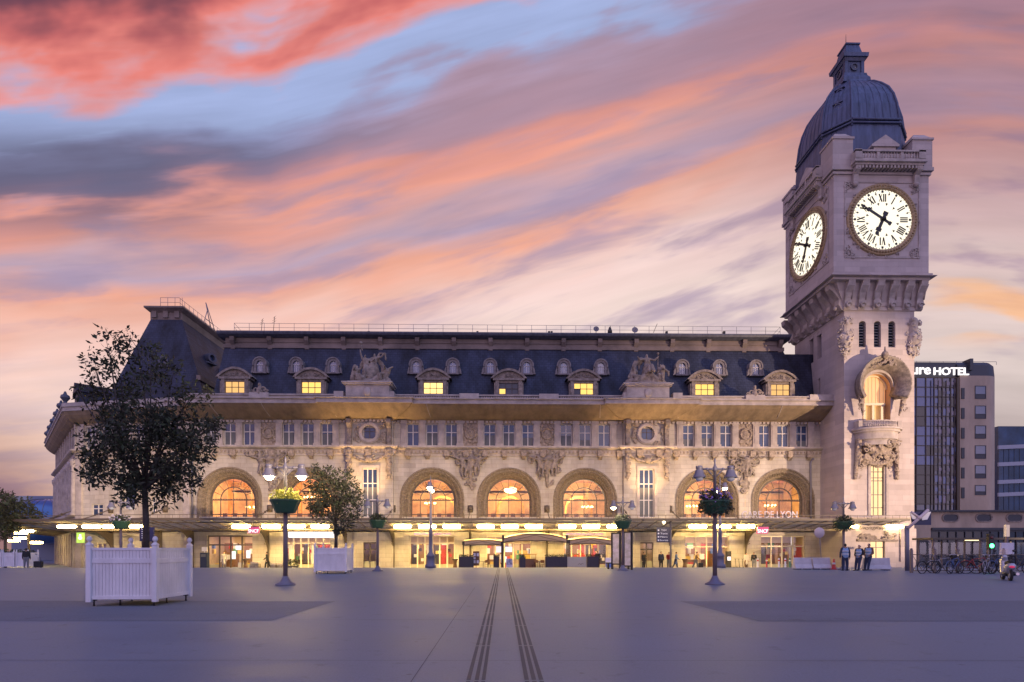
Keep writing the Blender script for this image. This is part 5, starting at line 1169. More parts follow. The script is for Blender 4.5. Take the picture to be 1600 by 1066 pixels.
# podium
mb = MB(); YP = 72.0; py_ = lambda y: CAMH + (HZ - y) * YP / FPX; xq = PX(1428, YP); xe = PX(1700, YP)
wall = []; ov_ = [PX(c, YP) for c in (1485, 1537, 1585, 1634)]; bz = py_(826)
mb.box(xq, xe, YP + .3, YP + 16, ZG, py_(799)); mb.box(xq, xe, YP, YP + .3, bz, py_(799)); mb.box(xq, PX(1455, YP), YP, YP + .3, ZG, bz); p_ = htl('podium_wall', mb, 'hotel_concrete')
mb = MB(); mb.box(xq, xe, YP - .5, YP + 3.5, py_(799), py_(796.5)); htl('podium_ledge', mb, 'hotel_dark')
def stadium(x, z, hw, hh): return [(x + (hw - hh) + hh * math.cos(R(a)), z + hh * math.sin(R(a))) for a in range(-90, 91, 15)] + [(x - (hw - hh) + hh * math.cos(R(a)), z + hh * math.sin(R(a))) for a in range(90, 271, 15)]
for x in ov_:
    mb = MB(); o = stadium(x, py_(808.5), 1.18, .58); ii = stadium(x, py_(808.5), .98, .42); n = len(o); mb.add([(a, YP - .08, b) for a, b in o] + [(a, YP - .08, b) for a, b in ii] + [(a, YP + .02, b) for a, b in o] + [(a, YP - .02, b) for a, b in ii], [(i, (i + 1) % n, n + (i + 1) % n, n + i) for i in range(n)] + [(i, (i + 1) % n, 2 * n + (i + 1) % n, 2 * n + i)[::-1] for i in range(n)] + [(n + i, n + (i + 1) % n, 3 * n + (i + 1) % n, 3 * n + i) for i in range(n)])
    w = htl('oval_window', mb, 'stone_dark'); mb = MB(); mb.add([(a, YP - .021, b) for a, b in ii], [tuple(range(n))]); htl('pane', mb, 'hotel_dark', w)
mb = MB(); mb.box(PX(1455, YP), xe, YP + .1, YP + .2, ZG, bz); g2 = htl('podium_glazing', mb, 'podium_glass'); mb = MB()
for i in range(16): x = PX(1455, YP) + i * 1.15; mb.box(x - .05, x + .05, YP - .02, YP + .1, ZG, bz)
for y in (829, 842): mb.box(PX(1455, YP), xe, YP - .03, YP + .1, py_(y) - .12, py_(y) + .12)
mb.box(PX(1455, YP), xe, YP - .2, YP + .1, bz - .15, bz + .15); htl('podium_mullions', mb, 'hotel_dark', g2)
mb = MB(); ax_ = PX(1441, YP); az = py_(856); mb.ring((ax_, az), .95, 1.2, YP - .1, YP + .05, 0, 180, 20); mb.add([(ax_ + .95 * math.cos(R(i * 12)), YP - .03, az + .95 * math.sin(R(i * 12))) for i in range(16)] + [(ax_ - .95, YP - .03, ZG), (ax_ + .95, YP - .03, ZG)], [tuple(range(18))]); htl('arched_doorway', mb, 'hotel_dark')

# office block far right, and the glass dome and trees far left
off = thing('office_block', 'blue glass office block with pale floor bands behind the hotel', 'office'); YO = 112.; oz = lambda y: CAMH + (HZ - y) * YO / FPX
mb = MB(); xo0, xo1 = PX(1560, YO), PX(1760, YO); mb.box(xo0, xo1, YO, YO + 30, ZG, oz(663)); mb.build('glass_body', mat('office_glass', (.02, .045, .10), .1, ior=1.5, var=.5, vs=.4), off)
mb = MB()
for y in (697, 724, 752, 772): mb.prism([(xo0 - .2, oz(y + 3)), (xo1, oz(y + 3) + 1.2), (xo1, oz(y - 3) + 1.2), (xo0 - .2, oz(y - 3))], YO - .3, YO - .01)
mb.build('floor_bands', mat('office_band', (.36, .37, .42), .6), off); mb = MB()
for i in range(22): x = xo0 + i * 1.1; mb.box(x - .03, x + .03, YO - .06, YO - .012, oz(800), oz(697))
mb.build('mullions', 'hotel_dark', off)
dom = thing('glass_hall', 'low hall with blue rounded glass roof at the far left behind dark trees', 'hall'); YD = 105.; mb = MB(); c = P(22, 812, YD)
mb.T = lambda p: c + V(p.x, p.y + 8, p.z); mb.ball((0, 0, 0), (7.0, 7, 4.6), 24, 12); mb.build('glass_roof', mat('blue_glass', (.05, .14, .36), .2, ior=2.0), dom); mb = MB(); mb.T = lambda p: c + V(p.x, p.y + 8, p.z)
for i in range(12): a = i * math.pi / 12; mb.tube([(7.03 * math.cos(a) * math.cos(R(b)), 7.03 * math.sin(a) * math.cos(R(b)), 4.63 * math.sin(R(b))) for b in range(0, 181, 12)], .05, 4)
mb.build('roof_ribs', 'iron_grey', dom); mb = MB(); q = PX(-40, 108); mb.box(q, PX(64, 108), 116, 130, ZG, P(0, 775, 116).z); mb.build('rear_block', mat('far_wall', (.20, .24, .33), .8), dom)
# ---------------------------------------------------------------- plaza
def ground_mat(name, c1, c2, rough=.55, grain=.5):
    m = bpy.data.materials.new(name); m.use_nodes = True; nt = m.node_tree; N = nt.nodes; L = nt.links; b = N['Principled BSDF']; b.inputs['Specular IOR Level'].default_value = .35
    g = N.new('ShaderNodeNewGeometry'); n1 = N.new('ShaderNodeTexNoise'); n1.inputs['Scale'].default_value = .25; n1.inputs['Detail'].default_value = 9; n1.inputs['Roughness'].default_value = .68
    mp = N.new('ShaderNodeMapping'); mp.inputs['Scale'].default_value = (.6, 1.5, 1); L.new(g.outputs[0], mp.inputs[0]); L.new(mp.outputs[0], n1.inputs['Vector'])
    n2 = N.new('ShaderNodeTexNoise'); n2.inputs['Scale'].default_value = 38; n2.inputs['Detail'].default_value = 4; L.new(g.outputs[0], n2.inputs['Vector'])
    n3 = N.new('ShaderNodeTexNoise'); n3.inputs['Scale'].default_value = 2.3; n3.inputs['Detail'].default_value = 6; n3.inputs['Roughness'].default_value = .7; L.new(g.outputs[0], n3.inputs['Vector'])
    r = N.new('ShaderNodeValToRGB'); L.new(n1.outputs[0], r.inputs[0]); r.color_ramp.elements[0].position = .32; r.color_ramp.elements[1].position = .68
    r.color_ramp.elements[0].color = c1 + (1,); r.color_ramp.elements[1].color = c2 + (1,)
    a = N.new('ShaderNodeMath'); a.operation = 'MULTIPLY_ADD'; L.new(n2.outputs[0], a.inputs[0]); a.inputs[1].default_value = grain; a.inputs[2].default_value = 1 - grain / 2
    st = N.new('ShaderNodeValToRGB'); L.new(n3.outputs[0], st.inputs[0]); st.color_ramp.elements[0].position = .30; st.color_ramp.elements[0].color = (.72, .72, .72, 1); st.color_ramp.elements[1].position = .42; st.color_ramp.elements[1].color = (1, 1, 1, 1)
    vo = N.new('ShaderNodeTexVoronoi'); vo.inputs['Scale'].default_value = 1.6; L.new(g.outputs[0], vo.inputs['Vector'])
    sp = N.new('ShaderNodeValToRGB'); L.new(vo.outputs['Distance'], sp.inputs[0]); sp.color_ramp.elements[0].position = .035; sp.color_ramp.elements[0].color = (.62, .62, .62, 1); sp.color_ramp.elements[1].position = .06; sp.color_ramp.elements[1].color = (1, 1, 1, 1)
    m0 = N.new('ShaderNodeVectorMath'); m0.operation = 'MULTIPLY'; L.new(sp.outputs[0], m0.inputs[0]); L.new(st.outputs[0], m0.inputs[1])
    mx = N.new('ShaderNodeVectorMath'); mx.operation = 'MULTIPLY'; L.new(r.outputs[0], mx.inputs[0]); L.new(m0.outputs[0], mx.inputs[1])
    m2 = N.new('ShaderNodeVectorMath'); m2.operation = 'SCALE'; L.new(mx.outputs[0], m2.inputs[0]); L.new(a.outputs[0], m2.inputs['Scale']); L.new(m2.outputs[0], b.inputs['Base Color'])
    rr = N.new('ShaderNodeMapRange'); L.new(n1.outputs[0], rr.inputs[0]); rr.inputs[1].default_value = .3; rr.inputs[2].default_value = .7; rr.inputs[3].default_value = rough - .08; rr.inputs[4].default_value = rough + .12; L.new(rr.outputs[0], b.inputs['Roughness'])
    bm = N.new('ShaderNodeBump'); bm.inputs['Strength'].default_value = .25; bm.inputs['Distance'].default_value = .004; L.new(n2.outputs[0], bm.inputs['Height']); L.new(bm.outputs[0], b.inputs['Normal']); MATS[name] = m
ground_mat('paving', (.110, .142, .195), (.172, .202, .258), .55); ground_mat('gravel', (.104, .126, .162), (.164, .180, .215), .75, .9); ground_mat('groove', (.020, .032, .062), (.034, .048, .082), .6)
mb = MB(); ys = [-60, -10, 5, 15, 25, 35, CREST, 48, 54, 60, 80, 140, 400, 1200]; xs = [-900, -200, -60, 0, 60, 200, 900]
vs = [(x, y, gz(y)) for y in ys for x in xs]; k = len(xs); mb.add(vs, [(i * k + j, i * k + j + 1, (i + 1) * k + j + 1, (i + 1) * k + j) for i in range(len(ys) - 1) for j in range(k - 1)])
tag(mb.build('ground', 'paving'), kind='structure')
def sheet(name, pix, m, z=.004):
    mb = MB(); mb.add([tuple(G(*p)[:2]) + (z,) for p in pix], [tuple(range(len(pix)))][::1]); o = mb.build(name, m)
    if o.data.polygons[0].normal.z < 0: o.data.flip_normals()
    return tag(o, kind='structure')
sheet('ground_gravel', [(-700, 972), (425, 970), (524, 940), (-300, 938)], 'gravel'); sheet('ground_gravel', [(1185, 971), (2300, 971), (1900, 938), (1062, 940)], 'gravel')
mb = MB()
def line(p, q, w, m=mb, z=.004):
    a, b = G(*p), G(*q); t = (b - a).normalized(); n = V(-t.y, t.x, 0) * w / 2; m.add([a - n + V(0, 0, z), b - n + V(0, 0, z), b + n + V(0, 0, z), a + n + V(0, 0, z)], [(0, 1, 2, 3)])
for p, q in (((636, 1075), (742, 918)), ((-400, 968.5), (2200, 969.5)), ((-400, 941), (2200, 940.5)), ((-300, 1032), (1900, 1033)), ((560, 969), (1000, 969))): line(p, q, .009)
tag(mb.build('ground_joints', 'groove'), kind='structure')
mb = MB(); VY = 41.4
for xs_ in ((728, 734.5), (741, 747.5), (752, 758)), ((820, 827), (831.5, 838.5), (843, 850)):
    for a, b in xs_:
        x0, x1 = G(a, 1066).x, G(b, 1066).x; y = 3.5
        while y < VY: mb.quad((x0, y, .005), (x1, y, .005), (x1, min(y + 1.95, VY), .005), (x0, min(y + 1.95, VY), .005)); y += 2.0
tag(mb.build('ground_strips', 'groove'), kind='structure')

# ---------------------------------------------------------------- foliage
mat('leaf_dark', (.030, .032, .016), .7, var=.5, vs=1.5); mat('leaf_mid', (.042, .056, .022), .65, var=.5, vs=2); mat('leaf_yellow', (.48, .48, .08), .5, var=.3, vs=4); mat('leaf_pale', (.13, .16, .10), .5, var=.4, vs=2)
mat('bark', (.060, .048, .042), .9, var=.4, vs=6, bump=.6, bs=18); mat('flower_purple', (.35, .22, .55), .6); mat('flower_white', (.6, .55, .6), .6)
def leaves(mb, n, pos, size, two=0, asp=.42):
    """n leaf-shaped folded faces; pos() gives a point and an outward direction"""
    for _ in range(n):
        p, o = pos(); d = Vector(NPR.normal(size=3)); d = (d.normalized() + o * .7 + V(0, 0, -.15)).normalized(); s = d.cross(Vector(NPR.normal(size=3))); 
        if s.length < 1e-4: continue
        if two: mb.mi = int(NPR.uniform() < two)
        s.normalize(); u = d.cross(s); l = size * NPR.uniform(.5, 1.45); w = l * asp
        mb.add([p, p + d * l * .5 + s * w * .5 + u * w * .12, p + d * l, p + d * l * .5 - s * w * .5 + u * w * .12], [(0, 1, 2), (0, 2, 3)])
def blob(c, r, dens=.5):
    c = Vector(c); r = Vector(r) if isinstance(r, (tuple, list)) else V(r, r, r)
    def f():
        v = Vector(NPR.normal(size=3)).normalized(); t = NPR.uniform(dens, 1) if NPR.uniform() < .8 else NPR.uniform(0, 1); return c + V(v.x * r.x, v.y * r.y, v.z * r.z) * t, v
    return f
def tree(name, label, base, Y, trunk_px, fork_px, tr, clumps, leaf, nl, group=None, gaps=0, seed=1):
    """clumps are (px, py, radius in px, depth offset in m) measured in the photograph and set at their own depth"""
    rnd = random.Random(seed); t = thing(name, label, 'tree', base, 0, group); b = Vector(base); sc = Y / FPX
    top = P(fork_px[0], fork_px[1], Y) - b; mb = MB(); mb.tube([(0, 0, 0), V(0, 0, 0).lerp(top, .5) + V(.02, 0, 0), top], [tr, tr * .85, tr * .75], 10)
    ml = MB(); ctr = P(sum(c[0] for c in clumps) / len(clumps), sum(c[1] for c in clumps) / len(clumps), Y) - b
    for px, py, rp, dy in clumps:
        c = P(px, py, Y + dy) - b; r = rp * sc; mid = top.lerp(c, .5) + V(rnd.uniform(-.2, .2), rnd.uniform(-.2, .2), .12) * r * 2; r0 = tr * .42
        mb.tube([top - V(0, 0, tr * .5), mid, c], [r0, r0 * .6, r0 * .22], 6)
        k = max(4, int(r / .12)); thin = .5 if py < 640 and nl > 250 else 1.0
        for i in range(min(k, 10)):
            e = c + Vector((rnd.gauss(0, 1), rnd.gauss(0, 1), rnd.gauss(0, 1))).normalized() * r * rnd.uniform(.7, 1.05); m = c.lerp(e, .5) + V(0, 0, -.08 * r); mb.tube([mid.lerp(c, rnd.uniform(.5, 1)), m, e], [r0 * .22, r0 * .14, r0 * .05], 4)
            leaves(ml, int(nl * thin * r * r * 6 / 10), blob(e, r * .46, .2), leaf, .3)
        leaves(ml, int(nl * thin * r * r * 2.0), blob(c, r * .9, .5), leaf, .3)
    part('trunk', mb, 'bark', t); part('crown', ml, ['leaf_dark', 'leaf_mid'], t); return t

# ---------------------------------------------------------------- white planters
mat('paint_white', (.74, .71, .73), .5, var=.16, vs=3.5, stretch=(1, 1, .45), col2=(.78, .75, .77), bump=.12, bs=30); mat('soil', (.04, .03, .025), .9)
def planter_mesh(t, wx, wy, h, tot, pw=.11, feet=True):
    """box planter: corner posts with ball finials, boarded sides, rails, iron feet; origin at its near right corner, x to the left, y away"""
    for sx in (0, 1):
        for sy in (0, 1):
            x, y = -sx * wx, sy * wy; mb = MB(); mb.box(x - pw / 2, x + pw / 2, y - pw / 2, y + pw / 2, .10, h + .06)
            mb.frustum((x - pw * .62, x + pw * .62, y - pw * .62, y + pw * .62), (x - pw * .3, x + pw * .3, y - pw * .3, y + pw * .3), h + .06, h + .12)
            mb.lathe((x, y, h + .12), [(pw * .28, 0), (pw * .22, .015), (pw * .5, .055), (pw * .52, .085), (pw * .38, .13), (.01, .15)], 12); part('post', mb, 'paint_white', t, bevel=.008)
    def side(a, b, nrm):
        a, b, nrm = Vector(a), Vector(b), Vector(nrm); d = (b - a); l = d.length; d.normalize(); T = lambda p: a + d * p[0] + nrm * p[1] + V(0, 0, p[2]); mb = MB(T); g = pw / 2; n = int((l - pw) / .075)
        for i in range(n): x0, x1 = g + (l - pw) * i / n, g + (l - pw) * (i + 1) / n; mb.box(x0 + .003, x1 - .003, -.03, -.005, .2, h - .03)
        mb.box(g, l - g, -.05, -.031, .2, h - .03); mb.box(g, l - g, -.045, .012, h - .06, h); mb.box(g, l - g, -.045, .014, h * .735, h * .735 + .085 * h); mb.box(g, l - g, -.045, .014, .16, .24); part('side_panel', mb, 'paint_white', t, bevel=.004)
    side((-wx, 0, 0), (0, 0, 0), (0, -1, 0)); side((0, 0, 0), (0, wy, 0), (1, 0, 0)); side((0, wy, 0), (-wx, wy, 0), (0, 1, 0)); side((-wx, wy, 0), (-wx, 0, 0), (-1, 0, 0))
    mb = MB(); mb.box(-wx + .05, -.05, .05, wy - .05, h - .25, h - .15); part('soil', mb, 'soil', t)
    if feet:
        mb = MB(); mb.box(-wx + .15, -.15, .15, wy - .15, .14, .19); part('base_plate', mb, 'iron', t)
        for x, y in ((-.06, .06), (-wx + .06, .06), (-.06, wy - .06), (-wx + .06, wy - .06), (-wx * .62, .2), (-.2, wy * .55)): mb = MB(); mb.tube([(x, y, 0), (x, y, .14)], .018, 6); mb.lathe((x, y, 0), [(.03, 0), (.03, .015), (.018, .02)], 8); mb.box(x - .06, x + .06, y - .02, y + .02, .13, .16); part('foot', mb, 'iron', t)
d1 = 12.95; o1 = V(PX(242.5, d1), d1, 0); w1 = o1.x - PX(141, d1); b1 = 14.35
pl1 = thing('tree_planter', 'large white boarded planter box in the left foreground, holding the tall sparse tree', 'planter', o1, R(2), 'white tree planters'); wy1 = 1.5
planter_mesh(pl1, w1 - .02, wy1, 1.36, 1.6)
d2 = 30.6; o2 = V(PX(540.5, d2), d2, 0)
pl2 = thing('tree_planter', 'smaller looking white planter box farther back, holding the round dense tree', 'planter', o2, R(4), 'white tree planters'); planter_mesh(pl2, 1.66, 1.75, 1.44, 1.6)
tree('street_tree', 'tall loose dark evergreen tree rising from the left foreground planter', (PX(228, 13.7), 13.7, 1.12), 13.7, (228, 850), (226, 762), .085,
     [(170, 545, 30, 0), (215, 540, 24, .3), (150, 580, 20, -.2), (190, 590, 30, .2), (138, 615, 20, .1), (118, 608, 12, -.1), (182, 640, 38, .3), (235, 572, 32, .3), (268, 590, 28, -.3), (300, 618, 26, .4), (245, 625, 36, -.4), (285, 655, 40, .2), (215, 670, 44, -.5), (160, 690, 40, .4), (322, 672, 24, .1), (316, 700, 26, -.2),
      (250, 705, 46, .5), (295, 715, 36, -.3), (190, 725, 42, -.3), (160, 740, 26, .2), (230, 750, 40, .4), (278, 752, 34, .1), (205, 772, 26, -.3), (262, 775, 22, .2)],   .115, 450, 'trees in planters', seed=4)
tree('street_tree', 'compact round evergreen tree standing in the farther white planter', (PX(525, 31.4), 31.4, 1.15), 31.4, (525, 855), (524, 815), .10,
     [(500, 752, 20, 0), (530, 748, 20, .3), (550, 770, 18, 0), (492, 778, 20, -.3), (520, 775, 26, .4), (545, 795, 20, .2), (510, 800, 22, -.4), (535, 815, 17, 0), (497, 802, 14, .3), (556, 785, 12, .1), (515, 738, 12, 0)], .18, 170, 'trees in planters', seed=5)

# ---------------------------------------------------------------- street lamps with hanging pots
mat('lamp_paint', (.16, .155, .20), .45, metal=.2); mat('pole_brown', (.17, .13, .13), .55); mat('pot_green', (.028, .085, .042), .5); glow('lamp_glow', (1, .74, .42), 70); mat('lamp_glass', (.45, .5, .62), .2)
def make_lamp(label, loc, rz=0, lit=(0, 0), leaf='leaf_mid', pot=True, arm=.60, H_=4.38, flower=None, energy=35, half=1.0):
    t = thing('street_lamp', label, 'street lamp', loc, rz, 'street lamps on the plaza'); r = .075
    mb = MB(); mb.lathe((0, 0, 0), [(.36, 0), (.36, .04), (.20, .12), (.12, .26), (.088, .34)], 18); part('base', mb, 'lamp_paint', t)
    mb = MB(); mb.lathe((0, 0, .3), [(.085, 0), (.076, 2.5)], 12); part('lower_pole', mb, 'pole_brown', t)
    mb = MB(); mb.lathe((0, 0, 2.8), [(.07, 0), (.055, H_ - 2.9), (.09, H_ - 2.88), (.09, H_ - 2.74), (.05, H_ - 2.68), (.03, H_ - 2.55), (.05, H_ - 2.50), (.01, H_ - 2.38)], 10); part('upper_pole', mb, 'lamp_paint', t)
    mb = MB(); mb.tube([(-arm, 0, H_), (arm, 0, H_)], .04, 8)
    for s in (-1, 1): mb.tube([(s * .05, 0, H_ - .28), (s * arm * .45, 0, H_ - .04)], .025, 6); mb.ball((s * arm * .5, 0, H_), .06, 8, 6)
    part('cross_arm', mb, 'lamp_paint', t)
    for i, s in enumerate((-1, 1)):
        mb = MB(); mb.lathe((s * arm, 0, H_), [(.02, .14), (.12, .12), (.13, .02), (.11, .0), (.15, -.06), (.17, -.16), (.25, -.30), (.26, -.33), (.22, -.33), (.13, -.16)][::-1], 14); h = part('lamp_head', mb, 'lamp_paint', t)
        mb = MB(); mb.ball((s * arm, 0, H_ - .33), (.155, .155, .14), 12, 8); part('globe', mb, 'lamp_glow' if lit[i] else 'lamp_glass', h)
        if lit[i]:
            ld = bpy.data.lights.new('lamp_light', 'POINT'); ld.energy = energy; ld.color = (1, .72, .42); ld.shadow_soft_size = .12; lo = bpy.data.objects.new('lamp_light', ld); C.objects.link(lo); lo.parent = t; lo.location = (s * arm, 0, H_ - .60)
    if pot:
        mb = MB(); mb.lathe((0, 0, 2.68), [(.30, 0), (.36, .03), (.52, .42), (.55, .44), (.55, .50), (.48, .50), (.45, .40)], 10, sm=False, a0=.3); part('hanging_pot', mb, 'pot_green', t)
        ml = MB(); leaves(ml, 520, blob((0, 0, 3.30), (.56, .56, .30), .3), .13, asp=.5); 
        if half > 1: leaves(ml, 420, blob((0, 0, 2.95), (.64, .64, .34), .7), .14, asp=.45)
        if flower: ml.mi = 1; leaves(ml, 150, blob((0, -.1, 3.34), (.56, .5, .26), .9), .10, asp=.8)
        part('foliage', ml, [leaf, flower or leaf], t)
    return t
def lampat(px, py): g = G(px, py); return (g.x, g.y, 0)
make_lamp('twin lamp with both heads lit over a pot of yellow flowers', lampat(446, 914.5), 0, (1, 1), 'leaf_yellow', energy=45)
make_lamp('twin lamp with unlit heads over a bushy dark pot with purple flowers', lampat(1117, 913.5), 0, (0, 0), 'leaf_mid', half=2, flower='flower_purple')
make_lamp('unlit twin lamp with small dark pot, right of the round tree', lampat(590, 892.5), 0, (0, 0), 'leaf_mid')
make_lamp('twin lamp with only its left head lit, beside the two framed display panels', lampat(973, 891.5), 0, (1, 0), 'leaf_pale', energy=40)
make_lamp('unlit twin lamp next to the guard standing at the tower foot', lampat(1318, 890.8), 0, (0, 0), 'leaf_mid', half=2)
make_lamp('twin lamp with flower pot just behind the large white planter', lampat(189, 891.5), 0, (0, 0), 'leaf_mid', flower='flower_white')
def tall_lamp(label, px, rz):
    Y = 41.2; x = PX(px, Y); t = thing('tall_street_lamp', label, 'street lamp', (x, Y, gz(Y)), rz, 'tall lit lamps on the plaza edge'); mb = MB()
    mb.lathe((0, 0, 0), [(.42, 0), (.42, .2), (.30, .3), (.30, .8), (.36, .86), (.26, 1.0), (.15, 1.15), (.13, 2.6), (.17, 2.65), (.11, 2.75), (.075, 5.5), (.12, 5.55), (.07, 5.75), (.04, 6.6), (.01, 6.9)], 12); part('pole', mb, 'lamp_paint', t)
    mb = MB(); mb.tube([(0, -1.0, 6.2), (0, 1.0, 6.2)], .045, 8); mb.tube([(0, 0, 5.6), (0, -.6, 6.15)], .03, 6); mb.tube([(0, 0, 5.6), (0, .6, 6.15)], .03, 6); part('cross_arm', mb, 'lamp_paint', t)
    for s in (-1, 1):
        mb = MB(); mb.lathe((0, s * 1.0, 6.2), [(.13, -.16), (.24, -.32), (.25, -.30), (.17, -.12), (.12, .08), (.02, .1)], 12); h = part('lamp_head', mb, 'lamp_paint', t); mb = MB(); mb.ball((0, s * 1.0, 5.86), (.18, .18, .16), 12, 8); part('globe', mb, 'lamp_glow', h)
        ld = bpy.data.lights.new('lamp_light', 'POINT'); ld.energy = 60; ld.color = (1, .72, .42); ld.shadow_soft_size = .15; lo = bpy.data.objects.new('lamp_light', ld); C.objects.link(lo); lo.parent = t; lo.location = (0, s * 1.0, 5.5)
tall_lamp('tall lit lamp on an ornate pole before the third arched window', 673, R(3)); tall_lamp('tall lit lamp partly behind the bushy flower pot lamp', 1125, R(-2))
# floodlight mast off to the right that lights the tower and the fronts
fl = thing('floodlight_mast', 'tall mast with floodlights aimed at the station, off to the right', 'floodlight', (71, 17, 0)); mb = MB(); mb.tube([(0, 0, 0), (0, 0, 3.6)], .12, 8); mb.box(-.8, .8, -.1, .1, 3.6, 3.75); part('mast', mb, 'iron_grey', fl)
def flood(loc, aim, watts, ang, col=(1, .70, .46), par=None, blend=.6):
    ld = bpy.data.lights.new('floodlight', 'SPOT'); ld.energy = watts; ld.spot_size = R(ang); ld.spot_blend = blend; ld.color = col; ld.shadow_soft_size = .25; lo = bpy.data.objects.new('floodlight', ld); C.objects.link(lo)
    lo.location = loc; lo.rotation_euler = (Vector(aim) - Vector(loc)).to_track_quat('-Z', 'Y').to_euler()
    if par: lo.parent = par; lo.matrix_parent_inverse = par.matrix_basis.inverted()
    return lo
mb = MB(); mb.box(-.35, .35, .1, .4, 3.75, 4.15); part('floodlight_housing', mb, 'iron', fl)
flood((71, 17.6, 3.95), (39.5, 57, 12.0), 190000, 33, par=fl)
f2 = thing('floodlight_mast', 'added unseen mast with floodlights aimed at the long front, behind the viewer', 'floodlight', (26, -16, 0)); mb = MB(); mb.tube([(0, 0, 0), (0, 0, 6)], .12, 8); part('mast', mb, 'iron_grey', f2); mb = MB(); mb.box(-.5, .5, -.1, .3, 6, 6.4); part('floodlight_housing', mb, 'iron', f2)  # unseen mast, added to brighten the long front
for i in range(13): x = -56 + i * 7.4; k = Vector((x - 26, 78, 0)).length / 78; flood((26, -15.5, 6.2), (x, 62 if x > -36 else 66, 8.0), 118000 * k * k, 11.5 / k ** .5, (1, .72, .46), f2, 1)
# small uplights on the canopy below the pavilions
for p in PAV:
    mb = MB(); mb.lathe((p + 1.6, Y0 - 1.6, 4.2), [(.12, 0), (.16, .2), (.1, .3)], 10); cnp('uplight', mb, 'bulb' if p > 0 else 'iron')
    flood((p, Y0 - 3.0, 4.6), (p, Y0 - .6, 15.5), 5200, 70, (1, .60, .25), canopy, .8)

# ---------------------------------------------------------------- people
mat('skin', (.42, .24, .17), .6); mat('hair', (.02, .015, .012), .7); mat('cloth_black', (.015, .015, .018), .8); mat('cloth_navy', (.02, .03, .07), .8); mat('cloth_brown', (.16, .09, .05), .8); mat('cloth_light', (.50, .45, .40), .8); mat('cloth_red', (.30, .03, .03), .8)
mat('cloth_blue', (.09, .14, .28), .8); mat('vest_blue', (.22, .34, .52), .7); mat('reflective', (.75, .75, .74), .4); mat('shoe', (.012, .012, .012), .5); mat('cloth_grey', (.16, .16, .18), .8)
def person(label, loc, rz, h=1.74, pose=None, top='cloth_black', legs='cloth_navy', vest=None, bald=False, group=None, fat=0.0, coat=False):
    h *= 1.05 if loc[1] > 50 else 1; t = thing('person', label, 'person', loc, rz, group); J = skel(h, pose); mb = MB(); flesh(mb, J, h); body = part('body', mb, 'skin', t, remesh=.018)
    for s in 'LR': mb = MB(); fingers(mb, J, h, None, s); part('fingers', mb, 'skin', t)
    mb = MB(); flesh(mb, J, h, g=.010 + fat, what='top')
    if coat: mb.cap(J['hip'] + V(0, 0, .02), J['hip'] + (J['knL'] + J['knR'] - J['hip'] * 2) * .38, .085 * h, .10 * h)
    part('jacket', mb, top, t, remesh=.022)
    mb = MB(); flesh(mb, J, h, g=.010, what='legs'); part('trousers', mb, legs, t, remesh=.022)
    for s in 'LR': mb = MB(); f = J['an' + s]; mb.cap(f + V(0, .02 * h, -.018 * h), f + V(0, -.11 * h, -.028 * h), .030 * h, .022 * h); part('shoe', mb, 'shoe', t)
    if not bald: mb = MB(); mb.ball(J['head'] + V(0, .010 * h, .016 * h), (.048 * h, .054 * h, .062 * h)); part('hair', mb, 'hair', t)
    else: mb = MB(); mb.ball(J['head'] + V(0, .012 * h, .004 * h), (.0465 * h, .053 * h, .05 * h)); part('hair', mb, 'hair', t)
    if vest:
        mb = MB(); k = h
        for s in (-1, 1): o = V(s * .034 * k, 0, 0); mb.cap(J['hip'] + o - V(0, 0, .01 * k), J['waist'] + o, .082 * k, .074 * k); mb.cap(J['waist'] + o, J['chest'] + o * 1.2, .074 * k, .080 * k); mb.cap(J['chest'] + o * 1.2, J['neck'] + o * 1.5 - V(0, 0, .03 * k), .080 * k, .055 * k)
        vo = part('vest', mb, vest, t, remesh=.022); mb = MB(); up = (J['chest'] - J['hip']).normalized()
        for f in (.35, .85): c = J['hip'].lerp(J['chest'], f); mb.T = (lambda c: lambda p: c + p)(c); mb.lathe((0, 0, -.025), [(.118 * k, 0), (.118 * k, .05), (.114 * k, .05), (.114 * k, 0)], 18); mb.T = (lambda c: lambda p: V(c.x + (p.x - c.x), c.y + (p.y - c.y) * .8, p.z))(c)
        part('reflective_bands', mb, 'reflective', vo)
    return t
gp = lambda px, Y: (PX(px, Y), Y, gz(Y))
person('standing guard seen from behind in blue safety vest, under the lamp pot', gp(1320.5, 34.9), R(170), 1.74, dict(uaL=(.28, 0, -1), uaR=(-.28, 0, -1), faL=(.05, -.1, -1), faR=(-.05, -.1, -1), thL=(.1, 0, -1), thR=(-.08, 0, -1)), 'cloth_navy', 'cloth_navy', 'vest_blue', group='guards at the tower foot')
lean = dict(spine=(0, .12, 1), thL=(.05, -.42, -1), shL=(0, -.25, -1), thR=(-.06, -.30, -1), shR=(0, -.22, -1), uaL=(.2, -.1, -1), faL=(-.3, -.6, -.4), uaR=(-.2, -.1, -1), faR=(.3, -.6, -.4), head=(0, -.1, 1))
person('middle guard in blue vest leaning back on the concrete barrier, bare headed', gp(1342, 34.9), R(-60), 1.70, lean, 'cloth_black', 'cloth_navy', 'vest_blue', True, 'guards at the tower foot')
person('guard in grey blue vest leaning on the barrier, nearest the tower door', gp(1357, 34.9), R(-58), 1.78, dict(lean, thL=(.05, -.5, -1), head=(.1, -.3, 1)), 'cloth_brown', 'cloth_navy', 'vest_blue', group='guards at the tower foot')
walk = dict(spine=(0, -.12, 1), thL=(0, -.38, -1), shL=(0, -.1, -1), thR=(0, .3, -1), shR=(0, .5, -1), uaL=(.1, .35, -1), faL=(.1, -.2, -1), uaR=(-.1, -.4, -1), faR=(0, -.8, -.6))
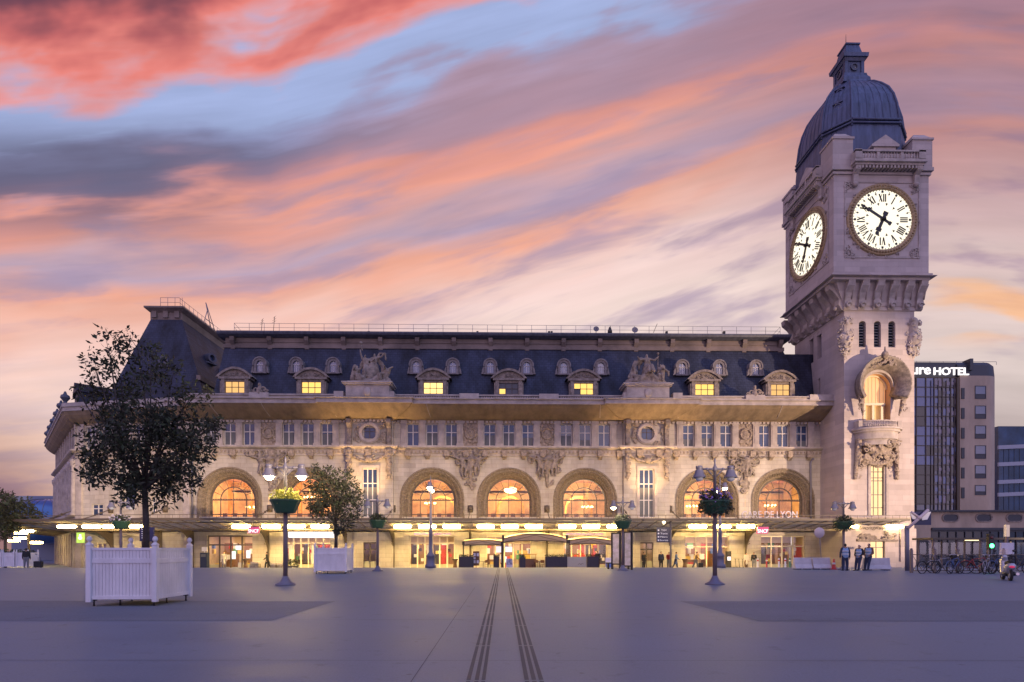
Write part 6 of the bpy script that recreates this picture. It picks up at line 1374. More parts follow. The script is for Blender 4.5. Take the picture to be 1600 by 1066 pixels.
person('person in black striding left past the first shop entrance', gp(418, 58.6), R(-80), 1.78, walk, 'cloth_black', 'cloth_black')
person('person in a long light coat outside the first shop', gp(350, 59.5), R(20), 1.80, None, 'cloth_light', 'cloth_grey', coat=True)
person('person in black jacket by the narrow pavilion door', gp(1006, 59.2), R(30), 1.72, dict(faL=(-.4, -.6, .1)), 'cloth_black', 'cloth_black', coat=True)
person('person in dark clothes standing under the blue direction board', gp(1033, 58.8), R(0), 1.76, None, 'cloth_navy', 'cloth_black')
person('person with red top beside the post of the direction board', gp(1045, 59.0), R(-40), 1.70, dict(faR=(.3, -.7, .2)), 'cloth_red', 'cloth_grey')
person('person in blue coat walking at the plaza edge, right of the direction board', gp(1056, 57.5), R(60), 1.70, dict(walk, thL=(0, -.2, -1)), 'cloth_blue', 'cloth_navy', coat=True)
person('traveller leaning forward with a suitcase at the lit doorway', gp(1087, 58.8), R(60), 1.80, dict(walk, spine=(0, -.3, 1)), 'cloth_brown', 'cloth_grey')
person('person in khaki coat waiting by the scooter row', gp(1166, 58.9), R(10), 1.66, None, 'cloth_light', 'cloth_brown', coat=True, fat=.01)
person('person with dark backpack right of the scooter row', gp(1178, 58.9), R(-30), 1.68, dict(faL=(-.5, -.6, .3)), 'cloth_black', 'cloth_grey')
person('waiter in black beside the dark hedge boxes of the terrace', gp(934, 56.5), R(0), 1.74, dict(faL=(-.5, -.6, .1), faR=(.4, -.6, .1)), 'cloth_black', 'cloth_black')
person('traveller in dark jacket and grey trousers by the far left boxes', gp(41, 46), R(200), 1.66, None, 'cloth_black', 'cloth_grey')
def suitcase(label, px, Y, m, w=.45, h=.62, rz=0):
    t = thing('suitcase', label, 'suitcase', gp(px, Y), rz); mb = MB(); mb.box(-w / 2, w / 2, -.14, .14, .06, h); part('shell', mb, m, t, bevel=.04); mb = MB(); mb.tube([(-.1, .1, h), (-.1, .1, h + .3), (.1, .1, h + .3), (.1, .1, h)], .012, 6); part('handle', mb, 'iron', t)
    for s in (-1, 1): mb = MB(); mb.ball((s * w * .35, 0, .04), .04, 8, 6); part('wheel', mb, 'iron', t)
suitcase('dark suitcase pulled by the traveller at the lit doorway', 1095, 58.3, 'cloth_black'); suitcase('black suitcase standing by the far left boxes', 60, 46, 'cloth_black', .62, .58)

# ---------------------------------------------------------------- bicycles and scooter
mat('rubber', (.015, .015, .016), .8); mat('chrome', (.55, .55, .58), .25, metal=.9); mat('bike_blue', (.05, .10, .25), .35); mat('bike_red', (.30, .03, .03), .35); mat('bike_grey', (.25, .25, .27), .35); mat('bike_black', (.02, .02, .022), .35)
def bicycle(label, px, Y, rz, m, basket=False):
    t = thing('bicycle', label, 'bicycle', gp(px, Y), rz, 'bicycles parked along the railing'); r = .34
    for x in (-.52, .52):
        mb = MB(); mb.tube([(x + r * math.cos(a * math.pi / 14), 0, r + r * math.sin(a * math.pi / 14)) for a in range(29)], .024, 6, False); w = part('wheel', mb, 'rubber', t); mb = MB()
        for k in range(9): a = k * math.pi / 4.5; mb.tube([(x, 0, r), (x + r * .95 * math.cos(a), 0, r + r * .95 * math.sin(a))], .004, 3)
        mb.tube([(x, -.05, r), (x, .05, r)], .03, 8); part('spokes', mb, 'chrome', w)
    mb = MB(); bb, st, hd, hb, re, fr = V(-.06, 0, .30), V(-.22, 0, .80), V(.34, 0, .88), V(.37, 0, .70), V(-.52, 0, .34), V(.52, 0, .34)
    for a, b in ((bb, st), (bb, hb), (st, hd), (hd, hb)): mb.tube([a, b], .020, 7)
    for s in (-.05, .05):
        for a, b in ((re, bb), (re, st), (fr, hb)): mb.tube([a + V(0, s, 0), b + V(0, s * .4, 0)], .012, 5)
    part('frame', mb, m, t); mb = MB(); mb.tube([st, st + V(-.04, 0, .16)], .014, 6); mb.prism([(-.40, -.09), (-.36, .09), (-.14, .03), (-.08, .0), (-.14, -.03)], .95, 1.0, 'z'); part('saddle', mb, 'rubber', t, bevel=.01)
    mb = MB(); mb.tube([hd, hd + V(-.03, 0, .16)], .014, 6); mb.tube([(.20, -.28, 1.06), (.30, -.2, 1.06), (.32, 0, 1.04), (.30, .2, 1.06), (.20, .28, 1.06)], .013, 6); part('handlebar', mb, 'chrome', t)
    mb = MB(); mb.lathe((-.06, -.05, .30), [(.09, -.01), (.09, .01)], 12); mb.tube([(-.06, -.08, .30), (.06, -.08, .18)], .012, 5); mb.tube([(-.06, .08, .30), (-.18, .08, .42)], .012, 5); mb.box(.02, .12, -.16, -.08, .165, .185); mb.box(-.24, -.14, .08, .16, .41, .43); part('pedals', mb, 'iron', t)
    mb = MB(); mb.tube([(-.52 + .38 * math.cos(R(a)), 0, .34 + .38 * math.sin(R(a))) for a in range(20, 171, 15)], .02, 4); part('mudguard', mb, m, t)
    if basket:
        mb = MB(); mb.frustum((.40, .66, -.14, .14), (.36, .74, -.19, .19), .78, 1.02); part('basket', mb, 'iron', t)
BK = [(1452, 30.4, 14, 'bike_black', 0, 'black bicycle nearest the left end of the railing'), (1474, 30.8, -12, 'bike_grey', 1, 'grey bicycle with a front basket, second from the left end'), (1492, 29.9, 25, 'bike_blue', 0, 'blue bicycle turned towards the viewer before the railing'),
      (1508, 30.6, 160, 'bike_black', 1, 'black bicycle with a front basket in the middle of the row'), (1527, 30.2, -20, 'bike_red', 0, 'red bicycle halfway along the row'), (1543, 29.5, 35, 'bike_grey', 0, 'grey bicycle without basket behind the scooter'), (1562, 30.0, 10, 'bike_blue', 1, 'blue bicycle with a front basket, right of the green light'), (1590, 29.0, -25, 'bike_black', 0, 'black bicycle at the right edge beyond the scooter')]
for px, Y, a, m, b, l in BK: bicycle(l, px, Y, R(a), m, b)
sc = thing('motor_scooter', 'silver and dark motor scooter parked on the plaza before the bicycles', 'scooter', (PX(1573, 23.6), 23.6, 0), R(58))
for x in (-.62, .66): mb = MB(); mb.tube([(x + .22 * math.cos(a * math.pi / 10), 0, .24 + .22 * math.sin(a * math.pi / 10)) for a in range(21)], .055, 8, False); w = part('wheel', mb, 'rubber', sc); mb = MB(); mb.tube([(x, -.05, .24), (x, .05, .24)], .15, 14); part('hub', mb, 'chrome', w)
mat('scooter_silver', (.42, .42, .46), .25, metal=.4)
mb = MB(); mb.cap((-.72, 0, .62), (-.2, 0, .50), .17, .17); mb.cap((-.55, 0, .52), (-.2, 0, .42), .20, .16); part('rear_body', mb, 'scooter_silver', sc, remesh=.025)
mb = MB(); mb.cap((-.2, 0, .30), (.35, 0, .28), .14, .12); mb.cap((-.6, -.12, .30), (-.15, -.12, .28), .09, .08); part('floor_board', mb, 'bike_black', sc, remesh=.025)
mb = MB(); mb.cap((.36, 0, .32), (.50, 0, .82), .17, .15); mb.cap((.5, 0, .6), (.66, 0, .46), .10, .12); mb.cap((.48, 0, .85), (.40, 0, 1.0), .13, .11); part('front_shield', mb, 'scooter_silver', sc, remesh=.025)
mb = MB(); mb.cap((-.70, 0, .78), (-.12, 0, .74), .12, .11); part('seat', mb, 'rubber', sc, remesh=.025)
mb = MB(); mb.tube([(.34, -.34, 1.06), (.40, -.2, 1.08), (.42, 0, 1.04), (.40, .2, 1.08), (.34, .34, 1.06)], .02, 6)
for s in (-1, 1): mb.tube([(.40, s * .22, 1.08), (.40, s * .30, 1.24)], .008, 5); mb.ball((.40, s * .32, 1.28), (.02, .07, .05), 8, 6)
part('handlebar', mb, 'bike_black', sc); mb = MB(); mb.ball((.60, 0, .88), (.05, .09, .09), 10, 8); part('headlight', mb, 'lamp_glass', sc); mb = MB(); mb.ball((-.88, 0, .60), (.04, .10, .05), 10, 6); part('tail_light', mb, 'sign_red', sc)
mb = MB(); mb.tube([(-.1, -.2, .22), (-.8, -.2, .30)], [.04, .06], 10); part('exhaust', mb, 'chrome', sc); mb = MB(); mb.tube([(.52, -.2, 1.0), (.60, 0, 1.32), (.52, .2, 1.0)], .012, 5); mb.prism([(-.18, 1.0), (.18, 1.0), (.14, 1.36), (-.14, 1.36)], .54, .548, 'x'); part('windscreen', mb, 'shop_glass', sc)
# railing of crossed bars with posts
rl = thing('lattice_railing', 'brown lattice railing of crossed bars that the bicycles lean on', 'railing'); YR = 31.3; x0, x1 = PX(1424, YR), PX(1640, YR); n = 6
for i in range(n + 1): x = x0 + (x1 - x0) * i / n; mb = MB(); mb.box(x - .06, x + .06, YR - .06, YR + .06, 0, 1.32); mb.ball((x, YR, 1.36), .07, 8, 6); mb.build('post', 'pole_brown', rl)
mb = MB()
for i in range(n):
    a, b = x0 + (x1 - x0) * i / n + .07, x0 + (x1 - x0) * (i + 1) / n - .07
    for z in (.12, 1.05): mb.tube([(a, YR, z), (b, YR, z)], .025, 6)
    for k in range(2): c, d = a + (b - a) * k / 2, a + (b - a) * (k + 1) / 2; mb.tube([(c, YR, .12), (d, YR, 1.05)], .016, 5); mb.tube([(c, YR + .04, 1.05), (d, YR + .04, .12)], .016, 5)
mb.build('lattice', 'iron_brown', rl)
sh = thing('waiting_shelter', 'long brown framed glass shelter behind the bicycles', 'shelter'); YS = 44.; x0, x1 = PX(1458, YS), PX(1680, YS); z1 = P(0, 843, YS).z; g0 = gz(YS); mb = MB()
for i in range(7): x = x0 + (x1 - x0) * i / 6; mb.box(x - .06, x + .06, YS - .06, YS + .06, g0, z1)
for i in range(7): x = x0 + (x1 - x0) * i / 6; mb.box(x - .05, x + .05, YS + 1.5, YS + 1.6, g0, z1)
mb.build('posts', 'pole_brown', sh); mb = MB(); mb.box(x0 - .3, x1 + .3, YS - .35, YS + 1.9, z1, z1 + .16); mb.build('roof', 'iron_brown', sh); mb = MB(); mb.quad((x0, YS + 1.55, g0 + .3), (x1, YS + 1.55, g0 + .3), (x1, YS + 1.55, z1 - .2), (x0, YS + 1.55, z1 - .2)); mb.build('glass', 'shop_glass', sh)
mb = MB(); c = P(1525, 844, YS); mb.box(c.x - .5, c.x + .5, YS + .3, YS + .5, z1 - .07, z1 - .01); mb.build('strip_lamp', mat('shelter_lamp', (1, .8, .5), .5, emit=(1, .75, .4), es=2.5), sh)
tl_ = thing('traffic_light', 'signal with its green lamp glowing above the parked bicycles', 'traffic light', gp(1547, 33)); c = P(1547, 853, 33) - Vector(gp(1547, 33)); mb = MB(); mb.tube([(0, 0, 0), (0, 0, c.z + .5)], .05, 8); part('pole', mb, 'iron', tl_); mb = MB(); mb.box(-.16, .16, -.12, .1, c.z - .22, c.z + .75); part('housing', mb, 'iron', tl_, bevel=.03)
mb = MB(); mb.ball((0, -.13, c.z), (.13, .05, .13), 12, 8); part('green_lamp', mb, glow('green_glow', (.05, 1, .25), 14), tl_); mb = MB(); mb.ball((0, -.13, c.z + .5), (.1, .03, .1), 12, 8); part('red_lamp', mb, mat('lamp_off', (.10, .01, .01), .3), tl_)
ad = thing('advertising_column', 'lit pale advertising panel on a post at the right edge', 'advertisement', gp(1573, 38)); z0, z1 = P(0, 868, 38).z, P(0, 848, 38).z; mb = MB(); mb.box(-.45, .45, -.08, .08, z0, z1); part('panel', mb, mat('poster_pale', (.6, .56, .6), .5, var=.15, vs=3), ad, bevel=.02); mb = MB(); mb.box(-.06, .06, -.06, .06, 0, P(0, 820, 38).z); part('post', mb, 'pole_brown', ad); mb = MB(); mb.box(-.12, .12, -.1, .1, P(0, 838, 38).z, P(0, 819, 38).z); part('light_box', mb, mat('light_box', (.5, .42, .35), .4, emit=(1, .7, .45), es=.35), ad)

# ---------------------------------------------------------------- barriers, bollards, bins, signs
mat('concrete', (.58, .55, .55), .85, var=.15, vs=2, bump=.3, bs=15)
def barrier(label, px0, px1, Y):
    x0, x1 = PX(px0, Y), PX(px1, Y); t = thing('concrete_barrier', label, 'barrier', ((x0 + x1) / 2, Y, gz(Y)), 0, 'concrete barriers'); l = (x1 - x0) / 2; mb = MB()
    mb.prism([(-.28, .05), (-.28, .12), (-.14, .35), (-.09, .80), (.09, .80), (.14, .35), (.28, .12), (.28, .05)], -l, l, 'x'); part('block', mb, 'concrete', t, bevel=.02); mb = MB(); mb.box(-l + .1, -l + .4, -.25, .25, 0, .05); mb.box(l - .4, l - .1, -.25, .25, 0, .05); part('feet', mb, 'rubber', t)
barrier('left concrete block of the pair below the round road sign', 1240, 1266.5, 37.2); barrier('right concrete block of the pair below the round road sign', 1268.5, 1296, 37.2); barrier('concrete block that two guards lean on', 1349, 1389, 35.5)
def bollard(label, px, m, Y=55): t = thing('bollard', label, 'bollard', gp(px, Y), 0, 'bollards near the last shop'); mb = MB(); mb.lathe((0, 0, 0), [(.11, 0), (.11, .05), (.085, .07), (.085, .95), (.06, 1.02), (.01, 1.05)], 10); part('post', mb, m, t); mb = MB(); mb.lathe((0, 0, .72), [(.089, 0), (.089, .14)], 10); part('band', mb, 'reflective' if m != 'paint_white' else 'goods_red', t)
for px, m, l in ((1184, 'paint_white', 'white bollard beside the person with backpack'), (1198, 'goods_red', 'red bollard in front of the last shopfront'), (1217, 'paint_white', 'white bollard with red band before the middle of the last shopfront'), (1227, 'paint_white', 'white bollard left of the green one'), (1234, 'goods_green', 'green bollard beside the concrete barriers')): bollard(l, px, m)
cn_ = thing('traffic_cone', 'red cone standing at the right end of the concrete pair', 'cone', gp(1303, 36.8)); mb = MB(); mb.lathe((0, 0, 0), [(.22, 0), (.22, .04), (.14, .05), (.05, .70), (.01, .72)], 12); part('cone', mb, 'goods_red', cn_); mb = MB(); mb.lathe((0, 0, .35), [(.101, 0), (.088, .12)], 12); part('stripe', mb, 'reflective', cn_)
def bin_(label, px): t = thing('litter_bin', label, 'bin', gp(px, 58.9), 0, 'hourglass litter bins'); mb = MB(); mb.lathe((0, 0, 0), [(.26, 0), (.20, .35), (.17, .6), (.22, .85), (.30, .95), (.30, 1.0), (.2, 1.0)], 12); part('body', mb, 'cloth_brown', t); mb = MB(); mb.lathe((0, 0, .97), [(.31, 0), (.31, .06), (.24, .08)], 12); part('rim', mb, 'iron', t)
bin_('waist shaped brown bin at the entrance of the first shop', 384); bin_('waist shaped brown bin left of the café terrace', 711); bin_('waist shaped brown bin left of the lit doorway', 1070)
ks = thing('parcel_kiosk', 'dark machine with a white notice left of the first shop', 'kiosk', gp(320, 59.4)); mb = MB(); mb.box(-.35, .35, -.3, .3, 0, 1.75); part('cabinet', mb, 'cloth_navy', ks, bevel=.02); mb = MB(); mb.box(-.25, .25, -.33, -.305, 1.3, 1.6); part('screen', mb, 'curtain', ks); mb = MB(); mb.box(-.28, .28, -.1, 0, 1.9, 2.35); mb.tube([(0, -.05, 1.7), (0, -.05, 1.95)], .03, 6); part('notice', mb, 'paint_white', ks)
km = thing('ticket_machine', 'dark narrow machine with a lit screen right of the glazed doorway', 'kiosk', gp(1138, 59.4)); mb = MB(); mb.box(-.25, .25, -.2, .2, 0, 1.9); part('cabinet', mb, 'iron', km, bevel=.02); mb = MB(); mb.box(-.18, .18, -.22, -.205, .9, 1.3); part('screen', mb, 'cafe_screen', km)
def kscoot(px, label): t = thing('kick_scooter', label, 'scooter', gp(px, 58.9), R(20), 'kick scooters for hire'); mb = MB(); mb.tube([(.35, 0, .12), (.25, 0, 1.05)], .025, 6); mb.tube([(.25, -.2, 1.05), (.25, .2, 1.05)], .018, 6); part('stem', mb, 'iron', t); mb = MB(); mb.box(-.4, .3, -.07, .07, .10, .15); part('deck', mb, 'iron', t); mb = MB(); [mb.lathe((x, 0, .1), [(.1, -.0), (.1, .0)], 8) for x in ()]; mb.tube([(.38, -.02, .1), (.38, .02, .1)], .1, 10); mb.tube([(-.4, -.02, .1), (-.4, .02, .1)], .1, 10); part('wheels', mb, 'rubber', t)
kscoot(1146, 'left kick scooter of the three in a row'); kscoot(1151.5, 'middle kick scooter of the three in a row'); kscoot(1157, 'right kick scooter of the three in a row')
# road sign seen from behind
rs = thing('road_sign', 'round road sign seen from its grey back, its pole leaning', 'road sign', gp(1284, 42)); mb = MB(); b = Vector(gp(1284, 42)); mb.tube([(0, 0, 0), P(1279.5, 824, 42) - b], .035, 8); part('pole', mb, 'iron_grey', rs); c = P(1280, 832.5, 42) - b; mb = MB(); mb.T = lambda p: c + V(p.x, p.z - .04, p.y); mb.lathe((0, 0, 0), [(.40, 0), (.41, .015), (.40, .03)], 24); part('disc', mb, mat('sign_back', (.42, .36, .40), .5), rs)
# blue direction board
db = thing('direction_board', 'dark blue direction board with white lines hung from a tall post', 'sign board', gp(1048, 56)); b = Vector(gp(1048, 56)); mb = MB(); mb.tube([(0, 0, 0), (0, 0, P(0, 815, 56).z - b.z)], .09, 8); part('post', mb, 'iron_grey', db); a0, a1 = P(1026, 847.5, 55.9) - b, P(1046.5, 824, 55.9) - b; mb = MB(); mb.box(a0.x, a1.x, -.1, 0, a0.z, a1.z); part('board', mb, mat('board_blue', (.012, .015, .07), .4), db, bevel=.01)
mb = MB(); w_ = a1.x - a0.x
for i, s in enumerate(('TGV', 'Taxis', 'Métro', 'Sortie')): z = a1.z - .3 - i * .34; text_on(mb, s, (a0.x + .75, -.105, z), .28 + .09 * len(s), .16, depth=.006); mb.box(a0.x + .12, a0.x + .26, -.106, -.1, z - .07, z + .07)
part('lettering', mb, mat('board_white', (.7, .7, .75), .5, emit=(.7, .7, .8), es=.3), db)
# wing emblem sign at the tower corner
ws = thing('wing_sign', 'navy panel with white wings and two crossing struts on a steel mast', 'sign', gp(1417.5, 34.5)); b = Vector(gp(1417.5, 34.5)); q = lambda x, y, d=0: P(x, y, 34.3 - d) - b
mb = MB(); mb.tube([(0, 0, 0), q(1417, 822)], .13, 10); part('mast', mb, 'iron_grey', ws)
def plate(pts, d, m, n): mb = MB(); f = [q(x, y, d) for x, y in pts]; k = len(f); mb.add(f + [p + V(0, .05, 0) for p in f], [tuple(range(k)), tuple(range(k, 2 * k))[::-1]] + [(i, (i + 1) % k, k + (i + 1) % k, k + i) for i in range(k)]); part(n, mb, m, ws)
plate([(1423, 800), (1455, 799), (1455, 820.5), (1425, 820.5)], 0, 'board_blue', 'panel'); plate([(1422, 801), (1427, 800.5), (1437, 809), (1435, 813), (1426, 811)], .08, 'reflective', 'left_wing'); plate([(1440, 809), (1449, 800), (1455, 800), (1449, 812), (1441, 813)], .08, 'reflective', 'right_wing')
mb = MB(); mb.tube([q(1418, 826, .1), q(1437, 809, .14), q(1450, 797, .1)], .10, 8); mb.tube([q(1424, 800, .1), q(1437, 809, .14)], .07, 8); mb.ball(q(1436.5, 809, .18), .14, 10, 8); part('struts', mb, 'sign_back', ws)
# hanging rail company signs, café fascia signs, station name
mat('sign_violet', (.5, .3, .5), .5)
def rail_sign(label, px0, px1, y0, y1, Y=56.8):
    a, b = P(px0, y1, Y), P(px1, y0, Y); cx, cz = (a.x + b.x) / 2, (a.z + b.z) / 2; t = thing('rail_sign', label, 'sign', (cx, Y, cz)); w, h = b.x - a.x, b.z - a.z; mb = MB(); mb.prism([(-w / 2, -h / 2), (w / 2 - .1, -h / 2), (w / 2, h / 2), (-w / 2 + .1, h / 2)], -.06, .06); part('box', mb, mat('sign_plum', (.35, .03, .10), .4, emit=(.55, .06, .22), es=.7), t)
    mb = MB(); text_on(mb, 'SNCF', (0, -.075, -.08), w * .86, h * .55, depth=.02, bold=.02); part('lettering', mb, 'sign_white', t); mb = MB(); mb.tube([(0, 0, h / 2), (0, 0, h / 2 + .5)], .03, 6); part('hanger', mb, 'iron', t)
rail_sign('lit red sign with white letters hanging over the first shop', 387, 406, 823.5, 833.5); rail_sign('lit red sign with white letters hanging left of the last arched window', 1182, 1201, 823.5, 834)
def fascia(label, px, w, txt, m, lm, z=3.12, h=.55):
    x = PX(px, Y0 - .25); t = thing('shop_sign', label, 'sign', (x, Y0 - .12, z)); mb = MB(); mb.prism([(.0, -h / 2), (-.14, -h / 2), (-.2, -h * .1), (-.16, h / 2), (.0, h / 2)], -w / 2, w / 2, 'x'); part('panel', mb, m, t)
    if txt: mb = MB(); text_on(mb, txt, (0, -.215, -.02), w * .82, h * .5, depth=.03, bold=.01); part('lettering', mb, lm, t)
fascia('violet café sign over the third arch shopfront', 676, 5.0, 'MONTREUX JAZZ CAFE', 'stone', 'sign_pink'); fascia('violet café sign over the terrace at right', 913.5, 5.0, 'MONTREUX JAZZ CAFE', 'stone', 'sign_pink')
fascia('glowing white shop sign with red edge behind the round tree', 486, 5.0, None, 'sign_white', None, 3.05, .7); 
mb = MB(); cz = (P(0, 797.5, 55.1).z + P(0, 808, 55.1).z) / 2; x0, x1 = PX(1158.5, 55.1), PX(1245, 55.1); nm = thing('station_name', 'large pale letters of the station name standing on the canopy edge', 'sign', ((x0 + x1) / 2, 55.0, cz)); text_on(mb, 'GARE DE LYON', (0, 0, 0), x1 - x0, .68, depth=.06); part('letters', mb, mat('letter_pale', (.62, .58, .62), .4), nm); mb = MB()
for i in range(9): x = (x1 - x0) * (i / 8 - .5); mb.tube([(x, .1, -.42), (x, .1, .1)], .015, 4)
mb.tube([(-(x1 - x0) / 2, .1, -.30), ((x1 - x0) / 2, .1, -.30)], .015, 4); part('supports', mb, 'iron_grey', nm)
gs = thing('exit_sign', 'small green lit sign on the wall left of the large planter', 'sign', P(126, 840, 62.3)); mb = MB(); mb.box(-.42, .42, -.06, .06, -.6, .55); part('box', mb, mat('green_sign', (.3, .5, .1), .4, emit=(.45, .75, .12), es=.8), gs); mb = MB(); mb.ball((0, -.07, -.05), (.22, .02, .2), 10, 6); mb.box(-.12, .12, -.08, -.065, .15, .35); part('symbol', mb, 'sign_white', gs)
ib = thing('information_board', 'dark blue information board on two posts behind the tree trunk', 'sign board', gp(231, 53)); b = Vector(gp(231, 53)); a0, a1 = P(219, 846, 53) - b, P(241, 824, 53) - b; mb = MB(); mb.box(a0.x, a1.x, -.08, .08, a0.z, a1.z); part('board', mb, 'board_blue', ib); mb = MB(); [mb.tube([(x, 0, 0), (x, 0, a0.z)], .05, 6) for x in (a0.x + .2, a1.x - .2)]; part('posts', mb, 'iron', ib); mb = MB(); rnd = random.Random(3); [mb.box(a0.x + .2, a0.x + .2 + rnd.uniform(.4, .9), -.09, -.081, a1.z - .25 - i * .2, a1.z - .18 - i * .2) for i in range(5)]; part('text_lines', mb, 'board_white', ib)

# ---------------------------------------------------------------- café terrace
mat('canvas', (.46, .33, .20), .8, var=.12, vs=1.5); mat('box_dark', (.035, .03, .04), .5); mat('menu_brown', (.13, .05, .03), .5); YC = 56.0
def awning(label, px0, px1, yt, yb, rise, Y=YC):
    x0, x1 = PX(px0, Y), PX(px1, Y); z0, z1 = P(0, yb, Y).z, P(0, yt, Y).z; g = gz(Y); t = thing('awning', label, 'awning', (x0, Y, g), 0, 'canvas awnings of the café terrace'); w = x1 - x0; n = 16; mb = MB(); rows = []
    zz0, zz1 = z0 - g, z1 - g
    for i in range(n + 1):
        f = i / n; b = rise * 4 * f * (1 - f); rows += [(w * f, 0, zz0 + b * .4), (w * f, 0, zz0 + .05 + b * .7 + .12), (w * f, .02, zz1 - rise + b), (w * f, 1.2, zz1 - rise + b + .22), (w * f, 2.8, zz1 - rise + b + .05)]
    mb.add(rows, [(i * 5 + j, (i + 1) * 5 + j, (i + 1) * 5 + j + 1, i * 5 + j + 1) for i in range(n) for j in range(4)], True); part('canvas', mb, 'canvas', t)
    mb = MB(); mb.tube([rows[i * 5] for i in range(n + 1)], .035, 5); mb.tube([V(*rows[i * 5 + 2]) + V(0, -.02, .02) for i in range(n + 1)], .03, 5); mb.tube([(0, -.05, zz0), (w * .5, -.05, zz1 - .1), (w, -.05, zz0)], .018, 4); part('edge_frame', mb, 'iron', t)
    for x in (0, w): mb = MB(); mb.box(x - .07, x + .07, -.03, .11, 0, zz1 - .1); mb.box(x - .12, x + .12, -.06, .14, zz1 - .45, zz1 - .1); part('post', mb, 'iron', t)
awning('low canvas awning at the left end of the terrace', 724, 784, 844.5, 852, .12); awning('highest and widest arched canvas awning in the middle of the terrace', 786, 886, 834.5, 847.5, .5); awning('low canvas awning at the right end of the terrace', 889, 957, 841.5, 851, .25)
def hedge(label, px0, px1, yt, Y=55.2): x0, x1 = PX(px0, Y), PX(px1, Y); g = gz(Y); t = thing('hedge_box', label, 'planter', ((x0 + x1) / 2, Y, g), 0, 'dark hedge boxes round the terrace'); w = (x1 - x0) / 2; h = P(0, yt, Y).z - g; mb = MB(); mb.box(-w, w, -.25, .25, 0, h - .12); part('box', mb, 'box_dark', t, bevel=.02); ml = MB(); leaves(ml, int(260 * w + 60), lambda: (V(NPR.uniform(-w, w), NPR.uniform(-.25, .25), h - .15 + NPR.uniform(0, .2)), V(0, 0, 1)), .13); part('hedge', ml, 'leaf_mid', t)
hedge('wide dark hedge box at the left end of the terrace', 717, 740, 868); hedge('narrow tall hedge box below the left awning post', 771, 780, 868); hedge('narrow dark box next to the bright stand in the middle', 812, 821, 869); hedge('widest dark hedge box, left of the cream panel', 852, 886, 868); hedge('dark hedge box right of the cream panel', 917, 935, 868)
cp_ = thing('wind_screen', 'cream coloured wind screen panel with a dark scribble between two hedge boxes', 'screen', gp(901, 55.1)); mb = MB(); mb.box(-.98, .98, -.06, .06, .04, 1.18); part('panel', mb, mat('cream_panel', (.55, .48, .34), .5), cp_); mb = MB(); mb.tube([(.15, -.065, .42), (.3, -.065, .5), (.42, -.065, .44), (.36, -.065, .38), (.55, -.065, .5), (.7, -.065, .46)], .015, 4); part('scribble', mb, 'iron', cp_); mb = MB(); mb.box(-.98, .98, -.08, .08, 0, .06); part('foot_rail', mb, 'iron', cp_)
mn = thing('menu_board', 'brown menu stand with white sheets behind the left hedge box', 'menu', gp(744, 55.6)); mb = MB(); mb.box(-.32, .32, -.04, .04, .3, 1.75); mb.tube([(0, 0, 0), (0, 0, .4)], .04, 6); part('board', mb, 'menu_brown', mn); mb = MB(); [mb.box(x, x + .22, -.05, -.041, z, z + .3) for x in (-.28, .06) for z in (.55, 1.25)]; mb.box(-.28, -.06, -.05, -.041, .95, 1.15); part('sheets', mb, 'paint_white', mn)
st_ = thing('poster_stand', 'bright poster stand with a white base under the middle awning', 'poster', gp(796, 55.4)); mb = MB(); mb.box(-.33, .33, -.05, .05, .05, 1.0); part('frame', mb, 'paint_white', st_); mb = MB(); mb.box(-.29, .29, -.06, -.051, .36, .96); rnd = random.Random(5); part('poster', mb, mat('poster_violet', (.32, .22, .5), .5, var=.9, vs=5, col2=(.7, .68, .8)), st_)
cr_ = thing('service_counter', 'wooden service counter with shelves under the middle awning', 'counter', gp(824, 57.5)); mb = MB(); mb.box(-.9, .9, -.3, .3, .0, 1.05); part('counter', mb, 'goods_wood', cr_, bevel=.02); mb = MB(); [mb.box(x - .03, x + .03, -.25, -.2, 1.05, 1.5) for x in (-.85, .85)]; mb.box(-.95, .95, -.32, .3, 1.45, 1.52); part('shelf', mb, 'goods_wood', cr_)
def cafe_set(px, Y, label): t = thing('café_table'.replace('é', 'e'), label, 'table', gp(px, Y), 0, 'café tables'); mb = MB(); mb.lathe((0, 0, 0), [(.25, 0), (.03, .04), (.03, .7), (.35, .72), (.35, .75)], 12); part('table', mb, 'iron', t)
cafe_set(755, 57, 'small dark table behind the menu stand'); cafe_set(843, 57, 'small dark table right of the service counter')
def cafe_chair(px, Y, label, rz): t = thing('terrace_chair', label, 'chair', gp(px, Y), rz, 'terrace chairs'); mb = MB(); mb.box(-.22, .22, -.22, .22, .43, .47); part('seat', mb, 'goods_wood', t); mb = MB(); mb.box(-.22, .22, .19, .23, .6, .9); part('backrest', mb, 'goods_wood', t); [part('leg', MB().tube([(x, y, 0), (x, y, .9 if y > 0 else .43)], .018, 5), 'iron', t) for x in (-.2, .2) for y in (-.2, .21)]
cafe_chair(762, 56.6, 'chair at the table behind the menu stand', .6); cafe_chair(836, 56.6, 'chair left of the table beyond the counter', -.6); cafe_chair(849, 56.8, 'chair right of the table beyond the counter', 2.6)
af = thing('pavement_sign', 'blue and white folding pavement sign near the display panels', 'sign', gp(951, 55)); mb = MB(); mb.T = None; mb.prism([(-.3, 0), (-.26, 0), (.02, 1.1), (-.02, 1.1)], -.32, .32, 'x'); mb.prism([(.3, 0), (.26, 0), (-.02, 1.1), (.02, 1.1)], -.32, .32, 'x'); part('boards', mb, 'paint_white', af); mb = MB(); mb.prism([(-.312, .04), (-.305, .04), (-.18, .5), (-.19, .5)], -.3, .3, 'x'); part('print', mb, 'goods_blue', af)
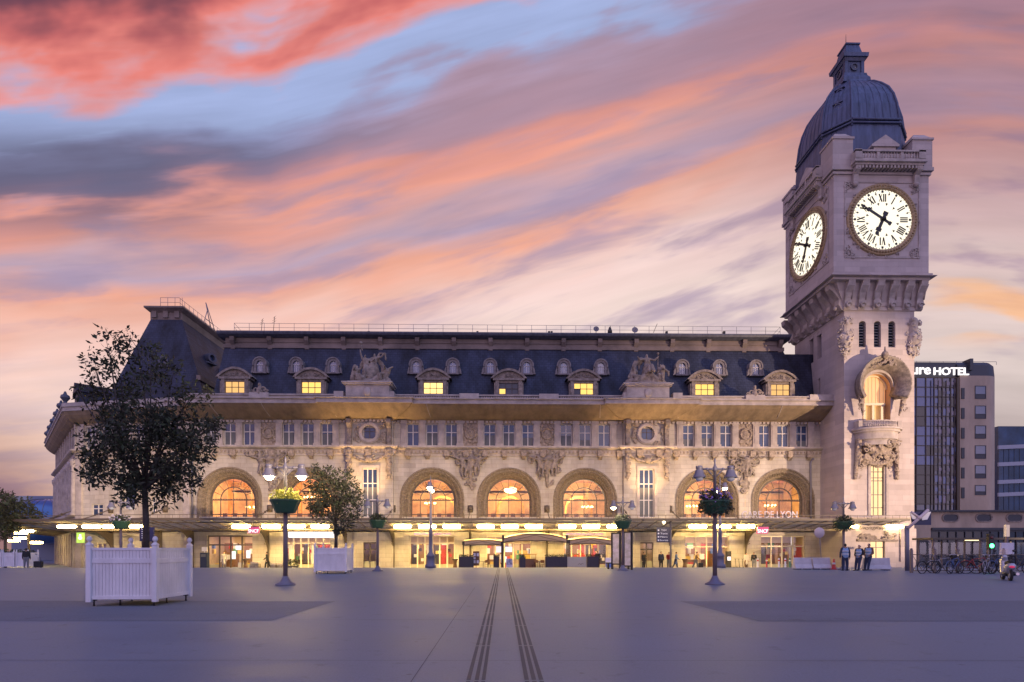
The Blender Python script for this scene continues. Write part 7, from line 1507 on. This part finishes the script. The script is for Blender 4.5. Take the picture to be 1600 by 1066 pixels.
def totem(label, px0, px1, yt, yb, Y, tilt): 
    x0, x1 = PX(px0, Y), PX(px1, Y); t = thing('display_panel', label, 'display', ((x0 + x1) / 2, Y, 0), tilt, 'framed display panels'); w = (x1 - x0) / 2 / math.cos(tilt); h = P(0, yt, Y).z; z0 = P(0, yb, Y).z; mb = MB()
    for s in (-1, 1): mb.box(s * w - .05, s * w + .05, -.07, .07, 0, h); 
    mb.box(-w, w, -.06, .06, h - .08, h); mb.box(-w, w, -.06, .06, z0 - .08, z0); part('frame', mb, 'iron', t); mb = MB(); mb.box(-w + .06, w - .06, -.03, .03, z0, h - .09); part('poster', mb, mat('poster_light', (.62, .52, .40), .5, var=.5, vs=2.5, col2=(.75, .62, .70), emit=(.9, .68, .42), es=.16), t)
totem('framed lit poster panel left of the half lit lamp', 957.5, 968, 832, 881, 37.5, R(-40)); totem('framed lit poster panel right of the half lit lamp', 976, 986, 830, 884, 36.5, R(-40))
bn = thing('bench', 'dark low bench between the two display panels', 'bench', gp(966, 38)); mb = MB(); mb.box(-.9, .9, -.2, .2, .38, .46); part('seat', mb, 'iron', bn); [part('leg', MB().box(x - .05, x + .05, -.16, .16, 0, .38), 'iron', bn) for x in (-.7, .7)]
def block(label, px0, px1, Y=58, h=.55): x0, x1 = PX(px0, Y), PX(px1, Y); t = thing('stone_block', label, 'seat block', ((x0 + x1) / 2, Y, gz(Y)), 0, 'low stone seat blocks'); mb = MB(); mb.box(-(x1 - x0) / 2, (x1 - x0) / 2, -.3, .3, 0, h); part('block', mb, 'stone_dark', t, bevel=.03); mb = MB(); mb.box(-(x1 - x0) / 2 + .05, (x1 - x0) / 2 - .05, -.28, .28, h, h + .2); part('top_slab', mb, 'stone', t, bevel=.03)
block('wide low stone block beside the bin of the first shop', 392, 406); block('low stone block right of the striding person', 424, 432, h=.4); block('low stone block left of the yellow flower lamp', 435, 443, h=.4)
def bush(label, px, Y): t = thing('potted_shrub', label, 'shrub', gp(px, Y), 0, 'potted shrubs by the second shop'); mb = MB(); mb.lathe((0, 0, 0), [(.25, 0), (.32, .35), (.28, .35)], 10); part('pot', mb, 'box_dark', t); ml = MB(); leaves(ml, 200, blob((0, 0, .65), (.4, .35, .4), .3), .16); part('foliage', ml, 'leaf_mid', t)
bush('potted shrub just right of the yellow flower lamp', 453, 58); bush('potted shrub at the glass of the second shop', 462, 58.5)
# boxes with railings and hedge far left
for i, (a, b, l) in enumerate(((-16, 2, 'white boarded planter box cut by the left edge of the picture'), (3, 22, 'middle white boarded planter box behind the traveller'), (24, 44, 'white boarded planter box right behind the traveller'))):
    Y = 48.0; x0, x1 = PX(a, Y), PX(b, Y); t = thing('planter_box', l, 'planter', (x1, Y, gz(Y)), 0, 'white planter boxes at the far left'); planter_mesh(t, x1 - x0 - .1, 1.0, 1.35, 1.5, .1, False); ml = MB(); leaves(ml, 160, lambda: (V(NPR.uniform(x0 - x1 + .1, 0), NPR.uniform(.1, .9), 1.25 + NPR.uniform(0, .35)), V(0, 0, 1)), .14); part('hedge', ml, 'leaf_mid', t)
# dark trees far left
for i, (px, Y, cl, l) in enumerate(((8, 58, [(2, 800, 24, 0), (-15, 790, 24, 1), (18, 795, 20, .5), (8, 822, 20, 0), (-10, 820, 22, 0)], 'dark leafy tree cut by the left edge of the picture'), (45, 66, [(40, 800, 16, 0), (52, 806, 12, 1), (30, 815, 16, 0), (50, 818, 12, .5)], 'smaller dark tree close to the station wing'))):
    tree('plaza_tree', l, (PX(px, Y), Y, gz(60)), Y, (px, 880), (px, 835), .16, cl,   .34, 40, 'dark trees at the far left', seed=20 + i)

# ---------------------------------------------------------------- stone groups on the eaves
for p in PAV:
    c = PX(576.5 if p < 0 else 1010, 59.6); mb = MB(); z = 17.75
    mb.box(c - 2.3, c + 2.3, 58.9, 60.9, z, 18.95); mb.box(c - 2.55, c + 2.55, 58.7, 61.0, 18.95, 19.12); mb.box(c - 2.7, c + 2.7, 58.6, 61.0, 19.12, 19.25); mb.ball((c, 58.85, 18.2), (.4, .15, .5)); mb.build('statue_pedestal', 'stone', station)
def statue(label, px, figs, extra, seed):
    Y = 59.7; x = PX(px, Y); t = thing('statue_group', label, 'statue', (x, Y, 19.25), 0, 'stone groups over the pavilions'); mb = MB(); rnd = random.Random(seed)
    mb.ball((0, 0, 0), (2.3, .9, .55)); 
    for i in range(14): mb.ball((rnd.uniform(-2, 2), rnd.uniform(-.5, .5), rnd.uniform(.1, .5)), rnd.uniform(.25, .5), 8, 6)
    for fx, fy, fz, h, rz, pose, skirt in figs:
        J = skel(h, pose); T = Matrix.Translation((fx, fy, fz)) @ Matrix.Rotation(rz, 4, 'Z'); flesh(mb, J, h, lambda p, T=T: T @ p, g=.012)
        if skirt:
            k = (J['knL'] + J['knR']) / 2; e = V(k.x, k.y, .15)
            for i in range(7): a = V(rnd.uniform(-.16, .16), rnd.uniform(-.12, .1), 0) * h; mb.cap(T @ (J['hip'] + a * .4), T @ (k + a), .07 * h, .06 * h); mb.cap(T @ (k + a), T @ (e + a * skirt), .06 * h, .05 * h)
        if rnd.random() < .8:
            for i in range(3): s = rnd.choice((-1, 1)); mb.tube([T @ (J['neck'] + V(s * .05 * h, .06 * h, 0)), T @ (J['waist'] + V(s * rnd.uniform(.12, .28) * h, .12 * h, 0)), T @ (J['hip'] + V(s * rnd.uniform(.1, .35) * h, .1 * h, -.1 * h))], [.05 * h, .06 * h, .035 * h], 8)
    extra(mb, rnd); part('figures', mb, 'statue_stone', t, remesh=.055, disp=.06, ds=.16); mb = MB(); mb.prism([(-2.35, -.75), (2.35, -.75), (2.35, .75), (-2.35, .75)], 0, .14, 'z'); part('plinth', mb, 'stone', t)
sit = dict(thL=(.25, -1, -.25), shL=(.1, .05, -1), thR=(-.25, -1, -.2), shR=(-.1, .1, -1))
def ex1(mb, rnd):
    mb.tube([(-.95, 0, 3.6), (-1.05, -.1, 4.35)], [.09, .05], 8); mb.ball((-1.08, -.1, 4.4), .17); mb.tube([(.5, .2, 2.6), (.9, .1, 3.35), (1.5, 0, 3.3), (1.55, .1, 2.6)], [.16, .14, .13, .1], 8)
    mb.cap((1.6, -.2, 1.3), (2.35, -.3, 1.75), .22, .10); mb.cap((-1.9, -.1, .5), (-1.75, 0, 1.9), .35, .22); mb.cap((1.3, 0, .4), (1.9, -.1, 1.4), .4, .25); mb.cap((.0, .1, .5), (.1, .1, 2.0), .6, .4)
statue('stone figure group with one arm raised high, on the pedestal left of the middle arches', 580, [(-.55, 0, .45, 2.75, R(10), dict(uaR=(-.35, -.1, 1), faR=(-.15, 0, 1), uaL=(.7, -.3, -.5), faL=(.5, -.5, .3), thL=(.4, -.6, -1), shL=(.1, .2, -1), spine=(-.1, 0, 1)), 1.2),
       (.35, .1, .6, 2.75, R(-5), dict(uaL=(.8, 0, .2), faL=(.5, -.2, .6), uaR=(-.6, -.4, -.5), thR=(-.3, -.5, -1)), 1.3), (-1.55, -.1, .2, 2.2, R(40), dict(sit, uaR=(-.6, -.3, -.4), faR=(.2, -.6, .5), spine=(.1, -.1, 1)), .9), (1.35, -.1, .25, 2.3, R(-45), dict(sit, uaL=(.6, -.4, -.3), faL=(.7, -.5, .3), spine=(.15, -.15, 1)), 1.0)], ex1, 3)
def ex2(mb, rnd):
    mb.tube([(1.15, -.1, .3), (1.2, 0, 3.55)], .055, 6); mb.ball((1.2, 0, 3.5), .14); mb.cap((-1.7, .1, .5), (-1.25, .2, 2.6), .45, .2); mb.cap((-1.3, .2, 2.3), (-.6, .2, 2.95), .25, .2); mb.cap((1.5, .0, .4), (1.7, .0, 2.0), .38, .28); mb.cap((0, 0, .5), (0, .1, 1.9), .75, .45); mb.cap((-.9, -.4, .4), (0, -.5, 1.2), .35, .3); mb.cap((.9, -.4, .4), (.1, -.5, 1.2), .4, .3)
statue('stone group round a seated woman holding a staff, on the pedestal nearer the tower', 1011, [(0, .1, 1.05, 3.0, 0, dict(sit, uaL=(.8, -.3, -.35), faL=(.6, -.4, .5), uaR=(-.8, -.2, -.3), faR=(-.4, -.5, .3), head=(-.05, -.05, 1)), 1.8), (-1.45, -.1, .2, 2.3, R(35), dict(sit, uaR=(-.5, -.2, .5), faR=(.3, -.2, .9), spine=(.2, -.1, 1)), 1.0), (1.55, -.1, .3, 2.5, R(-35), dict(sit, uaL=(.5, -.4, -.6), faL=(-.3, -.6, .4), spine=(-.1, -.1, 1)), 1.1)], ex2, 6)
